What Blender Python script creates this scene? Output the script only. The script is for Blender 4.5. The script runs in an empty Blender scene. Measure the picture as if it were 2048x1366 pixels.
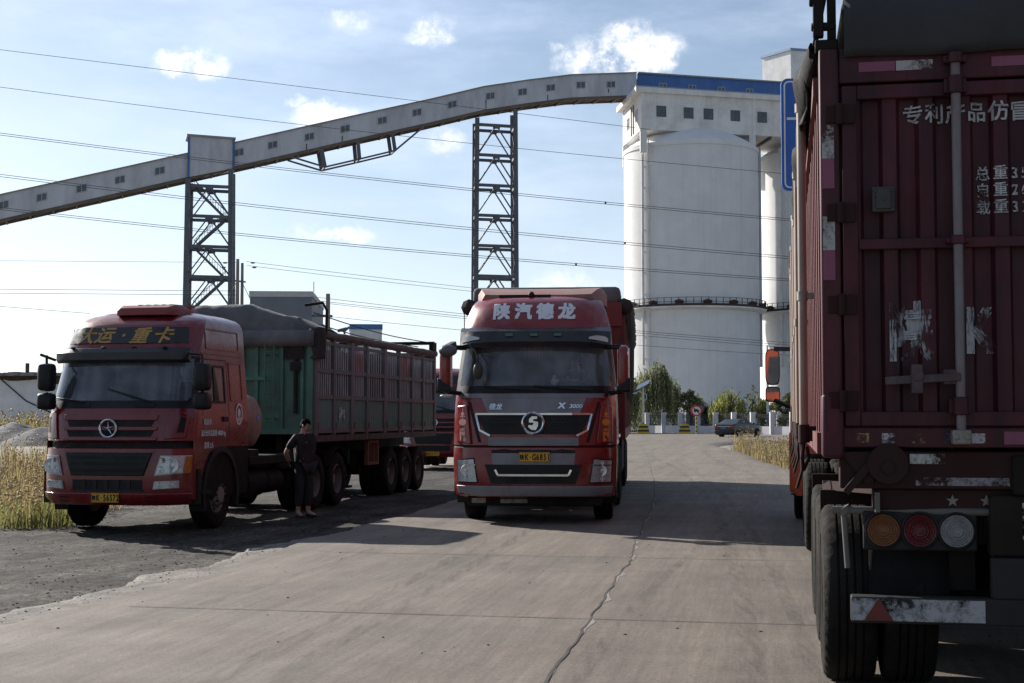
import bpy, bmesh, math, random
from mathutils import Vector, Matrix
R = math.radians
S = bpy.context.scene
COL = S.collection
rnd = random.Random(7)

# ------------------------------------------------------------------ camera
FPX, PITCH, EYE = 2845.0, R(3.06), 1.57          # focal length in photo pixels (2048 wide), tilt, eye height
cd = bpy.data.cameras.new('camera'); cam = bpy.data.objects.new('camera', cd); COL.objects.link(cam)
cd.sensor_width = 36; cd.lens = FPX/2048*36; cd.clip_start = 0.1; cd.clip_end = 6000
cam.location = (0, 0, EYE); cam.rotation_euler = (R(90)+PITCH, 0, 0); S.camera = cam

def at(X, Y, d):
    """point at depth d (metres along the view) that a pixel of the 2048 px photograph looks at"""
    a, b = (X-1024)/FPX, -(Y-683)/FPX
    cp, sp = math.cos(PITCH), math.sin(PITCH)
    t = d/(cp-b*sp)
    return Vector((a*t, d, EYE+t*(sp+b*cp)))

def gnd(X, Y, z=0.0):
    """ground point under a pixel"""
    a, b = (X-1024)/FPX, -(Y-683)/FPX
    cp, sp = math.cos(PITCH), math.sin(PITCH)
    t = (z-EYE)/(sp+b*cp)
    return Vector((a*t, t*(cp-b*sp), z))

# ------------------------------------------------------------------ light
SUN_AZ, SUN_EL = R(-45), R(28)                    # measured from the view axis, negative to the left
S.view_settings.view_transform = 'Standard'; S.view_settings.look = 'None'
S.view_settings.exposure = 0.75; S.view_settings.gamma = 1.0
sl = bpy.data.lights.new('sun', 'SUN'); sl.energy = 5.0; sl.angle = R(0.5); sl.color = (1.0, 0.94, 0.86)
so = bpy.data.objects.new('sun', sl); COL.objects.link(so)
sdir = Vector((math.sin(SUN_AZ)*math.cos(SUN_EL), math.cos(SUN_AZ)*math.cos(SUN_EL), math.sin(SUN_EL)))
so.rotation_euler = sdir.to_track_quat('Z', 'Y').to_euler(); so.location = (-40, 60, 60)

W = bpy.data.worlds.new('World'); S.world = W; W.use_nodes = True
nt = W.node_tree; N, L = nt.nodes, nt.links
N.clear()
out = N.new('ShaderNodeOutputWorld'); bg = N.new('ShaderNodeBackground'); L.new(bg.outputs[0], out.inputs[0])
bg.inputs[1].default_value = 0.06
sky = N.new('ShaderNodeTexSky'); sky.sky_type = 'NISHITA'; sky.sun_disc = False
sky.sun_elevation = SUN_EL; sky.sun_rotation = SUN_AZ
sky.air_density = 1.0; sky.dust_density = 1.0; sky.ozone_density = 1.0; sky.altitude = 900
tc = N.new('ShaderNodeTexCoord')
def wmath(op, a, b=None, c=None):
    n = N.new('ShaderNodeMath'); n.operation = op
    for i, v in enumerate((a, b, c)):
        if v is None: continue
        if isinstance(v, (int, float)): n.inputs[i].default_value = v
        else: L.new(v, n.inputs[i])
    return n.outputs[0]
def wnoise(scale, detail, rough, vec):
    n = N.new('ShaderNodeTexNoise'); n.inputs['Scale'].default_value = scale
    n.inputs['Detail'].default_value = detail; n.inputs['Roughness'].default_value = rough
    L.new(vec, n.inputs['Vector']); return n
gen = tc.outputs['Generated']
warp = wnoise(26, 6, .62, gen)
wv = N.new('ShaderNodeVectorMath'); wv.operation = 'MULTIPLY_ADD'
L.new(warp.outputs['Color'], wv.inputs[0]); wv.inputs[1].default_value = (.035,)*3
wo = N.new('ShaderNodeVectorMath'); wo.operation = 'ADD'; L.new(gen, wo.inputs[0]); wo.inputs[1].default_value = (-.0175,)*3
L.new(wo.outputs[0], wv.inputs[2]); dirv = wv.outputs[0]
# cumulus clouds: (pixel x, y, half width, half height, density)
CL = [(1250, 100, 120, 55, 1.0), (1180, 118, 75, 34, .85), (1330, 110, 40, 34, .8), (865, 62, 52, 30, .75), (378, 128, 78, 34, .9),
      (660, 232, 82, 34, .95), (880, 272, 55, 26, .55), (668, 466, 88, 22, .9), (598, 200, 24, 12, .5), (1115, 88, 30, 12, .6), (845, 75, 46, 16, .6),
      (1110, 508, 26, 12, .4), (700, 620, 150, 30, .35), (1130, 575, 110, 38, .5), (1530, 560, 90, 60, .55), (705, 45, 60, 24, .35)]
acc = None
for (X, Y, ax, ay, k) in CL:
    p = at(X, Y, 10)-Vector((0, 0, EYE)); p.normalize()
    r_ = Vector((p.y, -p.x, 0)).normalized(); u_ = r_.cross(p)
    comp = []
    for vec, sc in ((r_, ax/FPX), (u_, ay/FPX)):
        n = N.new('ShaderNodeVectorMath'); n.operation = 'DOT_PRODUCT'; L.new(dirv, n.inputs[0])
        n.inputs[1].default_value = vec/sc; comp.append(wmath('POWER', n.outputs['Value'], 2))
    q = wmath('ADD', comp[0], comp[1])
    m = wmath('MULTIPLY', wmath('MAXIMUM', wmath('SUBTRACT', 1.25, q), 0), k)
    f = N.new('ShaderNodeVectorMath'); f.operation = 'DOT_PRODUCT'; L.new(gen, f.inputs[0]); f.inputs[1].default_value = p
    m = wmath('MULTIPLY', m, wmath('GREATER_THAN', f.outputs['Value'], 0.0))
    acc = m if acc is None else wmath('MAXIMUM', acc, m)
fine = wnoise(75, 9, .7, gen); mid_ = wnoise(24, 5, .6, wv.outputs[0])
dens = wmath('MULTIPLY', acc, wmath('ADD', wmath('MULTIPLY_ADD', fine.outputs['Fac'], 2.4, -1.2), wmath('MULTIPLY_ADD', mid_.outputs['Fac'], 2.8, -.72)))
mr = N.new('ShaderNodeMapRange'); mr.interpolation_type = 'SMOOTHSTEP'; L.new(dens, mr.inputs[0])
mr.inputs[1].default_value = -.02; mr.inputs[2].default_value = .98; mr.inputs[4].default_value = .92
# thin high cloud veil
vs = N.new('ShaderNodeMapping'); vs.inputs['Scale'].default_value = (1.6, 1.6, 5.5); L.new(gen, vs.inputs[0])
veil = wnoise(2.6, 8, .6, vs.outputs[0])
vm = N.new('ShaderNodeMapRange'); vm.interpolation_type = 'SMOOTHSTEP'; L.new(veil.outputs['Fac'], vm.inputs[0])
vm.inputs[1].default_value = .36; vm.inputs[2].default_value = .72; vm.inputs[3].default_value = .02; vm.inputs[4].default_value = .6
def wmix(fac, a, b):
    n = N.new('ShaderNodeMix'); n.data_type = 'RGBA'; L.new(fac, n.inputs[0]); L.new(a, n.inputs[6])
    if isinstance(b, tuple): n.inputs[7].default_value = b
    else: L.new(b, n.inputs[7])
    return n.outputs[2]
c1 = wmix(vm.outputs[0], sky.outputs[0], (7.6, 8.9, 11.4, 1))
# bright haze: towards the sun and down to the horizon the air scatters forward, the sky behind the viewer stays deep
def wdot(v):
    n = N.new('ShaderNodeVectorMath'); n.operation = 'DOT_PRODUCT'; L.new(gen, n.inputs[0]); n.inputs[1].default_value = v; return n.outputs['Value']
fwd = wmath('POWER', wmath('MULTIPLY_ADD', wdot(sdir), .5, .5), 3.0)
gain = wmath('MULTIPLY_ADD', fwd, .56, .74)
low = wmath('POWER', wmath('SUBTRACT', 1.0, wmath('MINIMUM', wmath('MAXIMUM', wdot((0, 0, 1)), 0), 1)), 7.0)
hz = wmath('MINIMUM', wmath('MULTIPLY', low, wmath('MULTIPLY_ADD', fwd, .68, .18)), .88)
c1 = wmix(hz, c1, (9.2, 10.3, 11.3, 1))
vsc = N.new('ShaderNodeVectorMath'); vsc.operation = 'SCALE'; L.new(c1, vsc.inputs[0]); L.new(gain, vsc.inputs['Scale'])
lum = wmath('MULTIPLY_ADD', mid_.outputs['Fac'], 9.0, 8.4)
ccol = N.new('ShaderNodeVectorMath'); ccol.operation = 'SCALE'; ccol.inputs[0].default_value = (1.0, 1.01, 1.05); L.new(lum, ccol.inputs['Scale'])
c2 = wmix(mr.outputs[0], vsc.outputs[0], ccol.outputs[0])
L.new(c2, bg.inputs[0])

# ------------------------------------------------------------------ materials
MATS = {}
def mat(name, col, rough=.55, metal=0.0, var=.18, vs=2.5, dirt=None, damt=.5, ds=1.3, bump=0.0, bs=40, coat=0.0, stretch=(1, 1, 1), spec=.5, emit=0, sharp=.14):
    """procedural surface: base colour with patchy variation, an optional second colour of dust or rust in blotches, and a fine bump"""
    if name in MATS: return MATS[name]
    m = bpy.data.materials.new(name); m.use_nodes = True; MATS[name] = m
    n, l = m.node_tree.nodes, m.node_tree.links
    b = n['Principled BSDF']; b.inputs['Metallic'].default_value = metal
    b.inputs['Specular IOR Level'].default_value = spec; b.inputs['Coat Weight'].default_value = coat
    b.inputs['Coat Roughness'].default_value = .12
    t = n.new('ShaderNodeTexCoord'); mp = n.new('ShaderNodeMapping'); mp.inputs['Scale'].default_value = stretch
    l.new(t.outputs['Object'], mp.inputs[0])
    def noise(sc, det=5, ro=.6):
        q = n.new('ShaderNodeTexNoise'); q.inputs['Scale'].default_value = sc; q.inputs['Detail'].default_value = det
        q.inputs['Roughness'].default_value = ro; l.new(mp.outputs[0], q.inputs['Vector']); return q.outputs['Fac']
    def ramp(f, a, bb, va, vb):
        q = n.new('ShaderNodeMapRange'); l.new(f, q.inputs[0]); q.inputs[1].default_value = a; q.inputs[2].default_value = bb
        q.inputs[3].default_value = va; q.inputs[4].default_value = vb; return q.outputs[0]
    def mix(f, a, c):
        q = n.new('ShaderNodeMix'); q.data_type = 'RGBA'; l.new(f, q.inputs[0])
        for i, x in ((6, a), (7, c)):
            if isinstance(x, tuple): q.inputs[i].default_value = (*x[:3], 1)
            else: l.new(x, q.inputs[i])
        return q.outputs[2]
    lo = tuple(max(0, c*(1-var)) for c in col); hi = tuple(min(1, c*(1+var)) for c in col)
    c = mix(ramp(noise(vs), .3, .7, 0, 1), lo, hi)
    rsock = ramp(noise(vs*2.3, 4), .3, .7, max(.03, rough-.1), min(1, rough+.1))
    if dirt is not None:
        f = ramp(noise(ds, 8, .68), .5-.35*damt, .5-.35*damt+sharp+.12, 0, min(1, .35+.6*damt))
        c = mix(f, c, dirt)
        q = n.new('ShaderNodeMix'); l.new(f, q.inputs[0]); l.new(rsock, q.inputs[2]); q.inputs[3].default_value = .85; rsock = q.outputs[0]
    l.new(c, b.inputs['Base Color']); l.new(rsock, b.inputs['Roughness'])
    if emit:
        l.new(c, b.inputs['Emission Color']); b.inputs['Emission Strength'].default_value = emit
    if bump:
        q = n.new('ShaderNodeBump'); q.inputs['Strength'].default_value = bump; q.inputs['Distance'].default_value = .02
        l.new(noise(bs, 6, .7), q.inputs['Height']); l.new(q.outputs[0], b.inputs['Normal'])
    return m

def glass(name, tint=(.55, .6, .62), dust=.12, dustcol=(.3, .3, .3), rough=.03):
    """thin window glass: see-through, Fresnel reflection, a film of dust"""
    if name in MATS: return MATS[name]
    m = bpy.data.materials.new(name); m.use_nodes = True; MATS[name] = m
    n, l = m.node_tree.nodes, m.node_tree.links; n.clear()
    o = n.new('ShaderNodeOutputMaterial'); tr = n.new('ShaderNodeBsdfTransparent'); tr.inputs[0].default_value = (*tint, 1)
    gl = n.new('ShaderNodeBsdfGlossy'); gl.inputs['Roughness'].default_value = rough; gl.inputs[0].default_value = (.9, .95, 1, 1)
    fr = n.new('ShaderNodeFresnel'); fr.inputs[0].default_value = 1.55
    df = n.new('ShaderNodeBsdfDiffuse'); df.inputs[0].default_value = (*dustcol, 1)
    t = n.new('ShaderNodeTexCoord'); no = n.new('ShaderNodeTexNoise'); no.inputs['Scale'].default_value = 2.2; no.inputs['Detail'].default_value = 7
    l.new(t.outputs['Object'], no.inputs['Vector'])
    mr = n.new('ShaderNodeMapRange'); l.new(no.outputs['Fac'], mr.inputs[0]); mr.inputs[1].default_value = .35; mr.inputs[2].default_value = .75
    mr.inputs[3].default_value = dust*.5; mr.inputs[4].default_value = dust*1.8
    a = n.new('ShaderNodeMixShader'); l.new(mr.outputs[0], a.inputs[0]); l.new(tr.outputs[0], a.inputs[1]); l.new(df.outputs[0], a.inputs[2])
    b = n.new('ShaderNodeMixShader'); l.new(fr.outputs[0], b.inputs[0]); l.new(a.outputs[0], b.inputs[1]); l.new(gl.outputs[0], b.inputs[2])
    l.new(b.outputs[0], o.inputs[0]); return m

def layer(m, sc, a, c, va, vb, rot=0, scl=(1, 1, 1), det=6, ro=.65):
    """multiply the base colour by one more noise pattern: grain, streaks, runs"""
    n, l = m.node_tree.nodes, m.node_tree.links; p = n['Principled BSDF']; src = p.inputs['Base Color'].links[0].from_socket
    t = n.new('ShaderNodeTexCoord'); m0 = n.new('ShaderNodeMapping'); m0.inputs['Rotation'].default_value = (0, 0, rot); mp = n.new('ShaderNodeMapping'); mp.inputs['Scale'].default_value = scl
    l.new(t.outputs['Object'], m0.inputs[0]); l.new(m0.outputs[0], mp.inputs[0]); q = n.new('ShaderNodeTexNoise'); q.inputs['Scale'].default_value = sc; q.inputs['Detail'].default_value = det; q.inputs['Roughness'].default_value = ro
    l.new(mp.outputs[0], q.inputs[0]); r = n.new('ShaderNodeMapRange'); l.new(q.outputs['Fac'], r.inputs[0])
    for i, v in enumerate((a, c, va, vb)): r.inputs[i+1].default_value = v
    x = n.new('ShaderNodeMix'); x.data_type = 'RGBA'; x.blend_type = 'MULTIPLY'; x.inputs[0].default_value = 1; l.new(src, x.inputs[6]); l.new(r.outputs[0], x.inputs[7]); l.new(x.outputs[2], p.inputs['Base Color']); return m

def leafy(name, col, var=.35, vs=.6, thru=.45):
    """thin leaves and stalks: part of the light passes through"""
    if name in MATS: return MATS[name]
    m = mat(name, col, .7, var=var, vs=vs, spec=.25); n, l = m.node_tree.nodes, m.node_tree.links; p = n['Principled BSDF']; o = n['Material Output']
    t = n.new('ShaderNodeBsdfTranslucent'); l.new(p.inputs['Base Color'].links[0].from_socket, t.inputs[0])
    x = n.new('ShaderNodeMixShader'); x.inputs[0].default_value = thru; l.new(p.outputs[0], x.inputs[1]); l.new(t.outputs[0], x.inputs[2]); l.new(x.outputs[0], o.inputs[0]); return m

def worn(name, col, keep=.55, sc=60, stretch=(1, 1, 1)):
    """paint that has flaked: noise decides where it is still there"""
    if name in MATS: return MATS[name]
    m = mat(name, col, .8, var=.1); n, l = m.node_tree.nodes, m.node_tree.links
    t = n.new('ShaderNodeTexCoord'); no = n.new('ShaderNodeTexNoise'); no.inputs['Scale'].default_value = sc; no.inputs['Detail'].default_value = 8
    no.inputs['Roughness'].default_value = .7
    mp = n.new('ShaderNodeMapping'); mp.inputs['Scale'].default_value = stretch; l.new(t.outputs['Object'], mp.inputs[0]); l.new(mp.outputs[0], no.inputs['Vector'])
    n2 = n.new('ShaderNodeTexNoise'); n2.inputs['Scale'].default_value = sc/9; l.new(t.outputs['Object'], n2.inputs['Vector'])
    ad = n.new('ShaderNodeMath'); ad.operation = 'ADD'; l.new(no.outputs['Fac'], ad.inputs[0]); l.new(n2.outputs['Fac'], ad.inputs[1])
    mr = n.new('ShaderNodeMapRange'); l.new(ad.outputs[0], mr.inputs[0]); mr.inputs[1].default_value = 1.12-.3*keep-.06; mr.inputs[2].default_value = 1.12-.3*keep+.14
    l.new(mr.outputs[0], n['Principled BSDF'].inputs['Alpha']); return m

# ------------------------------------------------------------------ mesh builder
class MB:
    def __init__(s): s.v = []; s.f = []; s.m = []; s.mi = 0
    def add(s, vs, fs):
        o = len(s.v); s.v += [tuple(v) for v in vs]
        for f in fs: s.f.append(tuple(i+o for i in f)); s.m.append(s.mi)
    def box(s, x0, x1, y0, y1, z0, z1):
        s.add([(x0, y0, z0), (x1, y0, z0), (x1, y1, z0), (x0, y1, z0), (x0, y0, z1), (x1, y0, z1), (x1, y1, z1), (x0, y1, z1)],
              [(0, 3, 2, 1), (4, 5, 6, 7), (0, 1, 5, 4), (1, 2, 6, 5), (2, 3, 7, 6), (3, 0, 4, 7)])
    def bar(s, p, q, w, h=None, up=(0, 0, 1)):
        p, q = Vector(p), Vector(q); d = (q-p).normalized(); h = h or w
        u = Vector(up)
        if abs(d.dot(u)) > .98: u = Vector((0, 1, 0))
        a = d.cross(u).normalized()*w/2; b = a.cross(d).normalized()*h/2
        s.add([p-a-b, p+a-b, p+a+b, p-a+b, q-a-b, q+a-b, q+a+b, q-a+b],
              [(0, 3, 2, 1), (4, 5, 6, 7), (0, 1, 5, 4), (1, 2, 6, 5), (2, 3, 7, 6), (3, 0, 4, 7)])
    def cyl(s, p, q, r, r2=None, n=14, caps=True):
        s.tube([p, q], r, n, caps, [r, r if r2 is None else r2])
    def tube(s, pts, r, n=8, caps=True, rs=None):
        pts = [Vector(p) for p in pts]; o = len(s.v); prev = None
        for i, p in enumerate(pts):
            d = (pts[min(i+1, len(pts)-1)]-pts[max(i-1, 0)]).normalized()
            if prev is None:
                a = d.cross(Vector((0, 0, 1)) if abs(d.z) < .95 else Vector((0, 1, 0))).normalized()
            else:
                a = (prev-d*prev.dot(d)).normalized()
            prev = a; b = d.cross(a); rr = rs[i] if rs else r
            s.v += [tuple(p+(a*math.cos(2*math.pi*k/n)+b*math.sin(2*math.pi*k/n))*rr) for k in range(n)]
        for i in range(len(pts)-1):
            for k in range(n):
                s.f.append((o+i*n+k, o+i*n+(k+1) % n, o+(i+1)*n+(k+1) % n, o+(i+1)*n+k)); s.m.append(s.mi)
        if caps:
            s.f.append(tuple(o+k for k in range(n))[::-1]); s.m.append(s.mi)
            s.f.append(tuple(o+(len(pts)-1)*n+k for k in range(n))); s.m.append(s.mi)
    def lathe(s, prof, c, ax, n=32, caps=False, wob=None):
        c, ax = Vector(c), Vector(ax).normalized()
        a = ax.cross(Vector((0, 0, 1)) if abs(ax.z) < .9 else Vector((1, 0, 0))).normalized(); b = ax.cross(a); o = len(s.v)
        for j, (r, t) in enumerate(prof):
            for k in range(n):
                rr = r+(wob(j, k) if wob else 0); an = 2*math.pi*k/n
                s.v.append(tuple(c+ax*t+(a*math.cos(an)+b*math.sin(an))*rr))
        for j in range(len(prof)-1):
            for k in range(n):
                s.f.append((o+j*n+k, o+j*n+(k+1) % n, o+(j+1)*n+(k+1) % n, o+(j+1)*n+k)); s.m.append(s.mi)
        if caps:
            s.f.append(tuple(o+k for k in range(n))); s.m.append(s.mi)
            s.f.append(tuple(o+(len(prof)-1)*n+k for k in range(n))); s.m.append(s.mi)
    def ell(s, c, rx, ry, rz, n=14, m=8):
        c = Vector(c); o = len(s.v)
        for j in range(1, m):
            th = math.pi*j/m
            for k in range(n):
                an = 2*math.pi*k/n
                s.v.append((c.x+rx*math.sin(th)*math.cos(an), c.y+ry*math.sin(th)*math.sin(an), c.z+rz*math.cos(th)))
        s.v += [(c.x, c.y, c.z+rz), (c.x, c.y, c.z-rz)]; t = o+(m-1)*n
        for j in range(m-2):
            for k in range(n): s.f.append((o+j*n+k, o+(j+1)*n+k, o+(j+1)*n+(k+1) % n, o+j*n+(k+1) % n)); s.m.append(s.mi)
        for k in range(n):
            s.f.append((t, o+k, o+(k+1) % n)); s.m.append(s.mi)
            s.f.append((t+1, o+(m-2)*n+(k+1) % n, o+(m-2)*n+k)); s.m.append(s.mi)
    def poly(s, pts, vec):
        pts = [Vector(p) for p in pts]; vec = Vector(vec); n = len(pts)
        s.add(pts+[p+vec for p in pts], [tuple(range(n))[::-1], tuple(range(n, 2*n))]+[(i, (i+1) % n, n+(i+1) % n, n+i) for i in range(n)])
    def quad(s, *p): s.add(p, [tuple(range(len(p)))])
    def loft(s, rings, caps=True, closed=True):
        n = len(rings[0]); o = len(s.v)
        for r in rings: s.v += [tuple(p) for p in r]
        for i in range(len(rings)-1):
            for k in range(n if closed else n-1):
                s.f.append((o+i*n+k, o+i*n+(k+1) % n, o+(i+1)*n+(k+1) % n, o+(i+1)*n+k)); s.m.append(s.mi)
        if caps:
            s.f.append(tuple(o+k for k in range(n))[::-1]); s.m.append(s.mi)
            s.f.append(tuple(o+(len(rings)-1)*n+k for k in range(n))); s.m.append(s.mi)
    def obj(s, name, m, parent=None, bevel=0, angle=35, M=None, fix=True, weld=False):
        me = bpy.data.meshes.new(name); me.from_pydata(s.v, [], s.f)
        ms = m if isinstance(m, (list, tuple)) else [m]
        for x in ms: me.materials.append(x)
        if len(ms) > 1: me.polygons.foreach_set('material_index', s.m)
        if fix or weld:
            b = bmesh.new(); b.from_mesh(me)
            if weld: bmesh.ops.remove_doubles(b, verts=b.verts, dist=.0004)
            bmesh.ops.recalc_face_normals(b, faces=b.faces); b.to_mesh(me); b.free()
        me.polygons.foreach_set('use_smooth', [True]*len(me.polygons))
        if angle < 180: me.set_sharp_from_angle(angle=R(angle))
        o = bpy.data.objects.new(name, me); COL.objects.link(o)
        if parent is not None: o.parent = parent
        if M is not None: o.matrix_local = M
        if bevel:
            bv = o.modifiers.new('bevel', 'BEVEL'); bv.width = bevel; bv.segments = 2; bv.limit_method = 'ANGLE'; bv.angle_limit = R(40); bv.harden_normals = False
        return o

def sep(name, m, parent, calls, **k):
    """several like pieces, each an object of its own; calls = list of (method, args)"""
    for meth, args in calls:
        q = MB(); getattr(q, meth)(*args); last = q.obj(name, m, parent, **k)
    return last
def tag(o, label=None, cat=None, group=None, kind=None):
    if label: o['label'] = label
    if cat: o['category'] = cat
    if group: o['group'] = group
    if kind: o['kind'] = kind
    return o
def empty(name, loc=(0, 0, 0), rz=0, parent=None):
    o = bpy.data.objects.new(name, None); COL.objects.link(o); o.location = loc; o.rotation_euler = (0, 0, rz); o.empty_display_size = .3
    if parent is not None: o.parent = parent
    return o
def kids(o): return [c for c in o.children]
def copy_tree(o, parent=None):
    c = o.copy(); COL.objects.link(c)
    if parent is not None: c.parent = parent
    for ch in kids(o): copy_tree(ch, c)
    return c

_tc = bpy.data.curves.new('writing', 'FONT'); _to = bpy.data.objects.new('writing', _tc); COL.objects.link(_to)
def write(s, size, f, name, m, parent, bold=.0, sx=1.0, shear=0, depth=.004, center=True, M=None):
    """lettering as thin raised mesh; f(u, v, w) places it on a surface"""
    _tc.body = s; _tc.size = size; _tc.offset = 0; _tc.shear = shear; _tc.resolution_u = 3; _tc.extrude = 0
    dg = bpy.context.evaluated_depsgraph_get(); dg.update()
    me = bpy.data.meshes.new_from_object(_to.evaluated_get(dg))
    xs = [v.co.x for v in me.vertices]; ys = [v.co.y for v in me.vertices]
    cx, cy = (min(xs)+max(xs))/2, (min(ys)+max(ys))/2
    b = MB(); ed = {}
    for p in me.polygons:
        vs = list(p.vertices)
        for i in range(len(vs)):
            e = (vs[i], vs[(i+1) % len(vs)]); k = tuple(sorted(e)); ed[k] = None if k in ed else e
    # a heavier stroke is the same glyph laid down again a little to each side, each copy a hair higher
    for ci, (dx, dy) in enumerate([(0, 0)] if not bold else [(bold, bold), (bold, -bold), (-bold, bold), (-bold, -bold), (0, 0)]):
        o = len(b.v); nv = len(me.vertices)
        for w in (0, depth+.0003*ci):
            b.v += [tuple(f((v.co.x-(cx if center else 0)+dx)*sx, v.co.y-cy+dy, w)) for v in me.vertices]
        for p in me.polygons: b.f.append(tuple(o+v+nv for v in p.vertices)); b.m.append(0)
        for e in ed.values():
            if e: b.f.append((o+e[0], o+e[1], o+e[1]+nv, o+e[0]+nv)); b.m.append(0)
    bpy.data.meshes.remove(me)
    return b.obj(name, m, parent, angle=30, M=M, fix=False)

def hash_noise(x, y, s=0):
    v = math.sin(x*12.9898+y*78.233+s*37.7)*43758.5453
    return v-math.floor(v)
def vnoise(x, y, s=0):
    xi, yi = math.floor(x), math.floor(y); fx, fy = x-xi, y-yi
    fx, fy = fx*fx*(3-2*fx), fy*fy*(3-2*fy)
    a, b_, c, d = (hash_noise(xi+i, yi+j, s) for j in (0, 1) for i in (0, 1))
    return (a*(1-fx)+b_*fx)*(1-fy)+(c*(1-fx)+d*fx)*fy
def fbm(x, y, s=0, o=4):
    return sum(vnoise(x*2**i, y*2**i, s+i)/2**(i+1) for i in range(o))
def lerp(a, b, t): return a+(b-a)*t
def pl(tab, x):
    """piecewise linear table lookup; rows (x, v1, v2..)"""
    if x <= tab[0][0]: return tab[0][1:]
    for p, q in zip(tab, tab[1:]):
        if x <= q[0]:
            t = (x-p[0])/(q[0]-p[0]); return tuple(lerp(a, b, t) for a, b in zip(p[1:], q[1:]))
    return tab[-1][1:]
# ================================================================== SETTING: ground and road
LOT = -0.16
EDGE_L = [(0, -6.4), (4, -5.3), (10.4, -3.95), (13.3, -3.3), (19.2, -2.5), (24, -1.6), (28.8, -.85), (40, .55), (60, 2.7), (84, 4.6), (92, 1), (100, -10), (112, -30), (126, -60), (150, -70)]
EDGE_R = [(0, 4.2), (8, 5.1), (25, 7.0), (42.5, 8.3), (65.7, 10.4), (84, 11.6), (92, 13.5), (100, 20), (108, 40), (116, 70), (150, 80)]
CRACK = [(3, -.9), (8.4, .18), (9.3, .32), (12.6, .80), (15.7, 1.30), (18.6, 1.64), (24.1, 2.34), (30.8, 3.1), (38.8, 3.83), (52, 5.0), (68.7, 6.4), (84, 7.4)]

def road_mat():
    m = mat('concrete_road', (.138, .114, .092), .85, var=.1, vs=.35)
    n, l = m.node_tree.nodes, m.node_tree.links; b = n['Principled BSDF']
    src = b.inputs['Base Color'].links[0].from_socket
    t = n.new('ShaderNodeTexCoord')
    def nz(rot, scl, sc, det, ro):
        m0 = n.new('ShaderNodeMapping'); m0.inputs['Rotation'].default_value = (0, 0, rot); mp = n.new('ShaderNodeMapping'); mp.inputs['Scale'].default_value = scl
        l.new(t.outputs['Object'], m0.inputs[0]); l.new(m0.outputs[0], mp.inputs[0])
        q = n.new('ShaderNodeTexNoise'); q.inputs['Scale'].default_value = sc; q.inputs['Detail'].default_value = det; q.inputs['Roughness'].default_value = ro
        l.new(mp.outputs[0], q.inputs[0]); return q.outputs['Fac']
    def ramp(f, a, c, va, vb):
        q = n.new('ShaderNodeMapRange'); l.new(f, q.inputs[0]); q.inputs[1].default_value = a; q.inputs[2].default_value = c
        q.inputs[3].default_value = va; q.inputs[4].default_value = vb; return q.outputs[0]
    def mul(c, f):
        q = n.new('ShaderNodeMix'); q.data_type = 'RGBA'; q.blend_type = 'MULTIPLY'; q.inputs[0].default_value = 1; l.new(c, q.inputs[6]); l.new(f, q.inputs[7]); return q.outputs[2]
    st = ramp(nz(R(10), (1, .035, 1), 2.4, 9, .78), .36, .64, .74, 1.2)      # tyre polish along the lanes
    bl = ramp(nz(0, (1, 1, 1), .55, 9, .78), .38, .62, .78, 1.16)           # stains
    gr = ramp(nz(0, (1, 1, 1), 30, 6, .85), .4, .6, .74, 1.22)               # grain
    sp = ramp(nz(0, (1, 1, 1), 5, 5, .7), .68, .71, 1, .45)                # oil spots and debris
    sw = ramp(nz(R(10), (1, .06, 1), 14, 6, .8), .42, .6, .85, 1.08)
    c = src
    for f in (st, bl, gr, sp, sw): c = mul(c, f)
    l.new(c, b.inputs['Base Color'])
    bp = n.new('ShaderNodeBump'); bp.inputs['Strength'].default_value = .7; bp.inputs['Distance'].default_value = .008
    l.new(nz(0, (1, 1, 1), 60, 5, .7), bp.inputs['Height']); l.new(bp.outputs[0], b.inputs['Normal'])
    return m
M_ROAD = road_mat()
M_LOT = mat('coal_dust_gravel', (.022, .0205, .0195), .95, spec=.2, var=.4, vs=1.1, dirt=(.085, .074, .062), damt=.36, ds=.8, bump=.9, bs=14)
layer(M_LOT, 13, .42, .6, .35, 1.9, det=6, ro=.85); layer(M_LOT, 1.6, .4, .62, .6, 1.5, R(14), (1, .12, 1), 6, .7); layer(M_LOT, 6, .4, .62, .55, 1.5, ro=.8)
M_EARTH = mat('dry_earth', (.23, .2, .165), .95, var=.22, vs=.12, dirt=(.12, .105, .085), damt=.35, ds=.25, bump=.7, bs=6)
M_GRAVEL = mat('grey_gravel', (.11, .11, .115), .95, var=.3, vs=3, bump=1, bs=9)

def ground_z(x, y):
    z = -.2
    if y > 26 and x < -7:      # low bank of spoil to the left
        z += 1.0*min(1, max(0, (y-26)/8))*min(1, max(0, (-7.6-x)/2.2))*min(1, max(0, (130-y)/30))
    return z
b = MB()
xs = [-1500, -600, -250, -120, -80, -60, -50, -40, -34]+[-28+i for i in range(0, 29)]+[6, 14, 30, 60, 120, 300, 700, 1500]
ys = [-40, -10, 5, 15, 20]+[24+1*i for i in range(0, 20)]+[44+2*i for i in range(0, 24)]+[100, 115, 130, 150, 200, 320, 600, 1200, 2600]
for y in ys:
    for x in xs: b.v.append((x, y, ground_z(x, y)+(.06*(fbm(x*.3, y*.3)-.5) if -61 < x < 1 and 20 < y < 100 else 0)))
nx = len(xs)
for j in range(len(ys)-1):
    for i in range(nx-1): b.f.append((j*nx+i, j*nx+i+1, (j+1)*nx+i+1, (j+1)*nx+i)); b.m.append(0)
tag(b.obj('ground', M_EARTH, angle=180), kind='structure')

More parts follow.
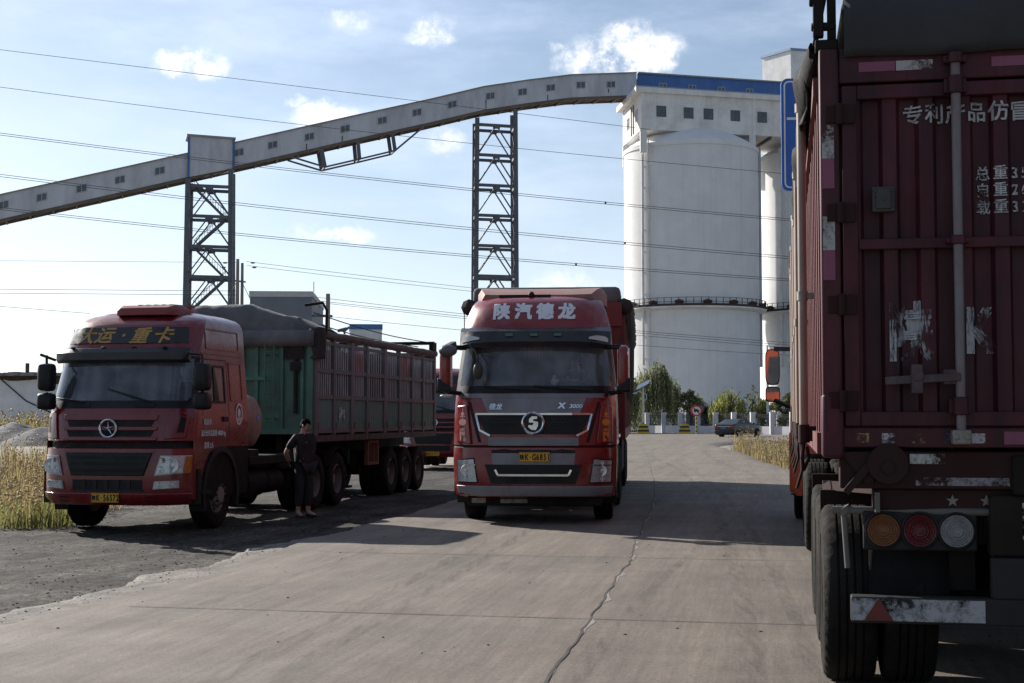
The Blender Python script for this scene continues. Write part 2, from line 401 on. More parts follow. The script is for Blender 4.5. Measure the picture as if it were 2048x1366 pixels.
# truck yard of dark gravel, a sheet with ruts
b = MB(); ds = [1+.5*i for i in range(14)]+[8+.11*i for i in range(165)]+[26.2+.5*i for i in range(10)]+[31+2*i for i in range(14)]; nc = 120
for d in ds:
    xr = pl(EDGE_L, d)[0]+.3; x0 = -15.5 if d < 20 else max(-15.5, -15.5+(d-20)*.42)
    x0 += 1.2*(fbm(d*.35, 1)-.5)
    for i in range(nc+1):
        x = lerp(x0, xr, i/nc); edge = min(1, i/6)
        b.v.append((x, d, LOT-.03+.03*edge+(.045*(fbm(x*1.7, d*1.1, 3)-.5)+.05*(fbm(x*5.5, d*4.2, 5, 3)-.5)*(1 if x > -11 else .5))*edge))
for j in range(len(ds)-1):
    for i in range(nc): b.f.append((j*(nc+1)+i, j*(nc+1)+i+1, (j+1)*(nc+1)+i+1, (j+1)*(nc+1)+i)); b.m.append(0)
tag(b.obj('gravel_yard', M_LOT, angle=180), kind='structure')

# concrete road
b = MB(); ds = [.3*i for i in range(2, 100)]+[30+1.5*i for i in range(40)]+[90+3*i for i in range(21)]; nc = 20
for d in ds:
    jl = .35*(fbm(d*.9, 5, 2, 5)-.5) if d < 90 else 0; jr = .5*(fbm(d*.5, 9, 4)-.5)
    xl, xr = pl(EDGE_L, d)[0]+jl, pl(EDGE_R, d)[0]+jr
    b.v.append((xl-.015, d, -.24))
    for i in range(nc+1): b.v.append((lerp(xl, xr, i/nc), d, 0.0 if 0 < i < nc else -.012))
    b.v.append((xr+.5, d, -.24))
w = nc+3
for j in range(len(ds)-1):
    for i in range(w-1): b.f.append((j*w+i, j*w+i+1, (j+1)*w+i+1, (j+1)*w+i)); b.m.append(0)
tag(b.obj('road', M_ROAD, angle=50), kind='structure')

# broken shoulder of older concrete along the left edge
M_SH = mat('broken_concrete', (.13, .114, .1), .9, var=.25, vs=1.5, dirt=(.07, .062, .055), damt=.3, ds=1.1, bump=.8, bs=22)
b = MB(); ds = [4+.12*i for i in range(154)]; nc = 8
for d in ds:
    xr = pl(EDGE_L, d)[0]+.2; wd = pl([(4, 1.6), (11, 1.05), (15, .8), (19, .6), (22, .2)], d)[0]
    xl = xr-.2-wd-.8*(fbm(d*1.1, 2, 6, 5)-.5)
    b.v.append((xl-.1, d, -.26))
    for i in range(nc+1):
        x = lerp(xl, xr, i/nc); b.v.append((x, d, lerp(-.125, -.035, i/nc)+.035*(fbm(x*3, d*3, 8, 4)-.5)))
w = nc+2
for j in range(len(ds)-1):
    for i in range(w-1): b.f.append((j*w+i, j*w+i+1, (j+1)*w+i+1, (j+1)*w+i)); b.m.append(0)
layer(M_SH, 20, .42, .6, .6, 1.4, ro=.85); layer(M_SH, 3, .4, .62, .75, 1.25)
tag(b.obj('road_shoulder', M_SH, angle=60), kind='structure')

# long crack and the slab joints, thin sheets on the slab
M_CRACK = mat('crack_fill', (.03, .027, .025), .95, var=.3)
M_CHIP = mat('crack_edge', (.2, .18, .16), .9, var=.2)
b = MB(); b2 = MB(); pts = []; d = 3.0
while d < 84:
    x = pl(CRACK, d)[0]; pts.append((x+.09*(fbm(d*.9, 3, 1)-.5)+.035*(hash_noise(d, 1)-.5), d)); d += .12+d*.006
for (p, q) in zip(pts, pts[1:]):
    w0 = .004+.013*fbm(p[1]*2, 7)**1.5; w1 = .004+.013*fbm(q[1]*2, 7)**1.5
    b.quad((p[0]-w0, p[1], .005), (p[0]+w0, p[1], .005), (q[0]+w1, q[1], .005), (q[0]-w1, q[1], .005))
    e0 = .05*max(0, fbm(p[1]*3, 17)-.42); e1 = .05*max(0, fbm(q[1]*3, 17)-.42)
    b2.quad((p[0]+w0-.004, p[1], .0025), (p[0]+w0+e0*3, p[1], .0025), (q[0]+w1+e1*3, q[1], .0025), (q[0]+w1-.004, q[1], .0025))
tag(b.obj('road_crack', M_CRACK), kind='structure'); tag(b2.obj('road_crack_edge', M_CHIP), kind='structure')
b = MB(); ud = Vector((math.sin(R(11)), math.cos(R(11)), 0)); lat = Vector((ud.y, -ud.x, 0))
for k in range(0, 9):
    u = 6.2+4.9*k; prev = None
    for i in range(60):
        p = ud*u+lat*(-9+.3*i); p.x += 0
        ok = pl(EDGE_L, p.y)[0]+.3 < p.x < pl(EDGE_R, p.y)[0]-.2
        w0 = .006+.004*hash_noise(i, k)
        if ok and prev is not None: b.quad((prev.x, prev.y-w0, .0045), (p.x, p.y-w0, .0045), (p.x, p.y+w0, .0045), (prev.x, prev.y+w0, .0045))
        prev = p if ok else None
tag(b.obj('road_joint', M_CRACK), kind='structure')

# faint tyre marks, thin translucent sheets of rubber on the concrete
M_SKID = mat('rubber_mark', (.02, .019, .018), .9, var=.2); n_, l_ = M_SKID.node_tree.nodes, M_SKID.node_tree.links
t_ = n_.new('ShaderNodeTexCoord'); q_ = n_.new('ShaderNodeTexNoise'); q_.inputs['Scale'].default_value = 3; q_.inputs['Detail'].default_value = 6; m_p = n_.new('ShaderNodeMapping'); m_p.inputs['Scale'].default_value = (5, .25, 1); l_.new(t_.outputs['Object'], m_p.inputs[0]); l_.new(m_p.outputs[0], q_.inputs[0])
r_ = n_.new('ShaderNodeMapRange'); l_.new(q_.outputs['Fac'], r_.inputs[0]); r_.inputs[1].default_value = .4; r_.inputs[2].default_value = .72; r_.inputs[3].default_value = 0; r_.inputs[4].default_value = .2; l_.new(r_.outputs[0], n_['Principled BSDF'].inputs['Alpha'])
for ti, (pts_, w_) in enumerate((([(-2.2, 6), (-.9, 14), (.9, 26), (2.2, 40)], .16), ([(-1.85, 6), (-.55, 14), (1.25, 26), (2.5, 40)], .14), ([(1.2, 7), (2.6, 16), (4.4, 30), (5.4, 50)], .17), ([(1.6, 7), (2.95, 16), (4.8, 30), (5.8, 50)], .12),
        ([(6.6, 38), (7.2, 52), (8.6, 66), (11, 80)], .2), ([(5.2, 46), (5.4, 58), (6.6, 72), (9.6, 84)], .2), ([(4.2, 48), (4.4, 60), (5.2, 74), (8, 88)], .2), ([(-2.6, 12), (-1.4, 18), (-.3, 26), (1.2, 40)], .12), ([(.3, 8), (.9, 12), (2.4, 18), (4.6, 27)], .1))):
    b = MB(); pr_ = None
    for i in range(61):
        u = i/60; c_ = [Vector((p[0], p[1])) for p in pts_]; a1 = [c_[k].lerp(c_[k+1], u) for k in range(3)]; a2 = [a1[k].lerp(a1[k+1], u) for k in range(2)]; p = a2[0].lerp(a2[1], u)
        if pr_ is not None: b.quad((pr_.x-w_/2, pr_.y, .0032+.0001*ti), (pr_.x+w_/2, pr_.y, .0032+.0001*ti), (p.x+w_/2, p.y, .0032+.0001*ti), (p.x-w_/2, p.y, .0032+.0001*ti))
        pr_ = p
    tag(b.obj('road_tyre_mark', M_SKID), kind='structure')

# loose stones on the yard and shoulder
b = MB()
for k in range(5000):
    d = rnd.uniform(8, 30)**1.0; d = 9+(rnd.random()**1.6)*20
    xr = pl(EDGE_L, d)[0]; x = xr-abs(rnd.gauss(0, 2.6))-.1*rnd.random(); r = .004+.015*rnd.random()**5
    z = LOT+.005 if x < xr-.8 else -.06
    vs = [(x+r*rnd.uniform(.7, 1.3)*a, d+r*rnd.uniform(.7, 1.3)*c, z+r*.8*e) for a, c, e in ((1, 0, 0), (0, 1, .1), (-1, 0, 0), (0, -1, -.1), (.6, .2, .6), (-.3, .6, .7), (-.2, -.6, .65))]
    b.mi = 0 if rnd.random() < .5 else 1
    b.add(vs, [(0, 1, 5, 4), (1, 2, 5), (2, 3, 6), (2, 6, 5), (3, 0, 4, 6), (4, 5, 6)])
for k in range(260):
    d = 7+30*rnd.random()**1.5; x = rnd.uniform(pl(EDGE_L, d)[0]+.2, min(pl(EDGE_R, d)[0], 2+d*.2)); r = .004+.012*rnd.random()**3; b.mi = 0
    b.add([(x+r*rnd.uniform(.7, 1.6)*a, d+r*rnd.uniform(.7, 1.3)*c, .001+r*.7*e) for a, c, e in ((1, 0, 0), (0, 1, .1), (-1, 0, 0), (0, -1, -.1), (.6, .2, .6), (-.3, .6, .7), (-.2, -.6, .65))], [(0, 1, 5, 4), (1, 2, 5), (2, 3, 6), (2, 6, 5), (3, 0, 4, 6), (4, 5, 6)])
tag(b.obj('gravel', [mat('dark_stone', (.035, .033, .031), .9, var=.3), mat('pale_stone', (.08, .073, .066), .9, var=.3)], angle=20), kind='stuff')

# gravel heaps at left
def mound(px, py, d, w, h, label, dp=3.0):
    c = at(px, py, d); b = MB(); n = 26
    for j in range(n+1):
        for i in range(n+1):
            x, y = -1+2*i/n, -1+2*j/n; r = math.hypot(x, y)
            z = max(0, 1-r)**.85*h*(.8+.5*fbm(x*3+px, y*3, 5))
            b.v.append((x*w, y*dp, z-.12*max(0, r-.7)+.04*fbm(x*14, y*14, 2)))
    for j in range(n):
        for i in range(n): b.f.append((j*(n+1)+i, j*(n+1)+i+1, (j+1)*(n+1)+i+1, (j+1)*(n+1)+i)); b.m.append(0)
    o = b.obj('gravel_heap', M_GRAVEL, angle=180); o.location = (c.x, c.y, ground_z(c.x, c.y)-.02)
    tag(o, label, 'gravel heap', 'heaps of grey gravel by the white shed')
mound(30, 860, 41, 1.25, .62, 'taller grey gravel heap behind the dry weeds, left of its lower neighbour')
mound(88, 862, 40, 1.0, .5, 'lower grey gravel heap closest to the parked red truck')

# ------------------------------------------------------------------ dry grass
M_G = [leafy('dry_stalk', (.36, .28, .15), .3, 1.2, .4), leafy('green_blade', (.2, .2, .07), .3, 1.2, .4), leafy('seed_head', (.48, .4, .27), .25, 1.5)]
def grass(name, spots, hmin, hmax, seed, heads=.5, green=.4, wid=.012, lean=.35, zf=lambda x, y: LOT-.03):
    r = random.Random(seed); b = MB()
    for (x, y, k) in spots:
        z0 = zf(x, y); gg = fbm(x*.7, y*.7, seed)
        for i in range(k):
            a = r.random()*6.283; h = r.uniform(hmin, hmax)*(.35+1.2*gg*gg*1.6); ln = lean*h*r.random()*(2.2 if r.random() < .25 else 1)
            bx, by = x+r.gauss(0, .16), y+r.gauss(0, .16); dx, dy = math.cos(a), math.sin(a)
            p1 = (bx+dx*ln*.35, by+dy*ln*.35, z0+h*.55); p2 = (bx+dx*ln, by+dy*ln, z0+h*(.97-.25*(ln/h)))
            w = wid*r.uniform(.6, 1.5); nx_, ny_ = -dy*w, dx*w
            if abs(nx_) < w*.5: nx_ = w*.8
            b.mi = 1 if r.random() < green*(.5+gg) else 0
            b.add([(bx-nx_, by-ny_, z0-.03), (bx+nx_, by+ny_, z0-.03), (p1[0]+nx_*.8, p1[1]+ny_*.8, p1[2]), (p1[0]-nx_*.8, p1[1]-ny_*.8, p1[2]), p2], [(0, 1, 2, 3), (3, 2, 4)])
            if r.random() < heads*(.4+gg) and h > hmin*.8:
                b.mi = 2; s = wid*r.uniform(1.2, 2.2); hl = wid*r.uniform(6, 11); q = Vector(p2); dd = Vector((dx*.7, dy*.7, .5)).normalized()
                e = q+dd*hl; m_ = q+dd*hl*.5; sd = dd.cross(Vector((0, 0, 1))).normalized()*s; s2 = sd.cross(dd)
                b.add([q, m_+sd, m_+s2, m_-sd, m_-s2, e], [(0, 1, 2), (0, 2, 3), (0, 3, 4), (0, 4, 1), (5, 2, 1), (5, 3, 2), (5, 4, 3), (5, 1, 4)])
    return tag(b.obj(name, M_G, angle=180, fix=False), kind='stuff')
r2 = random.Random(3)
sp = []
for i in range(900):
    d = r2.uniform(23.2, 32); x = -7.6-abs(r2.gauss(0, 1.9))+(d-23)*-.02
    if d < 24.2 and x < -8.6 and r2.random() < .55: continue
    if fbm(x*.6, d*.6, 11) < .42: continue
    sp.append((x, d, 9))
grass('dry_grass', sp, .25, .95, 5, heads=.55, green=.25, wid=.009, zf=ground_z)
sp = []
for i in range(170):
    d = r2.uniform(21.6, 24.5); sp.append((-8.1-abs(r2.gauss(0, 2.2)), d, 4))
grass('dry_grass', sp, .1, .4, 16, heads=.2, green=.5, wid=.008)
sp = [(r2.uniform(-8.2, -7.1), r2.uniform(22.2, 24.2), 12) for i in range(34)]
grass('dry_grass', sp, .3, .75, 6, heads=.4, green=.95, wid=.010)
sp = []
for i in range(900):
    d = r2.uniform(47, 62); x = r2.uniform(-26, -12); sp.append((x, d, 7))
grass('dry_grass', sp, .4, .95, 8, heads=.35, green=.6, wid=.022, zf=ground_z)
sp = []
for i in range(1700):
    d = r2.uniform(42.5, 70); x = pl(EDGE_R, d)[0]+.3+abs(r2.gauss(0, 2.6))
    if fbm(x*.8, d*.5, 13) < .3: continue
    sp.append((x, d, 9))
grass('dry_grass', sp, .3, 1.05, 9, heads=.35, green=.25, wid=.013, zf=lambda x, y: -.2)

# ================================================================== TREES
M_BARK = mat('bark', (.09, .075, .06), .9, var=.3, vs=4, bump=.6)
def leafmats(name, c):
    return [leafy(name+'_leaf', c), leafy(name+'_leaf_deep', tuple(x*.55 for x in c)), leafy(name+'_leaf_pale', tuple(min(1, x*1.5) for x in c))]
LM = {'willow': leafmats('willow', (.21, .23, .125)), 'yellow': leafmats('yellow_willow', (.25, .26, .08)), 'dark': leafmats('dark', (.04, .06, .028)), 'dull': leafmats('dull', (.19, .2, .1))}
def tree(name, label, px, d, ytop, wpx, kind, style, seed, trunk=.16, n=2600, leaf=.2):
    r = random.Random(seed); base = Vector(((px-1024)/FPX*d, d, -.2)); top = at(px, ytop, d); H = top.z-base.z; Wd = wpx/FPX*d/2
    t = empty(name, base); tag(t, label, 'tree', 'trees behind the boundary fence')
    b = MB(); b.tube([(0, 0, 0), (.05*H*r.uniform(-1, 1), 0, H*.3), (.06*H*r.uniform(-1, 1), .1, H*.62)], trunk, 7, rs=[trunk*1.2, trunk*.8, trunk*.4])
    limbs = []
    for k in range(9):
        a = r.random()*6.28; z0 = H*r.uniform(.22, .5); e = Vector((math.cos(a)*Wd*r.uniform(.4, .85), math.sin(a)*Wd*r.uniform(.4, .85), H*r.uniform(.55, .93)))
        mpt = Vector((e.x*.4, e.y*.4, lerp(z0, e.z, .6))); b.tube([(0, 0, z0), mpt, e], .05, 5, rs=[trunk*.5, trunk*.3, .02]); limbs.append((mpt, e))
    b.obj('trunk', M_BARK, t)
    c = MB()
    def card(p, l, w, dirv):
        dv = dirv.normalized(); sd = dv.cross(Vector((r.uniform(-1, 1), r.uniform(-1, 1), .3))).normalized()*w
        c.quad(p-sd*.4, p+dv*l*.5-sd, p+dv*l, p+dv*l*.5+sd)
    if style == 'willow':
        blobs = [(Vector((r.gauss(0, .5)*Wd, r.gauss(0, .5)*Wd, H*r.uniform(.5, .97))), r.uniform(.16, .36)*Wd) for k in range(22)]
        for k in range(n//9):
            bc, br = blobs[r.randrange(len(blobs))]
            p = bc+Vector((r.gauss(0, .6), r.gauss(0, .6), r.gauss(0, .5)))*br
            rr = math.hypot(p.x, p.y)/Wd
            if rr > 1.05: continue
            p.z = min(p.z, H*(1-.32*rr*rr)*(.72+.5*fbm(p.x*.9+seed, p.y*.9, 3))); drop = r.uniform(.15, .62)*H*(.55+.6*rr); drop = min(drop, p.z-.4)
            sway = Vector((p.x, p.y, 0))*.05; c.mi = r.choices((0, 1, 2), (5, 3, 2))[0]
            nn = max(3, int(drop/.3))
            for q in range(nn):
                pp = p+sway*(q/nn)-Vector((0, 0, drop*q/nn))+Vector((r.gauss(0, .04), r.gauss(0, .04), 0))
                card(pp, leaf*1.9, leaf*.26, Vector((r.gauss(0, .3), r.gauss(0, .3), -1)))
    else:
        blobs = [(e if k < 9 else Vector((r.gauss(0, .45)*Wd, r.gauss(0, .45)*Wd, H*r.uniform(.3, .9))), r.uniform(.2, .42)*Wd) for k, (m_, e) in enumerate(limbs+limbs)]
        for k in range(n):
            bc, br = blobs[r.randrange(len(blobs))]; v = Vector((r.gauss(0, 1), r.gauss(0, 1), r.gauss(0, .85)))*br*.6; p = bc+v
            if p.z < .3 or p.z > H*1.02: continue
            c.mi = r.choices((0, 1, 2), (5, 3, 2))[0]; card(p, leaf*r.uniform(.7, 1.5), leaf*.4, Vector((r.gauss(0, 1), r.gauss(0, 1), r.gauss(-.2, .8))))
        if style == 'cone':
            pass
    c.obj('crown', LM[kind], t, angle=180, fix=False)
    return t
def conifer(label, px, d, ytop, wpx, seed):
    r = random.Random(seed); base = Vector(((px-1024)/FPX*d, d, -.2)); H = at(px, ytop, d).z+.2; Wd = wpx/FPX*d/2
    t = empty('conifer', base); tag(t, label, 'tree', 'trees behind the boundary fence')
    b = MB(); b.cyl((0, 0, 0), (0, 0, H*.95), .1, .02, 6); b.obj('trunk', M_BARK, t); c = MB()
    for k in range(700):
        z = H*(.08+.92*r.random()**1.3); a = r.random()*6.28; rr = Wd*(1-z/H)*r.uniform(.3, 1.1)+.03; p = Vector((math.cos(a)*rr, math.sin(a)*rr, z))
        dv = Vector((math.cos(a), math.sin(a), -.35)).normalized(); sd = Vector((-dv.y, dv.x, 0))*.07; c.mi = r.choices((0, 1), (1, 1))[0]
        c.quad(p-sd, p+dv*.35-sd*.2, p+dv*.35+sd*.2, p+sd)
    c.obj('crown', LM['dark'], t, angle=180, fix=False)
tree('willow_tree', 'tall drooping green willow beside the foot of the big silo, tallest tree behind the fence', 1300, 160, 716, 86, 'willow', 'willow', 21, .25, 9500, .22)
tree('willow_tree', 'narrow dark willow squeezed against the right side of the tallest willow', 1343, 163, 748, 42, 'willow', 'willow', 22, .18, 3800, .22)
tree('willow_tree', 'thin willow half hidden by the red mirror of the moving truck', 1258, 158, 740, 40, 'willow', 'willow', 29, .18, 5000, .24)
tree('broadleaf_tree', 'medium green bushy tree between the willows and the round no entry sign', 1380, 158, 778, 44, 'dull', 'round', 23, .14, 1300, .3)
tree('willow_tree', 'pale yellow green willow standing behind the black sedan', 1458, 152, 774, 78, 'yellow', 'willow', 24, .18, 4800, .2)
tree('willow_tree', 'small yellow willow behind the blue and white pole', 1525, 150, 783, 44, 'yellow', 'willow', 25, .14, 2600, .2)
tree('broadleaf_tree', 'dull olive tree behind the mirror of the orange cab', 1566, 148, 788, 40, 'dull', 'round', 26, .14, 1200, .3)
tree('sapling', 'spindly sapling with sparse leaves poking above the yellow willows', 1502, 149, 764, 20, 'dull', 'round', 27, .07, 110, .3)
conifer('small dark conifer behind the fence, right of the round sign', 1411, 154, 812, 20, 31)
conifer('lowest dark conifer behind the fence, between the sedan\'s roof and the yellow willow', 1436, 152, 817, 16, 32)

# ================================================================== SILOS, HEADHOUSE, GALLERY
def silo_mat():
    m = mat('white_concrete', (.76, .77, .78), .85, var=.05, vs=.12, dirt=(.62, .61, .59), damt=.25, ds=.12, bump=.15, bs=6)
    n, l = m.node_tree.nodes, m.node_tree.links; b = n['Principled BSDF']; src = b.inputs['Base Color'].links[0].from_socket
    t = n.new('ShaderNodeTexCoord'); mp = n.new('ShaderNodeMapping'); mp.inputs['Scale'].default_value = (1, 1, .03); l.new(t.outputs['Object'], mp.inputs[0])
    q = n.new('ShaderNodeTexNoise'); q.inputs['Scale'].default_value = 1.1; q.inputs['Detail'].default_value = 7; q.inputs['Roughness'].default_value = .7; l.new(mp.outputs[0], q.inputs[0])
    r = n.new('ShaderNodeMapRange'); l.new(q.outputs['Fac'], r.inputs[0]); r.inputs[1].default_value = .42; r.inputs[2].default_value = .75; r.inputs[3].default_value = 1; r.inputs[4].default_value = .93
    x = n.new('ShaderNodeMix'); x.data_type = 'RGBA'; x.blend_type = 'MULTIPLY'; x.inputs[0].default_value = 1; l.new(src, x.inputs[6]); l.new(r.outputs[0], x.inputs[7]); l.new(x.outputs[2], b.inputs['Base Color'])
    return m
M_SILO = silo_mat()
M_WHITE = mat('white_plaster', (.74, .74, .73), .85, var=.07, vs=.5, dirt=(.36, .33, .29), damt=.18, ds=.35)
M_GREYST = mat('grey_steel_paint', (.09, .1, .12), .6, var=.2, vs=1)
M_RAIL = mat('rusty_rail', (.045, .035, .032), .8, var=.3)
M_RUST = mat('rust_brown', (.075, .042, .034), .9, var=.3, vs=2)
M_WIN = mat('dark_window_pane', (.09, .1, .12), .12, var=.3, vs=.8)
M_FRAME = mat('window_frame_paint', (.35, .36, .37), .6, var=.1)
M_BLUE = mat('blue_sheet', (.05, .13, .34), .55, var=.14, vs=.4, stretch=(1, 1, .2))
M_CORR = mat('grey_cladding', (.5, .53, .58), .55, var=.08, vs=.35, dirt=(.2, .19, .19), damt=.2, ds=.3, stretch=(1, 1, .35))
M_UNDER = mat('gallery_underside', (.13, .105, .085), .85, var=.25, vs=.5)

layer(M_SILO, 1.6, .55, .74, 1, .9, scl=(1, 1, .025), det=8, ro=.75); layer(M_SILO, .35, .4, .65, .95, 1.03)
layer(M_WHITE, 1.4, .52, .74, 1, .78, scl=(1, 1, .08), det=8, ro=.75); layer(M_CORR, 1.1, .52, .74, 1, .82, scl=(1, 1, .1), det=7, ro=.7)
SR = 9.65
def silo(label, cx, cy, full=True):
    t = empty('silo', (cx, cy, -.2)); tag(t, label, 'silo', 'white concrete coal silos')
    zt = 40.2; b = MB(); n = 96
    b.lathe([(SR, 0), (SR, 17.0), (SR, zt-.6), (SR+.12, zt-.6), (SR+.12, zt)], (0, 0, 0), (0, 0, 1), n); b.obj('shell', M_SILO, t, angle=30)
    b = MB(); b.lathe([(SR+.1, zt), (SR*.86, zt+1.0), (SR*.5, zt+2.9), (SR*.46, zt+3.2), (SR*.46, zt+4.0), (0.01, zt+4.0)], (0, 0, 0), (0, 0, 1), n); b.obj('roof', M_SILO, t, angle=25)
    wk = MB(); wk.lathe([(SR, 16.6), (SR+.95, 16.9), (SR+.95, 17.1), (SR, 17.12)], (0, 0, 0), (0, 0, 1), 64); w = wk.obj('walkway', M_WHITE, t, angle=30)
    rb = MB()
    for k in range(64):
        a = 2*math.pi*k/64; x, y = math.cos(a)*(SR+.9), math.sin(a)*(SR+.9); rb.bar((x, y, 17.1), (x, y, 18.25), .09)
    for z in (17.65, 18.22): rb.lathe([(SR+.86, z), (SR+.94, z), (SR+.94, z+.06), (SR+.86, z+.06), (SR+.86, z)], (0, 0, 0), (0, 0, 1), 64)
    rb.lathe([(SR+.88, 17.1), (SR+.92, 17.1), (SR+.92, 17.42), (SR+.88, 17.42), (SR+.88, 17.1)], (0, 0, 0), (0, 0, 1), 64)
    rb.obj('railing', M_RAIL, w)
    for k in range(16):
        a = R(-158+22.5*k+6); x, y = math.cos(a)*(SR+.35), math.sin(a)*(SR+.35)
        g = MB(); g.ell((x, y, 17.62), .55, .42, .42, 10, 6); g.box(x-.4, x+.4, y-.32, y+.32, 17.1, 17.5); g.cyl((x-.6, y, 17.7), (x+.6, y, 17.7), .2, n=8); g.obj('blower', M_RUST, w)
    for (deg, r_, off) in ((-139.5, .2, .32), (-133.5, .09, .3), (-1, .2, .3)):
        a = R(deg); x, y = math.cos(a)*(SR+off), math.sin(a)*(SR+off); g = MB(); g.cyl((x, y, 9 if r_ > .1 else 0), (x, y, zt+.6), r_, n=10)
        for z in range(10, 40, 3): g.bar((x, y, z), (math.cos(a)*SR, math.sin(a)*SR, z), .16)
        g.obj('downpipe', M_WHITE if deg < -100 else M_CORR, t)
    return t
s1 = silo('large white coal silo with full cylinder in view behind the willow trees', 25.9, 204.5)
s2 = silo('second white coal silo mostly hidden behind the maroon trailer', 46.4, 211)

dirF = Vector((math.cos(R(15)), math.sin(R(15)), 0)); dirS = Vector((-math.sin(R(7)), math.cos(R(7)), 0))
C0 = at(1283, 258, 196.5); zb = C0.z; zt = at(1283, 178, 196.5).z
def P(u, v, z): return Vector((C0.x, C0.y, 0))+dirF*u+dirS*v+Vector((0, 0, z))
hh = empty('headhouse', (C0.x, C0.y, zb)); tag(hh, 'white headhouse with a row of dark windows on top of the silos', 'headhouse')
def hobj(b, name, m, par, **k):
    b.v = [(x-C0.x, y-C0.y, z-zb) for x, y, z in b.v]; return b.obj(name, m, par, **k)
LU, LV = 46, 13
b = MB()
b.poly([P(0, 0, zb), P(LU, 0, zb), P(LU, LV, zb), P(0, LV, zb)], (0, 0, zt-zb-.5)); hw = hobj(b, 'wall', M_WHITE, hh)
b = MB(); b.poly([P(-.9, -.5, zt-.5), P(LU+.5, -.5, zt-.5), P(LU+.5, LV+.5, zt-.5), P(-.9, LV+.5, zt-.5)], (0, 0, .75)); hobj(b, 'roof', M_WHITE, hh)
b = MB(); b.poly([P(-.92, -.55, zt+.25), P(LU+.5, -.55, zt+.25), P(LU+.5, 0, zt+.25), P(-.92, 0, zt+.25)], (0, 0, .14)); hobj(b, 'coping', mat('blue_coping', (.2, .28, .42), .6), hh)
def window(par, o, du, dz, w, h, mf=None, cols=2, rows=1, nrm=None, conv=None, th=.06):
    """a framed window on a wall: frame with mullions, pane as its sub-part; o = centre"""
    du, dz = Vector(du), Vector(dz); nn = du.cross(dz).normalized()
    if nrm is not None and nn.dot(nrm) < 0: nn = -nn
    fr = MB(); g = .09
    def strip(u0, u1, z0, z1): fr.poly([o+du*u0+dz*z0-nn*.02, o+du*u1+dz*z0-nn*.02, o+du*u1+dz*z1-nn*.02, o+du*u0+dz*z1-nn*.02], nn*(th+.02))
    strip(-w/2, w/2, -h/2, -h/2+g); strip(-w/2, w/2, h/2-g, h/2); strip(-w/2, -w/2+g, -h/2+g, h/2-g); strip(w/2-g, w/2, -h/2+g, h/2-g)
    for k in range(1, cols): strip(-w/2+w*k/cols-g/2, -w/2+w*k/cols+g/2, -h/2+g, h/2-g)
    for k in range(1, rows):
        for c in range(cols):
            strip(-w/2+w*c/cols+g/2+.003, -w/2+w*(c+1)/cols-g/2-.003, h/2-h*.35-g/2, h/2-h*.35+g/2)
    pn = MB(); pn.poly([o+du*(-w/2+g)+dz*(-h/2+g)+nn*.01, o+du*(w/2-g)+dz*(-h/2+g)+nn*.01, o+du*(w/2-g)+dz*(h/2-g)+nn*.01, o+du*(-w/2+g)+dz*(h/2-g)+nn*.01], nn*.012)
    for q in (fr, pn):
        if conv: q.v = [conv(v) for v in q.v]
    f = fr.obj('window', mf or M_FRAME, par); pn.obj('pane', M_WIN, f); return f
cv = lambda v: (v[0]-C0.x, v[1]-C0.y, v[2]-zb)
M_DKF = mat('dark_window_frame', (.1, .11, .12), .6)
for u in (2.95, 7.05, 10.05, 14.15, 18.3): window(hh, P(u, 0, lerp(zb, zt, .47)), dirF, Vector((0, 0, 1)), 1.45, 1.55, M_DKF, 2, 2, -dirS, cv)
for v in (3.2, 9.0): window(hh, P(0, v, lerp(zb, zt, .45)), dirS, Vector((0, 0, 1)), 1.7, 1.7, M_FRAME, 2, 2, -dirF, cv)
b = MB()
for v in (5.2, 6.6): b.poly([P(-.12, v, zb+.3), P(-.12, v+.25, zb+.3), P(0, v+.25, zb+.3), P(0, v, zb+.3)], (0, 0, zt-zb-1.4))
hobj(b, 'drainpipe', M_UNDER, hh)
for (u, v) in ((.35, .35), (.35, LV-.5), (16.8, .35), (22.4, .35), (16.8, LV-.5), (38, .5)):
    b = MB(); q = P(u, v, 0); b.box(q.x-.45, q.x+.45, q.y-.45, q.y+.45, 38.6, zb+.003); hobj(b, 'column', M_WHITE, hh)
for u in (0, 16.8, 22.4):
    b = MB(); b.poly([P(u-.02, -.14, zb), P(u+.55, -.14, zb), P(u+.55, 0, zb), P(u-.02, 0, zb)], (0, 0, zt-zb-.5)); hobj(b, 'pilaster', M_WHITE, hh)
for u in (6, 11, 19.5, 26):
    b = MB(); b.poly([P(u, .3, zb-.35), P(u+.35, .3, zb-.35), P(u+.35, LV-.3, zb-.35), P(u, LV-.3, zb-.35)], (0, 0, .345)); hobj(b, 'floor_beam', M_UNDER, hh)

# conveyor gallery: px stations with the wall's top edge (y) and its axis in plan
GA = R(16); g0 = at(1275, 147, 203)
def gplan(px):
    """plan point of the near gallery wall seen at photo column px"""
    k = (px-1024)/FPX; dx, dy = -math.cos(GA), -math.sin(GA)
    s = (k*g0.y-g0.x)/(dx-k*dy); return Vector((g0.x+dx*s, g0.y+dy*s, 0)), s
GT = [(-160, 428, 3.1), (0, 388.5, 3.1), (200, 344.8, 3.1), (369, 307.5, 3.1), (462, 286.5, 3.12), (700, 233.5, 3.14), (858, 199.5, 3.16), (967, 174, 3.2), (1056, 161, 3.2), (1144, 150.5, 3.2), (1276, 146, 3.2)]
gp = []
for px, yt, h in GT:
    q, s = gplan(px); z = at(px, yt, q.y).z; gp.append((q, z, h, s))
gback = Vector((-math.sin(GA), math.cos(GA), 0))*3.0; gal_n = -gback.normalized(); gdir = Vector((math.cos(GA), math.sin(GA), 0))
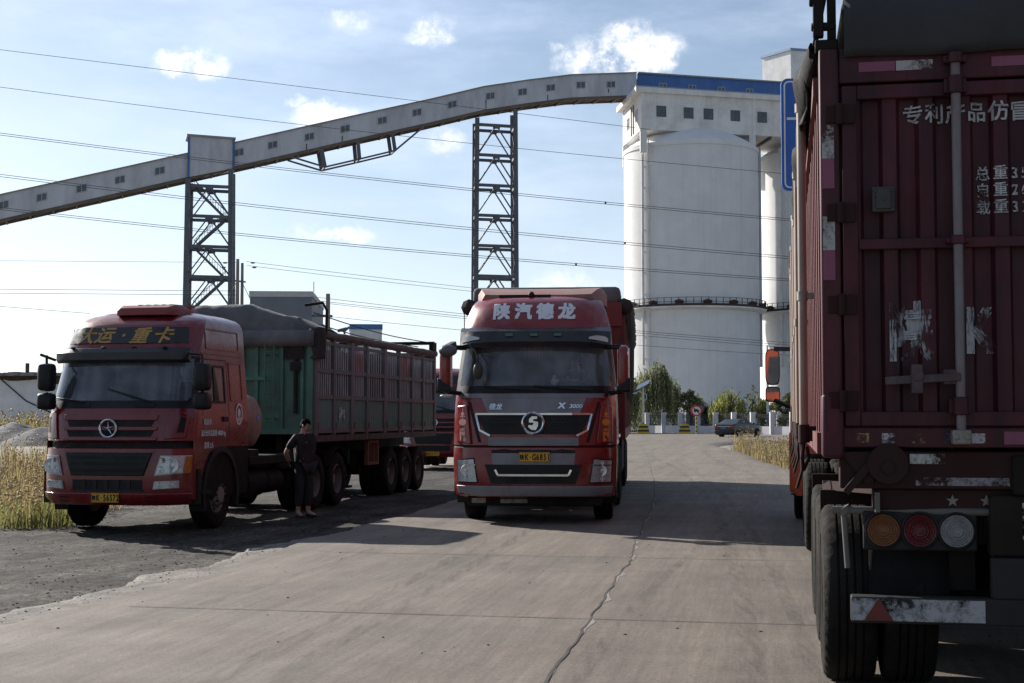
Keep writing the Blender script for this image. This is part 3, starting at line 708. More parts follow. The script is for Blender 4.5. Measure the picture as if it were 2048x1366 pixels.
gal = empty('conveyor_gallery', gp[4][0]+Vector((0, 0, gp[4][1]))); tag(gal, 'long grey clad conveyor gallery climbing on trestles to the silo top', 'conveyor'); GO = gal.location.copy()
gc = lambda v: (v[0]-GO.x, v[1]-GO.y, v[2]-GO.z)
def gobj(b, name, m, par=None, **k): b.v = [gc(v) for v in b.v]; return b.obj(name, m, par or gal, **k)
def corr(b, q0, z0, h0, q1, z1, h1, off, step=.42, amp=.035):
    """profiled cladding between two stations"""
    n = max(2, int((q1-q0).length/step)); o = len(b.v)
    for i in range(n*2+1):
        t = i/(n*2); q = q0.lerp(q1, t)+off+(-gal_n if off.length > 1 else gal_n)*(amp if i % 2 else 0); z = lerp(z0, z1, t); h = lerp(h0, h1, t)
        b.v += [(q.x, q.y, z), (q.x, q.y, z-h)]
    for i in range(n*2): b.f.append((o+2*i, o+2*i+1, o+2*i+3, o+2*i+2)); b.m.append(b.mi)
b = MB()
for a, c in zip(gp, gp[1:]):
    corr(b, a[0], a[1], a[2], c[0], c[1], c[2], Vector((0, 0, 0))); corr(b, a[0], a[1], a[2], c[0], c[1], c[2], gback)
gw = gobj(b, 'wall', M_CORR, angle=20, fix=False)
b = MB()
for a, c in zip(gp, gp[1:]):
    e = gal_n*.25; up = Vector((0, 0, 1))
    v = []
    for q, z, h, s in (a, c):
        p0, p1 = q+e, q+gback-e; pm = q+gback*.5
        v += [p0+up*(z-.02), pm+up*(z+.3), p1+up*(z-.02), p1+up*(z+.12), pm+up*(z+.44), p0+up*(z+.12)]
    b.add(v, [(0, 1, 7, 6), (1, 2, 8, 7), (3, 4, 10, 9), (4, 5, 11, 10), (5, 0, 6, 11), (2, 3, 9, 8)])
gobj(b, 'roof', mat('roof_sheet', (.24, .25, .25), .6, var=.1), angle=30)
b = MB(); b2 = MB()
for a, c in zip(gp, gp[1:]):
    up = Vector((0, 0, 1)); v = []
    for q, z, h, s in (a, c): v += [q+up*(z-h), q+gback+up*(z-h), q+gback+up*(z-h-.12), q+up*(z-h-.12)]
    b.add(v, [(0, 4, 5, 1), (3, 2, 6, 7), (0, 3, 7, 4), (1, 5, 6, 2)])
    for off in (Vector((0, 0, 0)), gback):
        b2.bar(a[0]+off+up*(a[1]-a[2]-.25), c[0]+off+up*(c[1]-c[2]-.25), .2, .32)
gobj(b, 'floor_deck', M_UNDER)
S0, S1 = gp[0][3], gp[-1][3]; s = S1; tb = [(-x[3], x[1]-x[2], x[0].x, x[0].y) for x in gp]; k = 0; pr = None
while s < S0-1:
    zz, xx, yy = pl(tb, -s); q = Vector((xx, yy, zz-.3))
    b2.bar(q, q+gback, .22, .36)
    if pr is not None: b2.bar(pr+Vector((0, 0, .05)), q+gback+Vector((0, 0, .05)), .12, .12)
    pr = q; s += 2.85
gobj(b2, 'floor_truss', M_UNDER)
# windows of the gallery
tg = [(-x[3], x[1], x[2]) for x in gp]
for px, yc in ((-75, 424), (0, 410), (77, 394.5), (157, 377), (234, 359.5), (314, 341.5), (473, 305), (541, 290), (615, 273.5), (687, 257.5), (762, 241), (832, 225), (903, 209), (980, 192), (1045, 184), (1102, 175.5), (1163, 170), (1224, 169)):
    q, s = gplan(px); z = at(px, yc, q.y).z; z1, h1 = pl(tg, -s-.5), pl(tg, -s+.5); sl_ = (h1[0]-z1[0])
    du = Vector((gdir.x, gdir.y, sl_*1.0)).normalized()
    window(gal, Vector((q.x, q.y, z))+gal_n*.03, du, Vector((0, 0, 1)), 1.35, 1.0, M_FRAME, 2, 1, gal_n, gc)
# rust streaks hanging under three windows (flat stains on the cladding)
for px, yc, l_ in ((608, 288, 1.3), (680, 272, 1.2), (970, 200, 1.5), (1095, 190, 1.2), (1218, 178, .6)):
    q, s = gplan(px); z = at(px, yc, q.y).z; b = MB(); p = Vector((q.x, q.y, z))+gal_n*.05
    b.poly([p, p+gdir*.16, p+gdir*.11-Vector((0, 0, l_)), p+gdir*.05-Vector((0, 0, l_))], gal_n*.01); gobj(b, 'rust_stain', M_RUST)
# blue upper gallery continuing over the headhouse
bg0 = at(1275, 147, 204.5); b = MB(); bl = MB()
bd = Vector((math.cos(R(15)), math.sin(R(15)), 0)); bn = Vector((bd.y, -bd.x, 0)); bb = -bn*4
for i in range(2*70):
    p0 = bg0+bd*(i*.25); p1 = bg0+bd*(i*.25+.25); o0 = bn*(.04 if i % 2 else 0); o1 = bn*(0 if i % 2 else .04)
    b.quad(p0+o0, p1+o1, p1+o1-Vector((0, 0, 3.6)), p0+o0-Vector((0, 0, 3.6)))
ug = empty('upper_gallery', bg0); tag(ug, 'blue clad gallery running along the top of the white headhouse', 'conveyor')
def uobj(b, name, m, **k): b.v = [(x-bg0.x, y-bg0.y, z-bg0.z) for x, y, z in b.v]; return b.obj(name, m, ug, **k)
uobj(b, 'wall', M_BLUE, angle=20, fix=False)
b = MB(); b.poly([bg0+bn*.3, bg0+bd*35+bn*.3, bg0+bd*35+bb, bg0+bb], (0, 0, .2)); uobj(b, 'roof', mat('roof_sheet', (.24, .25, .25)))
b = MB(); b.poly([bg0+bb, bg0+bd*35+bb, bg0+bd*35+bb-Vector((0, 0, 3.6)), bg0+bb-Vector((0, 0, 3.6))], -bn*.1); b.poly([bg0-bd*.05, bg0+bb-bd*.05, bg0+bb-bd*.05-Vector((0, 0, 3.6)), bg0-bd*.05-Vector((0, 0, 3.6))], bd*.04); uobj(b, 'rear_wall', M_BLUE)
for u in (3.9, 8.5, 13.1, 17.6):
    window(ug, bg0+bd*u-Vector((0, 0, 1.55))+bn*.04, bd, Vector((0, 0, 1)), 1.2, .75, M_FRAME, 2, 1, bn, lambda v: (v[0]-bg0.x, v[1]-bg0.y, v[2]-bg0.z))
# white lift tower above
q = at(1543, 140, 212); b = MB(); u_, v_ = dirF, Vector((-math.sin(R(35)), math.cos(R(35)), 0))
pt = empty('lift_tower', (q.x, q.y, 44)); tag(pt, 'white lift tower rising behind the right end of the blue gallery', 'tower')
h1 = at(1590, 108, 215).z
c = q+dirF*3.2; cc = [c, c+dirF*14, c+dirF*14+v_*6, c+v_*6]
b.poly([(p.x-q.x, p.y-q.y, 0) for p in cc], (0, 0, h1-44)); b.obj('wall', M_WHITE, pt)
b = MB(); cc = [c-dirF*.2-v_*.2, c+dirF*14.2-v_*.2, c+dirF*14.2+v_*6.2, c+v_*6.2-dirF*.2]; b.poly([(p.x-q.x, p.y-q.y, h1-44) for p in cc], (0, 0, .35)); b.obj('coping', mat('blue_coping', (.2, .28, .42)), pt)

# house on top of the first trestle
def trestle(px0, px1, ytop, dep, label, stairs, nlev):
    q0, s0 = gplan(px0); q1, s1 = gplan(px1); h = (q1-q0).length; q0 = q0+gal_n*.25; q1 = q1+gal_n*.25
    t = empty('trestle_tower', (q0.x, q0.y, -.2)); tag(t, label, 'steel tower', 'steel trestles under the conveyor gallery'); o = Vector((q0.x, q0.y, 0))
    zt_ = [at(px0, ytop[0], q0.y).z, at(px1, ytop[1], q1.y).z]; bk = Vector((-math.sin(R(7)), math.cos(R(7)), 0))*dep
    def tobj(b, name, par=t, m=M_GREYST): b.v = [(x-q0.x, y-q0.y, z+.2) for x, y, z in b.v]; return b.obj(name, m, par)
    base = lambda i, j: (q0, q1)[i]+(bk if j else Vector((0, 0, 0)))
    cx = (q0+q1)/2+bk/2
    def leg(i, j, z):
        p = base(i, j); k = 1+.1*(1-min(1, z/zt_[0]))      # slight batter
        return Vector((cx.x+(p.x-cx.x)*k, cx.y+(p.y-cx.y)*k, z))
    for i in (0, 1):
        for j in (0, 1):
            b = MB(); b.bar(leg(i, j, -.2), leg(i, j, zt_[i]), .62 if j == 0 else .55, .5); tobj(b, 'leg')
    zl_ = [lerp(0, min(zt_)-.9, k/nlev) for k in range(nlev+1)]
    for z in zl_[1:]:
        for (a, c) in (((0, 0), (1, 0)), ((0, 1), (1, 1)), ((0, 0), (0, 1)), ((1, 0), (1, 1))):
            b = MB(); b.bar(leg(*a, z), leg(*c, z), .22, .42); m_ = (leg(*a, z)+leg(*c, z))/2
            if a[1] == c[1]: b.box(m_.x-.5, m_.x+.5, m_.y-.1, m_.y+.1, z-.45, z+.1)
            tobj(b, 'crossbeam')
    for z0, z1 in zip(zl_, zl_[1:]):
        for (a, c) in (((0, 0), (1, 0)), ((0, 1), (1, 1))):
            m_ = (leg(*a, z1)+leg(*c, z1))/2; b = MB(); b.bar(leg(*a, z0), m_, .17); b.bar(leg(*c, z0), m_, .17); tobj(b, 'brace')
        for i in (0, 1):
            b = MB(); b.bar(leg(i, 0, z0), leg(i, 1, z1), .14); b.bar(leg(i, 1, z0), leg(i, 0, z1), .14); tobj(b, 'brace')
    if stairs:
        for k, (z0, z1) in enumerate(zip(zl_, zl_[1:])):
            a = leg(0, 0, 0).lerp(leg(1, 0, 0), .16)+bk*.45; c = leg(0, 0, 0).lerp(leg(1, 0, 0), .84)+bk*.45
            if k % 2: a, c = c, a
            a = Vector((a.x, a.y, z0)); c = Vector((c.x, c.y, z1)); b = MB()
            for off in (bk*.0, bk*.28): b.bar(a+off, c+off, .1, .3); b.bar(a+off+Vector((0, 0, 1)), c+off+Vector((0, 0, 1)), .07)
            for i in range(13): p = a.lerp(c, i/12); b.bar(p, p+bk*.28, .3, .05); b.bar(p, p+Vector((0, 0, 1)), .045)
            b.box(c.x-.9, c.x+.9, c.y-.2, c.y+1.1, z1-.06, z1+.02); tobj(b, 'stair_flight')
    return t
trestle(371, 457, (357, 338), 4.0, 'steel trestle with zigzag stairs under the boxy gallery house, nearer the left edge', True, 8)
trestle(953, 1030, (236, 219), 4.0, 'tall steel trestle without stairs rising behind the moving red truck', False, 10)
q0, s0 = gplan(371.5); q1, s1 = gplan(462); e = gal_n*.35; z1 = at(371, 273, q0.y).z; zA = at(371, 355, q0.y).z; zB = at(462, 337, q1.y).z
th_ = empty('transfer_house', q0+Vector((0, 0, zA))); tag(th_, 'boxy grey transfer house with one window on the left trestle', 'gallery house')
tq = q0+Vector((0, 0, zA)); tv = lambda v: (v[0]-tq.x, v[1]-tq.y, v[2]-tq.z)
b = MB(); A = [q0+e+Vector((0, 0, zA)), q1+e+Vector((0, 0, zB)), q1+e+Vector((0, 0, z1-.15)), q0+e+Vector((0, 0, z1))]; b.poly(A, gback-e*2); b.v = [tv(v) for v in b.v]; b.obj('wall', M_CORR, th_)
b = MB(); u3 = gdir*.25; b.poly([A[3]-u3+gal_n*.25, A[2]+u3+gal_n*.25, A[2]+u3+gal_n*.25+Vector((0, 0, .25)), A[3]-u3+gal_n*.25+Vector((0, 0, .25))], gback-e*2-gal_n*.5); b.v = [tv(v) for v in b.v]; b.obj('roof', mat('roof_sheet', (.24, .25, .25)), th_)
b = MB()
for p0, p1 in ((A[0], A[3]), (A[1], A[2])): b.bar(p0+gal_n*.05, p1+gal_n*.05-Vector((0, 0, .1)), .28, .1)
b.v = [tv(v) for v in b.v]; b.obj('corner_trim', M_BLUE, th_)
window(th_, at(414, 312, 0.5*(q0.y+q1.y))*1.0+gal_n*.36, gdir, Vector((0, 0, 1)), 1.35, .85, M_FRAME, 2, 1, gal_n, tv)

# underslung truss between the trestles
def gbot(px, dy=0):
    q, s = gplan(px); z = pl([(-x[3], x[1]-x[2]) for x in gp], -s)[0]-.4; return q+Vector((0, 0, z)), q.y
ut = empty('underslung_truss', gbot(718)[0]); tag(ut, 'dark steel king post truss slung under the gallery between the two trestles', 'truss'); uo = ut.location.copy()
def tob(b, n): b.v = [(x-uo.x, y-uo.y, z-uo.z) for x, y, z in b.v]; b.obj(n, M_GREYST, ut)
low = [at(x, y, gplan(x)[0].y) for x, y in ((650, 334), (719, 318), (790, 301))]; topp = [gbot(x)[0] for x in (640, 713, 783)]
for off in (Vector((0, 0, 0)), gback):
    for a, c in zip(topp, low): b = MB(); b.bar(a+off, c+off, .5, .35); tob(b, 'king_post')
    ch = [gbot(577)[0]]+low+[gbot(845)[0]]
    for a, c in zip(ch, ch[1:]): b = MB(); b.bar(a+off, c+off, .22); tob(b, 'chord')
for c in low: b = MB(); b.bar(c, c+gback, .2); tob(b, 'strut')

# ================================================================== OTHER BUILDINGS
def block(name, label, cat, px0, px1, ytop, d, dep, m, yaw=0, zb_=-.2, trim=None, trimh=.5, group=None, parap=0):
    p0 = at(px0, ytop, d); w = (px1-px0)/FPX*d; t = empty(name, (p0.x, d, zb_), yaw); tag(t, label, cat, group); h = p0.z-zb_
    b = MB(); b.box(0, w, 0, dep, 0, h-(trimh if trim else 0)); b.obj('wall', m, t)
    if trim: b = MB(); b.box(-.06, w+.06, -.06, dep+.06, h-trimh, h); b.obj('roof_trim', trim, t)
    return t, w, h
M_DGC = mat('dark_grey_sheet', (.14, .16, .19), .6, var=.12, vs=.4)
t, w, h = block('grey_shed', 'flat topped dark grey metal building peeking over the green trailer', 'building', 500, 624, 582, 112, 14, M_DGC, R(4), trim=mat('pale_coping', (.42, .43, .45), .6, var=.1, vs=3), trimh=.45)
b = MB(); b.cyl((w+.1, .3, h), (w+.1, .3, h+.8), .03); b.bar((w, .2, h-1.9), (w+1.6, .2, h-1.95), .12, .2); b.obj('bracket', M_GREYST, t)
t, w, h = block('white_tower_block', 'white block with a blue parapet beyond the green trailer', 'building', 700, 764, 648, 150, 5, M_WHITE, R(7), trim=mat('blue_trim', (.06, .17, .38), .6), trimh=.55)
b = MB()
for k in range(20): b.box(.1+k*.16, .16+k*.16, -.03, .0, 1, h-1)
b.obj('cladding_rib', M_WHITE, t)
# inclined blue and white gallery
p0, p1 = at(600, 620, 125), at(715, 692, 125); t = empty('sloping_gallery', p0); tag(t, 'small blue and white sloping gallery behind the green trailer', 'conveyor'); dv = p1-p0
for k, (zo, hh_, m_) in enumerate(((0, .7, M_BLUE), (-.7, .5, M_WHITE), (-1.2, .75, M_BLUE), (-1.95, 1.2, M_WHITE))):
    b = MB(); z = Vector((0, 0, zo)); hv = Vector((0, 0, -hh_)); b.poly([z, z+dv, z+dv+hv, z+hv], (0, 2.4, 0)); b.obj(('roof', 'wall', 'sill_band', 'plinth')[k], m_, t)
b = MB(); b.poly([(0, .3, -3.15), (0, 2, -3.15), tuple(dv+Vector((0, 2, -3.15))), tuple(dv+Vector((0, .3, -3.15)))], (0, 0, -.01)); 
for k in (.15, .8): q = dv*k; b.box(q.x-.2, q.x+.2, 1, 1.4, -p0.z-.2, q.z-3.15)
b.obj('support_post', M_GREYST, t)
t, w, h = block('white_warehouse', 'white warehouse with ribbed cladding between the two silos', 'building', 1508, 1580, 724, 235, 20, mat('white_sheet', (.55, .56, .56), .6, var=.05, vs=.2, stretch=(1, 1, .1)), R(-8))
b = MB()
for k in range(30): b.box(k*.2, k*.2+.06, -.04, 0, .5, h-.3)
b.obj('cladding_rib', M_WHITE, t)
block('low_shed', 'low grey shed with flat roof behind the bushes at the silo foot', 'building', 1372, 1440, 807, 178, 8, M_DGC, 0, trim=mat('pale_coping', (.42, .43, .45)), trimh=.3)
block('panel_wall', 'plain grey panel wall behind the white car at the gate', 'wall', 1225, 1330, 824, 172, .25, mat('grey_panel', (.2, .21, .22), .8, var=.12, vs=.6))
# whitewashed shed at left with a broken eave
p0 = at(-40, 742, 66); zb_ = ground_z(-24, 66)-.05; t = empty('whitewashed_shed', (p0.x, 66, zb_), R(-3)); tag(t, 'long whitewashed shed with crumbling eave at the far left', 'building'); h = p0.z-zb_
MW = mat('whitewash', (.76, .77, .8), .9, var=.1, vs=.8, dirt=(.4, .39, .38), damt=.2, ds=.5, bump=.4, bs=8)
b = MB(); b.box(0, 10.5, 0, 5, 0, h-.25); b.obj('wall', MW, t)
MB_ = mat('bare_clay', (.07, .05, .04), .95, var=.4, vs=3, bump=1)
b = MB(); n = 90; pts = []
for i in range(n+1): pts.append((10.5*i/n, -.03, h-.3-.14*(.4+fbm(i*.22, 3, 4))-(.22 if fbm(i*.09, 8, 5) > .52 else 0)))
for p, q in zip(pts, pts[1:]): b.quad(p, q, (q[0], -.03, h-.22), (p[0], -.03, h-.22))
b.obj('crumbling_eave', MB_, t)
b = MB()
for i in range(42):
    x = i*.25; b.box(x, x+.27, -.35-.2*rnd.random(), 5.3, h-.24+.03*rnd.random(), h-.12+.08*rnd.random())
b.obj('roof', mat('weathered_roof', (.2, .2, .21), .85, var=.3, vs=2), t)
b = MB(); b.tube([(1.0, -.02, 2.6), (2.2, -.03, 1.6), (3.4, -.03, 1.05), (5.2, -.03, .6)], .03, 6); b.obj('cable', mat('black_cable', (.03, .03, .03), .7), t)
b = MB(); b.cyl((2.0, .6, h-.2), (2.0, .6, h+.38), .09); b.obj('chimney', MB_, t)

# ================================================================== FENCE WITH PILLARS
f0, f1 = Vector((14.0, 147, 0)), Vector((24.15, 132, 0)); fd = (f1-f0)/7
t = empty('boundary_fence', f0); tag(t, 'low white wall with square pillars and black iron railings before the trees', 'fence')
M_FW = mat('white_fence_paint', (.6, .6, .62), .85, var=.08, vs=.8, dirt=(.35, .33, .31), damt=.22, ds=.7)
M_IRON = mat('black_iron', (.012, .012, .014), .6)
fn = Vector((fd.y, -fd.x, 0)).normalized()*.12
for k in range(11):
    p = fd*k; q = fd*(k+1); b = MB(); b.box(p.x-.26, p.x+.26, p.y-.26, p.y+.26, -.2, 2.02); b.box(p.x-.275, p.x+.275, p.y-.275, p.y+.275, 2.02, 2.08); b.obj('pillar', M_FW, t)
    if k < 10:
        u = fd.normalized()*.264; p2, q2 = p+u, q-u
        b = MB(); b.poly([p2+fn, q2+fn, q2-fn, p2-fn], (0, 0, .95)); b.v = [(x, y, z-.2) for x, y, z in b.v]; b.obj('low_wall', M_FW, t)
        b = MB(); up = Vector((0, 0, 1))
        for z in (.9, 1.62, 1.82): b.bar(p2+up*z, q2+up*z, .06)
        for i in range(1, 15): c = p2.lerp(q2, i/15); b.bar(c+up*.75, c+up*1.84, .035)
        b.obj('railing', M_IRON, t)
M_BWP = mat('blue_pole_paint', (.05, .1, .3), .5)
M_WHP = mat('white_pole_paint', (.6, .62, .65), .45)
for px in (1306, 1558):       # painted stripes: blue boards on the low wall
    pass

# street furniture by the fence
def pole_sign():
    p = gnd(1393, 868.5, 0); d = p.y; t = empty('round_sign', (p.x, d, -.02)); tag(t, 'round red rimmed no truck sign on a striped pole before the fence', 'road sign'); c = at(1392, 821, d).z
    b = MB()
    for k in range(12): b.mi = k % 2; b.cyl((0, 0, k*.2), (0, 0, k*.2+.2), .06, n=8)
    b.obj('pole', [mat('sign_yellow', (.6, .4, .02), .5), mat('sign_black', (.02, .02, .02), .5)], t)
    b = MB(); b.cyl((0, -.06, c), (0, -.1, c), .52, n=28); s = b.obj('sign_face', mat('sign_white', (.7, .7, .7), .5), t)
    b = MB(); b.lathe([(.39, 0), (.53, 0), (.53, .05), (.39, .05), (.39, 0)], (0, -.08, c), (0, -1, 0), 28); b.obj('red_rim', mat('sign_red', (.55, .03, .03), .5), s)
    b = MB(); b.box(-.25, .12, -.112, -.103, c-.08, c+.16); b.box(.12, .26, -.112, -.103, c-.08, c+.08); b.cyl((-.13, -.103, c-.1), (-.13, -.112, c-.1), .07); b.cyl((.14, -.103, c-.1), (.14, -.112, c-.1), .07); b.bar((-.33, -.118, c+.33), (.33, -.118, c-.33), .01, .07); b.obj('truck_symbol', mat('sign_black', (.02, .02, .02)), s)
pole_sign()
def lamp():
    p = gnd(1287, 866, 0); d = p.y; t = empty('solar_street_lamp', (p.x, d, -.02)); tag(t, 'white solar street lamp with tilted panel at the gate', 'street lamp'); H = at(1287, 775, d).z
    b = MB(); b.cyl((0, 0, 1.1), (0, 0, H), .1, .07); b.obj('pole', M_WHP, t); b = MB(); b.cyl((0, 0, 0), (0, 0, 1.1), .13, .105); b.obj('pole_base', M_BWP, t)
    b = MB(); b.poly([(-.75, -.3, H-.25), (.5, -.3, H+.4), (.75, .3, H+.85), (-.5, .3, H+.2)], (0, 0, .05)); b.obj('solar_panel', mat('panel_pale', (.55, .6, .68), .15), t)
    b = MB(); b.tube([(0, 0, H-.6), (-.4, 0, H-.35), (-.75, 0, H-.55)], .035); b.tube([(.05, 0, H-.5), (.35, 0, H-.7), (.3, 0, H-1.2), (.05, 0, H-1.4)], .03); a = b.obj('arm', M_WHP, t)
    b = MB(); b.ell((-.85, 0, H-.58), .25, .12, .07); b.obj('lamp_head', M_WHP, t)
lamp()
p = gnd(1536, 866, 0); t = empty('striped_pole', (p.x, p.y, -.02)); tag(t, 'tall slim white pole with dark blue foot right of the sedan', 'pole'); H = at(1536, 690, p.y).z
b = MB(); b.cyl((0, 0, 2.0), (0, 0, H), .13, .09); b.obj('pole', M_WHP, t); b = MB(); b.cyl((0, 0, 0), (0, 0, 2.0), .16, .14); b.obj('pole_base', M_BWP, t)
for px, lab in ((1285, 'yellow and black striped block under the solar lamp'), (1367, 'yellow and black striped block against the white wall left of the round sign')):
    p = gnd(px, 867, 0)
    b = MB(); z = 0
    for k in range(5):
        b.mi = k % 2; w0, w1 = .62-.05*k, .62-.05*(k+1); h_ = .19
        b.loft([[(-w0, -w0*.6, z), (w0, -w0*.6, z), (w0, w0*.6, z), (-w0, w0*.6, z)], [(-w1, -w1*.6, z+h_), (w1, -w1*.6, z+h_), (w1, w1*.6, z+h_), (-w1, w1*.6, z+h_)]]); z += h_
    t = b.obj('striped_bollard', [mat('sign_yellow', (.6, .4, .02)), mat('sign_black', (.02, .02, .02))]); t.location = (p.x, p.y-.8, -.002); tag(t, lab, 'bollard', 'yellow and black bollards by the fence')

# ================================================================== POWER LINES AND POLES
M_WIRE = mat('wire', (.05, .052, .06), .6)
def wire(label, pts, d0, d1, r=.03, pair=0, marks=()):
    x0, x1 = pts[0][0], pts[-1][0]; P_ = []
    n = 24
    tab = [(p[0], p[1]) for p in pts]
    for i in range(n+1):
        x = lerp(x0, x1, i/n)
        # smooth sag: quadratic through three control points when given
        if len(pts) == 3:
            (a, ya), (b_, yb), (c, yc) = pts
            y = ya*(x-b_)*(x-c)/((a-b_)*(a-c))+yb*(x-a)*(x-c)/((b_-a)*(b_-c))+yc*(x-a)*(x-b_)/((c-a)*(c-b_))
        else: y = pl(tab, x)[0]
        P_.append(at(x, y, lerp(d0, d1, i/n)))
    b = MB(); b.tube(P_, r, 5)
    if pair: b.tube([p-Vector((0, 0, pair)) for p in P_], r, 5)
    for mx in marks:
        i = min(n-1, max(0, int((mx-x0)/(x1-x0)*n))); f = (mx-x0)/(x1-x0)*n-i; p = P_[i].lerp(P_[i+1], f); b.box(p.x-.08, p.x+.08, p.y-.03, p.y+.03, p.z-.15, p.z+.04)
    tag(b.obj('power_line', M_WIRE, angle=180), label, 'power line', 'power lines crossing the sky')
wire('single thin wire highest in the sky, touching the top left', [(-60, 92), (770, 194), (1300, 259)], 118, 122, .022)
wire('second highest single wire in the sky, next below the topmost one', [(-60, 166), (750, 266), (1600, 350)], 118, 122, .022)
wire('twin wires passing in front of the boxy gallery house', [(-60, 258), (542, 333), (1640, 443)], 116, 122, .024, .17, (1211,))
wire('twin wires crossing just below the boxy gallery house', [(-60, 341), (542, 413), (1640, 518)], 116, 122, .024, .19, (1250,))
wire('lowest of the heavy twin wires across both trestles', [(-60, 408), (542, 473), (1640, 562)], 116, 122, .024, .17, (1152,))
wire('thin wire from the double pole to the far right, upper one', [(492, 523), (900, 571), (1300, 612)], 92, 108, .014)
wire('thin wire from the double pole to the far right, lower one', [(494, 531), (900, 578), (1300, 618)], 92, 108, .014)
wire('uppermost of three thin wires leaving the grey shed', [(622, 593), (900, 625), (1600, 687)], 104, 112, .017)
wire('middle one of three thin wires leaving the grey shed', [(622, 600), (900, 630), (1600, 692)], 104, 112, .017)
wire('lower one of three thin wires leaving the grey shed', [(622, 603), (900, 634), (1600, 697)], 104, 112, .015)
wire('thin wire just above the white block with blue parapet', [(622, 629), (900, 658), (1600, 712)], 104, 112, .015)
wire('faint wire at left entering the double pole top', [(-60, 521), (478, 525)], 92, 92, .012)
wire('higher one of two low wires at left behind the red roof', [(-60, 578), (478, 582)], 92, 92, .016)
wire('lower one of two low wires at left behind the red roof', [(-60, 586), (478, 590)], 92, 92, .016)
wire('wire sloping down behind the red cab roof at left', [(-60, 608), (180, 627)], 92, 100, .016)
M_CONC = mat('weathered_concrete', (.2, .185, .165), .9, var=.2, vs=1.5)
p = at(478, 518, 92); t = empty('power_pole', (p.x, 92, -.2)); tag(t, 'double concrete power pole between the left trestle and grey shed', 'power pole', 'power poles behind the green trailer')
b = MB(); b.cyl((-.08, 0, 0), (-.08, 0, p.z+.2), .2, .1, 10); b.obj('pole', M_CONC, t); b = MB(); b.cyl((.2, .1, 0), (.2, .1, p.z-.05), .17, .09, 10); b.obj('pole', M_CONC, t)
z = p.z-1.2
b = MB(); b.bar((-.35, 0, z), (.45, 0, z-.1), .1); b.tube([(.2, 0, z-.1), (.8, 0, z-1.3), (1.2, 0, z-2.3)], .02, 5); b.tube([(-.1, 0, z), (-.55, 0, z-.9), (-.9, 0, z-2.3)], .02, 5); b.obj('stay', M_GREYST, t)
b = MB()
for x in (-.9, .9): b.ell((x, 0, p.z-.05), .16, .05, .06, 8, 5); b.ell((x+.1*(1 if x > 0 else -1), 0, p.z-.35), .16, .05, .06, 8, 5)
b.obj('insulator', M_GREYST, t)
p = at(656, 588, 86); t = empty('power_pole', (p.x, 86, -.2)); tag(t, 'single bare concrete power pole right of the grey shed', 'power pole', 'power poles behind the green trailer')
b = MB(); b.cyl((0, 0, 0), (0, 0, p.z+.2), .19, .13, 10); b.obj('pole', M_CONC, t); b = MB(); b.cyl((0, 0, p.z-.1), (0, 0, p.z+.22), .14, .1, 10); b.obj('pole_cap', M_CONC, t)
p = at(689, 658, 72); t = empty('power_pole', (p.x, 72, -.2)); tag(t, 'low thin post with a short crossbar in front of the white block', 'power pole', 'power poles behind the green trailer')
b = MB(); b.cyl((0, 0, 0), (0, 0, p.z+.2), .06, .05, 8); b.obj('pole', M_GREYST, t); b = MB(); b.bar((-.35, 0, p.z+.1), (.12, 0, p.z+.22), .12, .15); b.bar((-.05, 0, p.z+.06), (.22, .1, p.z+.3), .08, .12); b.obj('crossbar', M_GREYST, t)

# big blue road sign behind the maroon trailer
p = at(1562, 270, 33); t = empty('road_sign', (p.x+.9, 33.2, -.2)); tag(t, 'tall blue road sign with white border behind the maroon trailer', 'road sign')
z0, z1 = at(1564, 382, 33).z+.2, at(1564, 158, 33).z+.2; x0, x1 = -.9, .75
def rrect(x0, x1, z0, z1, r, y, n=5):
    o = []
    for cx, cz, a0 in ((x1-r, z0+r, -90), (x1-r, z1-r, 0), (x0+r, z1-r, 90), (x0+r, z0+r, 180)):
        for k in range(n+1): a = R(a0+90*k/n); o.append((cx+math.cos(a)*r, y, cz+math.sin(a)*r))
    return o
b = MB(); b.poly(rrect(x0, x1, z0, z1, .16, -.25), (0, .05, 0)); s = b.obj('sign_face', mat('sign_blue', (.015, .1, .42), .45, var=.05), t)
b = MB(); oo, ii = rrect(x0+.06, x1-.06, z0+.06, z1-.06, .12, -.256), rrect(x0+.095, x1-.095, z0+.095, z1-.095, .09, -.256); n = len(oo)
b.add(oo+ii, [(i, (i+1) % n, n+(i+1) % n, n+i) for i in range(n)]); b.obj('white_border', mat('sign_white', (.7, .7, .7)), s)
b = MB(); b.box(x0+.13, x1-.13, -.259, -.253, z1-.98, z1-.92); b.obj('white_bar', mat('sign_white', (.7, .7, .7)), s)
b = MB(); b.cyl((.3, 0, 0), (.3, 0, z1-.1), .09, n=12); b.bar((-.5, -.1, z0+.5), (.6, -.1, z0+.5), .06); b.bar((-.5, -.1, z1-.5), (.6, -.1, z1-.5), .06); b.bar((.3, 0, z0+.5), (.3, -.2, z0+.5), .06); b.bar((.3, 0, z1-.5), (.3, -.2, z1-.5), .06); b.obj('post', M_WHP, t)
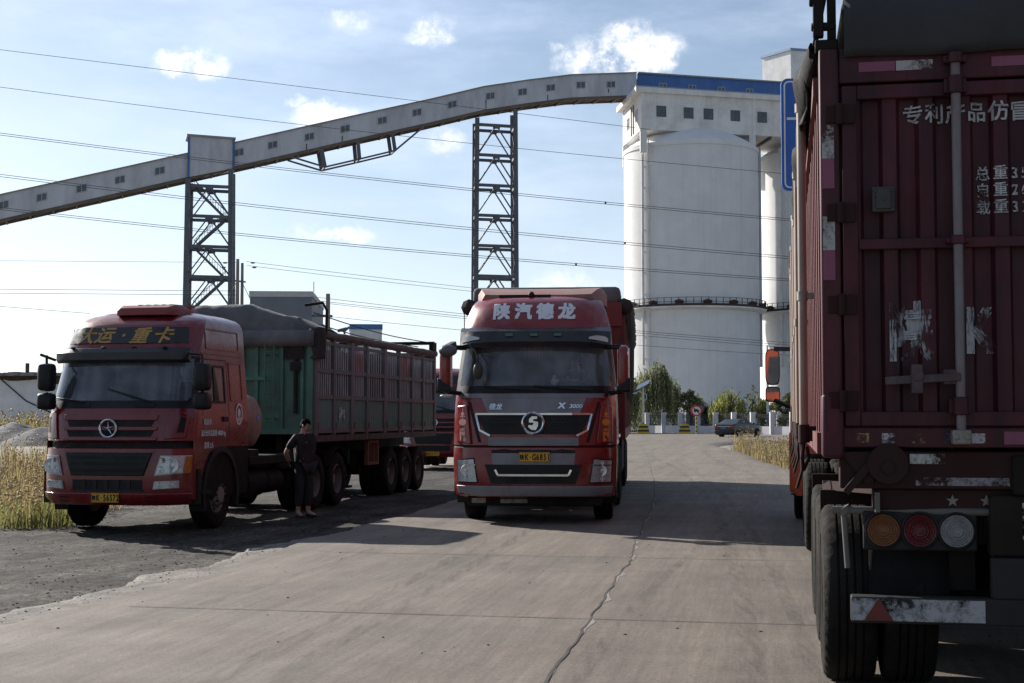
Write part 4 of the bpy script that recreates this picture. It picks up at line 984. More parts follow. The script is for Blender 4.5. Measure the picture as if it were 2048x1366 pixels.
# ================================================================== TRUCKS
M_RED = mat('red_cab_paint', (.165, .007, .011), .26, var=.18, vs=1.6, dirt=(.11, .035, .032), damt=.16, ds=1.6, coat=.5)
M_RED2 = mat('bright_red_paint', (.2, .008, .01), .25, var=.18, vs=1.6, dirt=(.13, .04, .036), damt=.16, ds=1.8, coat=.5)
M_ORANGE = mat('orange_cab_paint', (.55, .07, .015), .4, var=.12, vs=1.6, dirt=(.2, .09, .05), damt=.25, ds=1.8, coat=.3)
M_BLK = mat('black_plastic', (.009, .009, .01), .45, var=.25, vs=4, dirt=(.03, .028, .026), damt=.2, ds=3, spec=.3)
M_DARK = mat('dark_recess', (.008, .008, .009), .8, var=.3)
M_GREY = mat('grey_band_paint', (.2, .21, .235), .42, var=.12, vs=2, dirt=(.13, .115, .1), damt=.3, ds=2.4)
M_CHROME = mat('chrome', (.6, .61, .63), .18, metal=1, var=.08)
M_STEEL = mat('dusty_steel', (.26, .25, .24), .6, metal=.55, var=.2, vs=5, dirt=(.2, .15, .11), damt=.4, ds=4)
M_RUBBER = mat('tyre_rubber', (.009, .0085, .008), .9, var=.3, vs=3, dirt=(.035, .031, .027), damt=.3, ds=2.2, bump=.5, bs=26, spec=.15)
M_CHAS = mat('chassis_black', (.01, .009, .0085), .75, var=.3, vs=3, dirt=(.03, .022, .018), damt=.35, ds=2, spec=.15)
M_YEL = mat('plate_yellow', (.62, .36, .015), .5, var=.06, vs=4)
M_INK = mat('black_ink', (.01, .01, .01), .6)
M_WHT = mat('white_lettering', (.66, .66, .68), .5, var=.06)
M_GOLD = mat('gold_lettering', (.4, .22, .05), .5, var=.08)
M_TARP = mat('grey_tarpaulin', (.115, .12, .125), .85, var=.35, vs=1.6, dirt=(.05, .05, .052), damt=.35, ds=1.4, bump=.35, bs=12)
M_GLASS = glass('windscreen_glass', (.78, .82, .84), .2, (.42, .46, .52))  # dust film tinted pale blue, so it also paints in reflected sky
M_SIDEGL = glass('side_glass', (.85, .88, .9), .08, (.4, .4, .4))
M_LENS = glass('headlamp_lens', (.95, .97, .98), .06, (.7, .7, .7))
M_SEAT = mat('seat_cloth', (.035, .036, .042), .9, var=.2)
M_DASH = mat('dashboard', (.03, .03, .033), .7, var=.2)
M_BOWL = mat('lamp_bowl_silver', (.72, .71, .68), .35, metal=.2, var=.05)
M_AMBER = mat('amber_lens', (.42, .13, .015), .25, var=.2, vs=14)
M_MIRR = mat('mirror_glass', (.3, .3, .31), .03, metal=1, var=.02)
M_RIM = mat('dusty_rim', (.24, .2, .18), .55, metal=.15, var=.25, vs=6, dirt=(.14, .1, .08), damt=.35, ds=5)
M_LINER = mat('cab_lining', (.3, .3, .29), .9, var=.15)

class Front:
    """cab front: half width W and setback F by height, corners rounded back by c"""
    def __init__(s, prof, c=.34, p=6): s.prof, s.c, s.p = prof, c, p
    def wf(s, z): return pl(s.prof, z)
    def y(s, x, z):
        W, F = s.wf(z); return F+s.c*min(1, abs(x)/W)**s.p+.05*(abs(x)/W)**2
def patch(b, fr, q, off, th, nu=6, nv=2):
    """panel on the cab front: four (x, z) corners bl, br, tr, tl; stands off + th proud of the surface"""
    g = []
    for j in range(nv+1):
        for i in range(nu+1):
            u, v = i/nu, j/nv; x = lerp(lerp(q[0][0], q[1][0], u), lerp(q[3][0], q[2][0], u), v); z = lerp(lerp(q[0][1], q[1][1], u), lerp(q[3][1], q[2][1], u), v)
            g.append((x, z))
    n = len(g); o = len(b.v)
    b.v += [(x, fr.y(x, z)-off-th, z) for x, z in g]+[(x, fr.y(x, z)-off+.02, z) for x, z in g]
    def F(*f): b.f.append(tuple(o+i for i in f)); b.m.append(b.mi)
    w = nu+1
    for j in range(nv):
        for i in range(nu): F(j*w+i, j*w+i+1, (j+1)*w+i+1, (j+1)*w+i)
    for i in range(nu): F(i+1, i, n+i, n+i+1); k = nv*w; F(k+i, k+i+1, n+k+i+1, n+k+i)
    for j in range(nv): F(j*w, (j+1)*w, n+(j+1)*w, n+j*w); k = nu; F((j+1)*w+k, j*w+k, n+j*w+k, n+(j+1)*w+k)
def rect(x0, x1, z0, z1): return [(x0, z0), (x1, z0), (x1, z1), (x0, z1)]
def mirrorq(q): return [(-q[1][0], q[1][1]), (-q[0][0], q[0][1]), (-q[3][0], q[3][1]), (-q[2][0], q[2][1])]
XF = [-1, -.985, -.95, -.9, -.82, -.7, -.5, -.25, 0, .25, .5, .7, .82, .9, .95, .985, 1]
def cab_shell(fr, zs, B, ysides, keyfn, mats, parent, roof):
    """loft of the cab; keyfn(where, coordinate, z) sorts each face into body, windscreen, side window.. ; returns {key: object}"""
    out = {}; nf = len(XF)
    def ring(z, extra=None):
        W, F = fr.wf(z); pts = [(x*W, fr.y(x*W, z), z) for x in XF]
        ys_ = [max(y, F+fr.c+.06+.004*i) for i, y in enumerate(ysides)]
        pts += [(W, y, z) for y in ys_]+[(W-.05, B, z), (-W+.05, B, z)]+[(-W, y, z) for y in reversed(ys_)]
        return pts
    rings = [ring(z) for z in zs]; n = len(rings[0]); ns = len(ysides)
    for j in range(len(zs)-1):
        zm = (zs[j]+zs[j+1])/2
        for k in range(n):
            if k < nf-1: key = keyfn('front', (XF[k]+XF[k+1])/2, zm)
            elif k < nf-1+ns: 
                y0 = rings[j][k][1]; y1 = rings[j][k+1][1]; key = keyfn('side', (y0+y1)/2, zm)
            elif k < nf+ns+2-1: key = keyfn('rear', 0, zm)
            else: y0 = rings[j][k][1]; y1 = rings[j][(k+1) % n][1]; key = keyfn('side', (y0+y1)/2, zm)
            sg = '' if key in ('cab_body', 'windscreen', 'windscreen_frame', 'panel_gap') else ('l' if k > nf+ns else 'r')
            b = out.setdefault((key, sg), MB()); b.quad(rings[j][k], rings[j][(k+1) % n], rings[j+1][(k+1) % n], rings[j+1][k])
    b = out.setdefault(('cab_body', ''), MB())
    top = rings[-1]; cxy = (0, B*.6, zs[-1]+.02); prev = top
    for s, dz in roof:
        nx_ = [(p[0]*s, lerp(B*.62, p[1], s), zs[-1]+dz) for p in top]
        for k in range(n): b.quad(prev[k], prev[(k+1) % n], nx_[(k+1) % n], nx_[k])
        prev = nx_
    b.quad(*prev); b.quad(*rings[0][::-1])
    obs = {}
    for (key, sg), mb in out.items():
        me = mb.obj(key, mats[key], parent, angle=180, fix=False); bm = bmesh.new(); bm.from_mesh(me.data)
        bmesh.ops.remove_doubles(bm, verts=bm.verts, dist=.0006); bmesh.ops.recalc_face_normals(bm, faces=bm.faces); bm.to_mesh(me.data); bm.free()
        me.data.polygons.foreach_set('use_smooth', [True]*len(me.data.polygons)); me.data.set_sharp_from_angle(angle=R(32)); obs[key] = me
    return obs

# ---- wheels
def tyre_mesh(r=.52, w=.29, detail=96, tread=True):
    b = MB(); h = w/2; ri = r*.56
    pr = [(ri, -h*.78), (ri+.02, -h*.95), (r*.66, -h*1.0), (r*.665, -h*1.025), (r*.69, -h*1.025), (r*.695, -h*1.0), (r*.8, -h*1.04), (r*.93, -h*.98), (r*.985, -h*.84), (r, -h*.72)]
    if tread:
        for t in (-.46, -.16, .14, .44): pr += [(r, h*(t-.05)), (r-.014, h*(t-.03)), (r-.014, h*(t+.03)), (r, h*(t+.05))]
    pr += [(r, h*.72), (r*.985, h*.84), (r*.93, h*.98), (r*.8, h*1.04), (r*.695, h*1.0), (r*.69, h*1.025), (r*.665, h*1.025), (r*.66, h*1.0), (ri+.02, h*.95), (ri, h*.78)]
    m = len(pr)
    def wob(j, k): return -.012 if (j in (8, m-9) and k % 3 == 0) else (-.009 if j in (9, m-10) and k % 3 == 0 else 0)
    b.lathe(pr, (0, 0, 0), (1, 0, 0), detail, wob=wob if tread else None); return b
def rim_mesh(r=.52, w=.29, front=True):
    b = MB(); ri = r*.57; h = w/2; n = 40
    if front: pr = [(ri, h*.78), (ri-.02, h*.9), (ri-.03, h*.6), (ri*.86, h*.45), (ri*.62, h*.62), (ri*.6, h*1.05), (ri*.42, h*1.12), (ri*.4, h*1.35), (.001, h*1.38)]
    else: pr = [(ri, h*.78), (ri-.02, h*.9), (ri-.03, h*.2), (ri*.92, -h*.7), (ri*.55, -h*.72), (ri*.5, -h*.2), (ri*.36, -h*.1), (ri*.33, h*.35), (.001, h*.38)]
    b.lathe(pr, (0, 0, 0), (1, 0, 0), n); b.lathe([(ri, -h*.78), (ri-.03, -h*.7), (.01, -h*.7)], (0, 0, 0), (1, 0, 0), n)
    b.mi = 1
    for k in range(10):
        a = 2*math.pi*k/10; rr = ri*(.52 if front else .46); x = h*(1.08 if front else -.22); b.cyl((x, math.cos(a)*rr, math.sin(a)*rr), (x+.045, math.cos(a)*rr, math.sin(a)*rr), .018, n=6)
    b.mi = 2
    for k in range(10):
        a = 2*math.pi*(k+.5)/10; rr = ri*.76
        if front: b.cyl((h*.5, math.cos(a)*rr, math.sin(a)*rr), (h*.58, math.cos(a)*rr, math.sin(a)*rr), .03, n=10)
    return b
WHEELDATA = {}
def wheel(parent, x, y, r=.52, w=.29, side=1, front=False, zc=None, rimm=None):
    """one wheel: an empty with tyre and rim; side +1 has the outer face towards +x"""
    key = (round(r, 3), w, front, rimm.name if rimm else '')
    e = empty('wheel', (x, y, r if zc is None else zc), 0 if side > 0 else math.pi, parent)
    if key not in WHEELDATA:
        t = tyre_mesh(r, w).obj('tyre', M_RUBBER, e, angle=30)
        rm = rim_mesh(r, w, front).obj('rim', [rimm or (M_RIM if front else M_STEEL), M_CHROME if front else M_STEEL, M_DARK], e, angle=30)
        WHEELDATA[key] = (t, rm)
    else:
        for q in WHEELDATA[key]: c = q.copy(); COL.objects.link(c); c.parent = e
    return e
def tractor_rear(root, axles, gl=LOT, r=.52):
    for y in axles:
        for s in (-1, 1):
            wheel(root, s*1.06, y, r, side=s); wheel(root, s*.74, y, r, side=s)
        b = MB(); b.cyl((-.7, y, r), (.7, y, r), .1); b.ell((0, y, r), .24, .26, .24, 12, 8); b.obj('axle', M_CHAS, root)
def chassis(root, y0, y1, z=.78):
    b = MB()
    for x in (-.42, .42): b.box(x-.05, x+.05, y0, y1, z, z+.28)
    for k in range(6): y = lerp(y0+.2, y1-.2, k/5); b.box(-.37, .37, y-.06, y+.06, z+.05, z+.2)
    b.obj('chassis_frame', M_CHAS, root)

def plate(root, fr, cx, cz, text, w=.44, h=.14, off=.06, name='number_plate'):
    b = MB(); y = fr.y(cx, cz)-off; b.box(cx-w/2, cx+w/2, y-.012, y, cz-h/2, cz+h/2); p = b.obj(name, M_YEL, root, bevel=.003)
    b = MB()
    for x0, x1, z0, z1 in ((-w/2+.008, w/2-.008, h/2-.013, h/2-.008), (-w/2+.008, w/2-.008, -h/2+.008, -h/2+.013), (-w/2+.008, -w/2+.013, -h/2+.013, h/2-.013), (w/2-.013, w/2-.008, -h/2+.013, h/2-.013)):
        b.box(cx+x0, cx+x1, y-.0145, y-.011, cz+z0, cz+z1)
    b.obj('plate_rim', M_INK, p)
    n = len(text)
    fy = lambda u0: (lambda u, v, q: (cx+u0+u, y-.0125-q, cz+v))
    write(text[0], .082, fy(-w*.405), 'plate_lettering', M_INK, p, .003, .82)
    for i, ch in enumerate(text[1:]):
        write(ch, .125, fy(-w*.245+i*w*.118), 'plate_lettering', M_INK, p, .003, .66)
    return p
def fit(fr, cx, cz, off, rot=0):
    return lambda u, v, q: (cx+u, fr.y(cx+u, cz+v)-off-q, cz+v)
def sidefit(x, y0, z0, sgn=1): return lambda u, v, q: (x+sgn*q, y0+sgn*u, z0+v)

def interior(root, fr, W, y0, y1, zd, zroof, curtain=True):
    """dark cab interior: floor, dashboard, lining, seats, steering wheel"""
    b = MB(); b.box(-W+.06, W-.06, y0+.1, y1-.12, zd-.75, zd-.7); b.box(-W+.06, W-.06, y1-.1, y1-.06, zd-.7, zroof); b.box(-W+.06, W-.06, y0+.35, y1-.1, zroof-.03, zroof)
    b.obj('cab_lining', M_LINER, root)
    b = MB(); b.loft([[(-W+.08, y0+.12, zd-.6), (W-.08, y0+.12, zd-.6), (W-.08, y0+.12, zd), (-W+.08, y0+.12, zd)], [(-W+.08, y0+.5, zd-.6), (W-.08, y0+.5, zd-.6), (W-.08, y0+.5, zd-.02), (-W+.08, y0+.5, zd-.02)]]); b.box(.2, .85, y0+.3, y0+.62, zd-.04, zd+.1); b.obj('dashboard', M_DASH, root, bevel=.03)
    for x in (-.58, .58):
        b = MB(); b.box(x-.25, x+.25, y0+.95, y0+1.42, zd-.45, zd-.28); b.loft([[(x-.25, y0+1.36, zd-.3), (x+.25, y0+1.36, zd-.3), (x+.25, y0+1.52, zd-.3), (x-.25, y0+1.52, zd-.3)], [(x-.22, y0+1.5, zd+.32), (x+.22, y0+1.5, zd+.32), (x+.22, y0+1.6, zd+.32), (x-.22, y0+1.6, zd+.32)]]); b.box(x-.13, x+.13, y0+1.5, y0+1.6, zd+.36, zd+.55); b.obj('seat', M_SEAT, root, bevel=.04)
    b = MB(); c = Vector((.56, y0+.66, zd+.1)); ax = Vector((0, .62, .78)).normalized(); a = Vector((1, 0, 0)); q = ax.cross(a)
    b.tube([c+(a*math.cos(t*math.pi/16)+q*math.sin(t*math.pi/16))*.23 for t in range(33)], .017, 8, caps=False)
    for t in (math.pi/2, math.pi*7/6, math.pi*11/6): b.bar(c, c+(a*math.cos(t)+q*math.sin(t))*.23, .03, .015)
    b.cyl(c, c-ax*.3, .03); b.obj('steering_wheel', M_INK, root)

def headlamp(root, fr, q, off, amber=None, bulbs=(), frame=M_BLK):
    """housing, reflector bowls and a clear lens; q is the lens outline"""
    b = MB(); patch(b, fr, q, off-.02, .015, 4, 2); h = b.obj('headlight', frame, root)
    cx = sum(p[0] for p in q)/4; cz = sum(p[1] for p in q)/4; ins = [(lerp(cx, x, .9), lerp(cz, z, .9)) for x, z in q]
    b = MB(); patch(b, fr, ins, off-.004, .006, 4, 2); b.obj('reflector', mat('lamp_reflector', (.75, .76, .77), .3, metal=.3, var=.1, vs=9), h)
    for (x, z, r, m) in bulbs:
        b = MB(); y = fr.y(x, z)-off-.002; b.lathe([(r, 0), (r*.96, .012), (r*.8, .004), (r*.45, -.002), (r*.3, .012), (.001, .02)], (x, y, z), (0, -1, 0), 20); b.obj('lamp_bowl', m, h)
    b = MB(); patch(b, fr, ins, off+.012, .004, 4, 2); b.obj('lens', M_LENS, h)
    if amber: b = MB(); patch(b, fr, amber, off+.018, .006, 2, 2); b.obj('indicator', M_AMBER, h)
    return h

def wiper(root, fr, x0, z0, x1, z1, off=.03):
    b = MB(); n = 8; pts = [(lerp(x0, x1, i/n), lerp(z0, z1, i/n)) for i in range(n+1)]
    b.tube([(x, fr.y(x, z)-off, z) for x, z in pts[:6]], .012, 6); b.tube([(x, fr.y(x, z)-off-.012, z) for x, z in pts[2:]], .011, 6); b.obj('wiper', M_INK, root)

# ---------------------------------------------------------------- parked truck design (also the red truck far behind)
def parked_cab(root, paint, full=True, text=True, plate_text=None):
    prof = [(.43, 1.13, .09), (.5, 1.19, .02), (.6, 1.2, 0), (1.0, 1.2, 0), (1.26, 1.2, .03), (1.28, 1.17, .1), (1.35, 1.17, .1), (1.38, 1.2, .03), (1.72, 1.2, .07), (1.86, 1.19, .11), (1.98, 1.18, .16), (2.3, 1.155, .27), (2.64, 1.125, .385), (2.76, 1.115, .43), (2.86, 1.11, .47), (3.12, 1.09, .62), (3.2, 1.065, .7), (3.26, 1.03, .8), (3.31, .96, .93), (3.34, .86, 1.06)]
    fr = Front(prof); B = 2.6
    zs = [.43, .47, .5, .56, .7, .9, 1.1, 1.26, 1.28, 1.35, 1.38, 1.55, 1.72, 1.86, 1.95, 1.98, 2.1, 2.2, 2.3, 2.4, 2.52, 2.62, 2.66, 2.76, 2.86, 2.95, 3.04, 3.12, 3.16, 3.2, 3.23, 3.26, 3.29, 3.31, 3.34]
    ys = [.66, .8, .88, 1.02, 1.2, 1.45, 1.6, 1.72, 1.9, 2.1, 2.3, 2.5, 2.56]
    def key(w, c, z):
        if w == 'front' and 1.98 < z < 2.62 and abs(c) < .955: return 'windscreen'
        if w == 'front' and 1.86 < z < 2.66: return 'windscreen_frame'
        if w == 'front' and 1.27 < z < 1.36: return 'panel_gap'
        if w == 'side' and 1.98 < z < 2.52 and .8 < c < 1.6: return 'side_window'
        if w == 'side' and z < 1.26 and .66 < c: return 'wheel_house'
        return 'cab_body'
    ob = cab_shell(fr, zs, B, ys, key, {'cab_body': paint, 'windscreen': M_GLASS, 'windscreen_frame': M_BLK, 'panel_gap': M_DARK, 'side_window': M_SIDEGL, 'wheel_house': M_CHAS}, root, [(.9, .03), (.6, .05), (.3, .055)])
    # step and wheel arch flares on the sides
    for s in (-1, 1):
        b = MB(); n = 16; cyl_ = 1.4
        arch = [(cyl_+math.cos(R(200-220*i/n))*.62, .55+math.sin(R(200-220*i/n))*.64) for i in range(n+1)]
        outp = [(cyl_+math.cos(R(200-220*i/n))*.71, .55+math.sin(R(200-220*i/n))*.73) for i in range(n+1)]
        for i in range(n):
            v = [(s*(1.0 if k else 1.235), p[0], p[1]) for k in (0, 1) for p in (arch[i], arch[i+1], outp[i+1], outp[i])]
            b.add(v, [(0, 1, 2, 3), (0, 4, 5, 1), (3, 2, 6, 7), (4, 7, 6, 5)])
        b.obj('wheel_arch', M_BLK, root, angle=40)
        b = MB(); b.poly([(s*1.19, .42, .5), (s*1.19, .66, .5), (s*1.19, .72, .9), (s*1.19, .98, 1.2), (s*1.19, 1.4, 1.27), (s*1.19, 2.56, 1.27), (s*1.19, 2.56, 1.4), (s*1.19, .4, 1.4)], (s*.015, 0, 0)); b.obj('side_skirt', paint, root)
        b = MB(); b.box(s*1.2-.06, s*1.2+.05, .62, .95, .56, .62); b.box(s*1.2-.1, s*1.2+.03, .5, .62, .42, .95); b.obj('step', M_BLK, root)
        # door outline, handle, window trim
        d = MB()
        for y0, y1, z0, z1 in ((.72, .735, 1.3, 2.62), (1.74, 1.755, 1.3, 2.62), (.72, 1.755, 2.62, 2.635), (.72, 1.755, 1.3, 1.315)): 
            for zz0, zz1 in ([(z0, z1)] if z1-z0 < .1 else [(z0+(z1-z0)*k/8, z0+(z1-z0)*(k+1)/8) for k in range(8)]):
                w0, w1 = fr.wf(zz0)[0], fr.wf(zz1)[0]; d.add([(s*(w0+.002), y0, zz0), (s*(w0+.002), y1, zz0), (s*(w1+.002), y1, zz1), (s*(w1+.002), y0, zz1)], [(0, 1, 2, 3)])
        dd = d.obj('door_seam', M_DARK, root)
        h = MB(); h.box(min(s*1.19, s*1.225), max(s*1.19, s*1.225), 1.48, 1.68, 1.66, 1.74); h.obj('door_handle', M_BLK, dd)
        f = MB()
        for zz, y0, y1 in ((1.965, .77, 1.63), (2.525, .77, 1.63)): w0 = fr.wf(zz)[0]; f.bar((s*(w0), y0, zz), (s*(w0), y1, zz), .03, .04)
        for y0 in (.785, 1.205, 1.615): f.bar((s*(fr.wf(1.97)[0]), y0, 1.97), (s*fr.wf(2.52)[0], y0, 2.52), .03, .035)
        f.obj('window_trim', M_BLK, root)
        # pressed panels on the sleeper
        for (y0, y1, z0, z1) in ((1.85, 2.34, 2.0, 2.6), (1.0, 2.3, 2.8, 3.1)):
            f = MB(); P4 = [(y0, z0), (y1, z0), (y1, z1), (y0, z1)]
            for (a, c) in zip(P4, P4[1:]+P4[:1]): f.bar((s*(fr.wf(a[1])[0]+.0), a[0], a[1]), (s*(fr.wf(c[1])[0]+.0), c[0], c[1]), .025, .025)
            f.obj('side_pressing', paint, root)
        b = MB(); b.bar((s*1.118, .8, 2.72), (s*1.118, 2.42, 2.72), .03, .02); b.obj('gutter', paint, root)
    # front: upper grille, emblem, bumper grille, lamps, visor, sign panel
    b = MB()
    for z0, z1 in ((1.44, 1.53), (1.59, 1.68)): patch(b, fr, [(-.66, z0), (.66, z0), (.7, z1), (-.7, z1)], .001, .004, 8, 1)
    g = b.obj('upper_grille', M_DARK, root)
    b = MB()
    for z0, z1 in ((1.385, 1.43), (1.535, 1.585), (1.685, 1.77)): patch(b, fr, [(-.75, z0), (.75, z0), (.76, z1), (-.76, z1)], .004, .022, 8, 1)
    b.obj('grille_bar', paint, g, bevel=.008)
    b = MB(); y = fr.y(0, 1.56)-.035; b.lathe([(.118, 0), (.143, 0), (.146, .012), (.132, .022), (.116, .012), (.118, 0)], (0, y, 1.56), (0, -1, 0), 40)
    if text:
        b.mi = 0
        for k in range(5):
            a = R(90+72*k); t = (math.cos(a)*.12, y-.012, 1.56+math.sin(a)*.12)
            for sg in (-1, 1):
                a2 = a+sg*R(36); t2 = (math.cos(a2)*.028, y-.008, 1.56+math.sin(a2)*.028); b.add([(0, y-.03, 1.56), t, t2], [(0, 1, 2)])
    b.obj('emblem', M_CHROME, g)
    for s in (-1, 1):
        q = [(.86, 1.40), (1.12, 1.42), (1.15, 1.78), (.93, 1.84)]; q = q if s > 0 else mirrorq(q)
        b = MB(); patch(b, fr, q, .0, .03, 4, 3); o = b.obj('air_deflector', paint, root, bevel=.01)
        q = [(1.02, 1.5), (1.1, 1.5), (1.12, 1.72), (1.06, 1.74)]; q = q if s > 0 else mirrorq(q); b = MB(); patch(b, fr, q, .03, .004, 2, 2); b.obj('vent', M_DARK, o)
    b = MB(); patch(b, fr, [(-.58, .86), (.58, .86), (.7, 1.2), (-.7, 1.2)], .0, .03, 8, 2); lg = b.obj('lower_grille', M_BLK, root, bevel=.012)
    b = MB()
    for z in (.95, 1.05, 1.14): patch(b, fr, [(-.56-.2*(z-.9), z-.028), (.56+.2*(z-.9), z-.028), (.57+.2*(z-.9), z+.012), (-.57-.2*(z-.9), z+.012)], .03, .004, 6, 1)
    b.obj('grille_slot', M_DARK, lg)
    b = MB(); patch(b, fr, rect(-.56, .56, .66, .8), .0, .006, 6, 1); ai = b.obj('air_intake', M_DARK, root)
    b = MB()
    for k in range(5): patch(b, fr, rect(-.4+k*.18, -.34+k*.18, .66, .8), .006, .012, 1, 1)
    patch(b, fr, rect(-.58, .58, .63, .655), .006, .014, 6, 1); b.obj('intake_bar', M_BLK, ai)
    b = MB(); patch(b, fr, [(-1.14, .42), (1.14, .42), (1.19, .6), (-1.19, .6)], .0, .035, 16, 2); b.obj('bumper', paint, root, bevel=.012)
    b = MB(); patch(b, fr, [(-.72, 1.205), (.72, 1.205), (.72, 1.235), (-.72, 1.235)], 0, .02, 8, 1); b.obj('bumper_ridge', paint, root)
    for s in (-1, 1):
        q = [(.74, .86), (1.17, .9), (1.185, 1.16), (.82, 1.16)]; am = [(1.12, .905), (1.185, .91), (1.196, 1.15), (1.14, 1.15)]
        bb = [(.98, 1.01, .11, M_BOWL), (.83, .95, .06, M_BOWL), (.86, 1.09, .042, M_AMBER)]
        if s < 0: q = mirrorq(q); am = mirrorq(am); bb = [(-x, z, r, m) for x, z, r, m in bb]
        headlamp(root, fr, q, .02, am, bb, mat('lamp_housing', (.5, .5, .5), .4))
        q = [(.72, .66), (1.06, .68), (1.06, .79), (.74, .78)]; bb = [(.81, .725, .05, M_BOWL), (.97, .735, .05, M_BOWL)]
        if s < 0: q = mirrorq(q); bb = [(-x, z, r, m) for x, z, r, m in bb]
        headlamp(root, fr, q, .02, None, bb, mat('lamp_housing', (.5, .5, .5), .4)).name = 'fog_lamp'
        b = MB(); q = rect(.62, .78, .47, .55); q = q if s > 0 else mirrorq(q); patch(b, fr, q, .035, .004, 2, 1); b.obj('tow_hatch', M_DARK, root)
    # sun visor: a bowed dark board standing forward of the windscreen top
    b = MB(); rr = []
    for i in range(17):
        x = lerp(-1.09, 1.09, i/16); e = (abs(x)/1.09)**5*.2; rr.append([(x, .29+e, 2.555), (x, .235+e, 2.6), (x, .235+e, 2.71), (x, .29+e, 2.77), (x, .47+e*.5, 2.79), (x, .47+e*.5, 2.755), (x, .33+e, 2.7)])
    b.loft(rr); b.obj('sun_visor', mat('visor_plastic', (.016, .017, .02), .4, var=.15), root, angle=30)
    b = MB(); patch(b, fr, [(-1.0, 2.86), (.98, 2.86), (.93, 3.12), (-.94, 3.12)], .002, .012, 14, 3); sp = b.obj('sign_panel', mat('sign_panel_black', (.02, .021, .023), .3), root, bevel=.004)
    if text:
        for u, ch in ((-.64, '大'), (-.33, '运'), (-.02, '·'), (.26, '重'), (.63, '卡')):
            write(ch, .27, fit(fr, u, 2.985, .015), 'sign_lettering', M_GOLD, sp, .006, 1.1, shear=.25)
    # roof air conditioner
    b = MB(); rr = []
    for i, (y, w_, h_) in enumerate(((.78, .38, .02), (.82, .45, .12), (1.0, .5, .17), (1.3, .5, .19), (1.75, .48, .17), (1.95, .44, .1), (2.0, .4, .02))):
        rr.append([(.16-w_, y, 3.31), (.16+w_, y, 3.31), (.16+w_, y, 3.31+h_*.6), (.16+w_*.88, y, 3.31+h_), (.16-w_*.88, y, 3.31+h_), (.16-w_, y, 3.31+h_*.6)])
    if full:
        b.loft(rr); ac = b.obj('roof_unit', mat('roof_unit_red', (.22, .02, .018), .45, dirt=(.14, .07, .06), damt=.3), root, bevel=.02)
        b = MB()
        for k in range(5): x = .0+k*.13; b.bar((x, 1.0, 3.475), (x+.1, 1.6, 3.49), .06, .03)
        b.obj('roof_rib', mat('roof_unit_red', (.2, .02, .02)), ac)
    interior(root, fr, 1.12, .25, B, 1.98, 2.7)
    b = MB(); b.box(-1.05, -.55, B-.28, B-.115, 2.05, 2.6); b.obj('bedding', mat('pale_bedding', (.42, .42, .44), .9, var=.2), root)
    wiper(root, fr, -.45, 1.96, -1.0, 2.03); wiper(root, fr, .62, 1.96, -.1, 2.16)
    for x in (-.52, .52): b = MB(); patch(b, fr, rect(x-.16, x+.16, 1.885, 1.94), .0, .01, 3, 1); b.obj('cowl_vent', M_DARK, root)
    for s in (-1, 1):
        # mirrors
        b = MB(); MX = 1.42 if s > 0 else -1.1
        b.tube([(s*1.05, .34, 2.6), (s*1.2, .16, 2.68), (MX, .16, 2.66), (MX, .17, 2.5)], .022, 7); b.obj('mirror_arm', M_BLK, root); b = MB(); b.tube([(s*1.12, .4, 1.98), (s*1.2, .22, 2.0), (MX, .2, 2.1)], .02, 7); m = b.obj('mirror_arm', M_BLK, root)
        for (z0, z1, w_) in ((2.12, 2.55, .12), (1.84, 2.1, .125)):
            b = MB(); rr = []
            for (yy, k) in ((.06, .6), (.09, .92), (.17, 1), (.25, .97)):
                zc = (z0+z1)/2; rr.append([(MX+math.copysign(abs(math.cos(t))**.4, math.cos(t))*w_*k, yy, zc+math.copysign(abs(math.sin(t))**.4, math.sin(t))*(z1-z0)/2*k) for t in [2*math.pi*i/20 for i in range(20)]])
            b.loft(rr); b.obj('mirror', M_BLK, m, angle=50)
        rr = [(MX+math.copysign(abs(math.cos(t))**.4, math.cos(t))*.1, .254, 2.335+math.copysign(abs(math.sin(t))**.4, math.sin(t))*.19) for t in [2*math.pi*i/20 for i in range(20)]]
        b = MB(); b.poly(rr, (0, .006, 0)); b.obj('mirror_glass', M_MIRR, m)
        # markers on the visor corners
    for x in (-.75, -.25, .25, .75): b = MB(); b.ell((x, .32, 2.785), .05, .03, .02, 8, 5); b.obj('marker_lamp', M_DARK, root)
    if plate_text: plate(root, fr, 0, .535, plate_text)
    if text:
        for s in (1, -1):
            write('临汾市', .1, sidefit(s*1.203, .9 if s > 0 else 1.0, 1.66, s), 'door_lettering', M_WHT, root, .001, 1)
            write('最大允许总质量 40000 kg', .105, sidefit(s*1.206, 1.12 if s > 0 else 1.1, 1.48, s), 'door_lettering', M_WHT, root, .001, .82)
            write('准乘 2人', .11, sidefit(s*1.209, .94, 1.3, s) if s > 0 else sidefit(s*1.209, .94, 1.33, s), 'door_lettering', M_WHT, root, .001, .9)
            x0 = s*1.201; b = MB(); b.lathe([(.115, 0), (.14, 0), (.14, .004), (.115, .004), (.115, 0)], (s*1.2, 2.16, 1.78), (s, 0, 0), 28)
            b.lathe([(.001, .003), (.055, .003), (.055, 0)], (s*1.2, 2.16, 1.80), (s, 0, 0), 12)
            for k in range(3): b.box(min(x0, x0+s*.004), max(x0, x0+s*.004), 2.08, 2.24, 1.69+k*.018, 1.70+k*.018)
            for v in range(len(b.v)): x, y, z = b.v[v]; b.v[v] = (x, y, 1.78+(z-1.78)*1.25)
            b.obj('door_decal', M_WHT, root)
    return fr

TH = R(11.2)
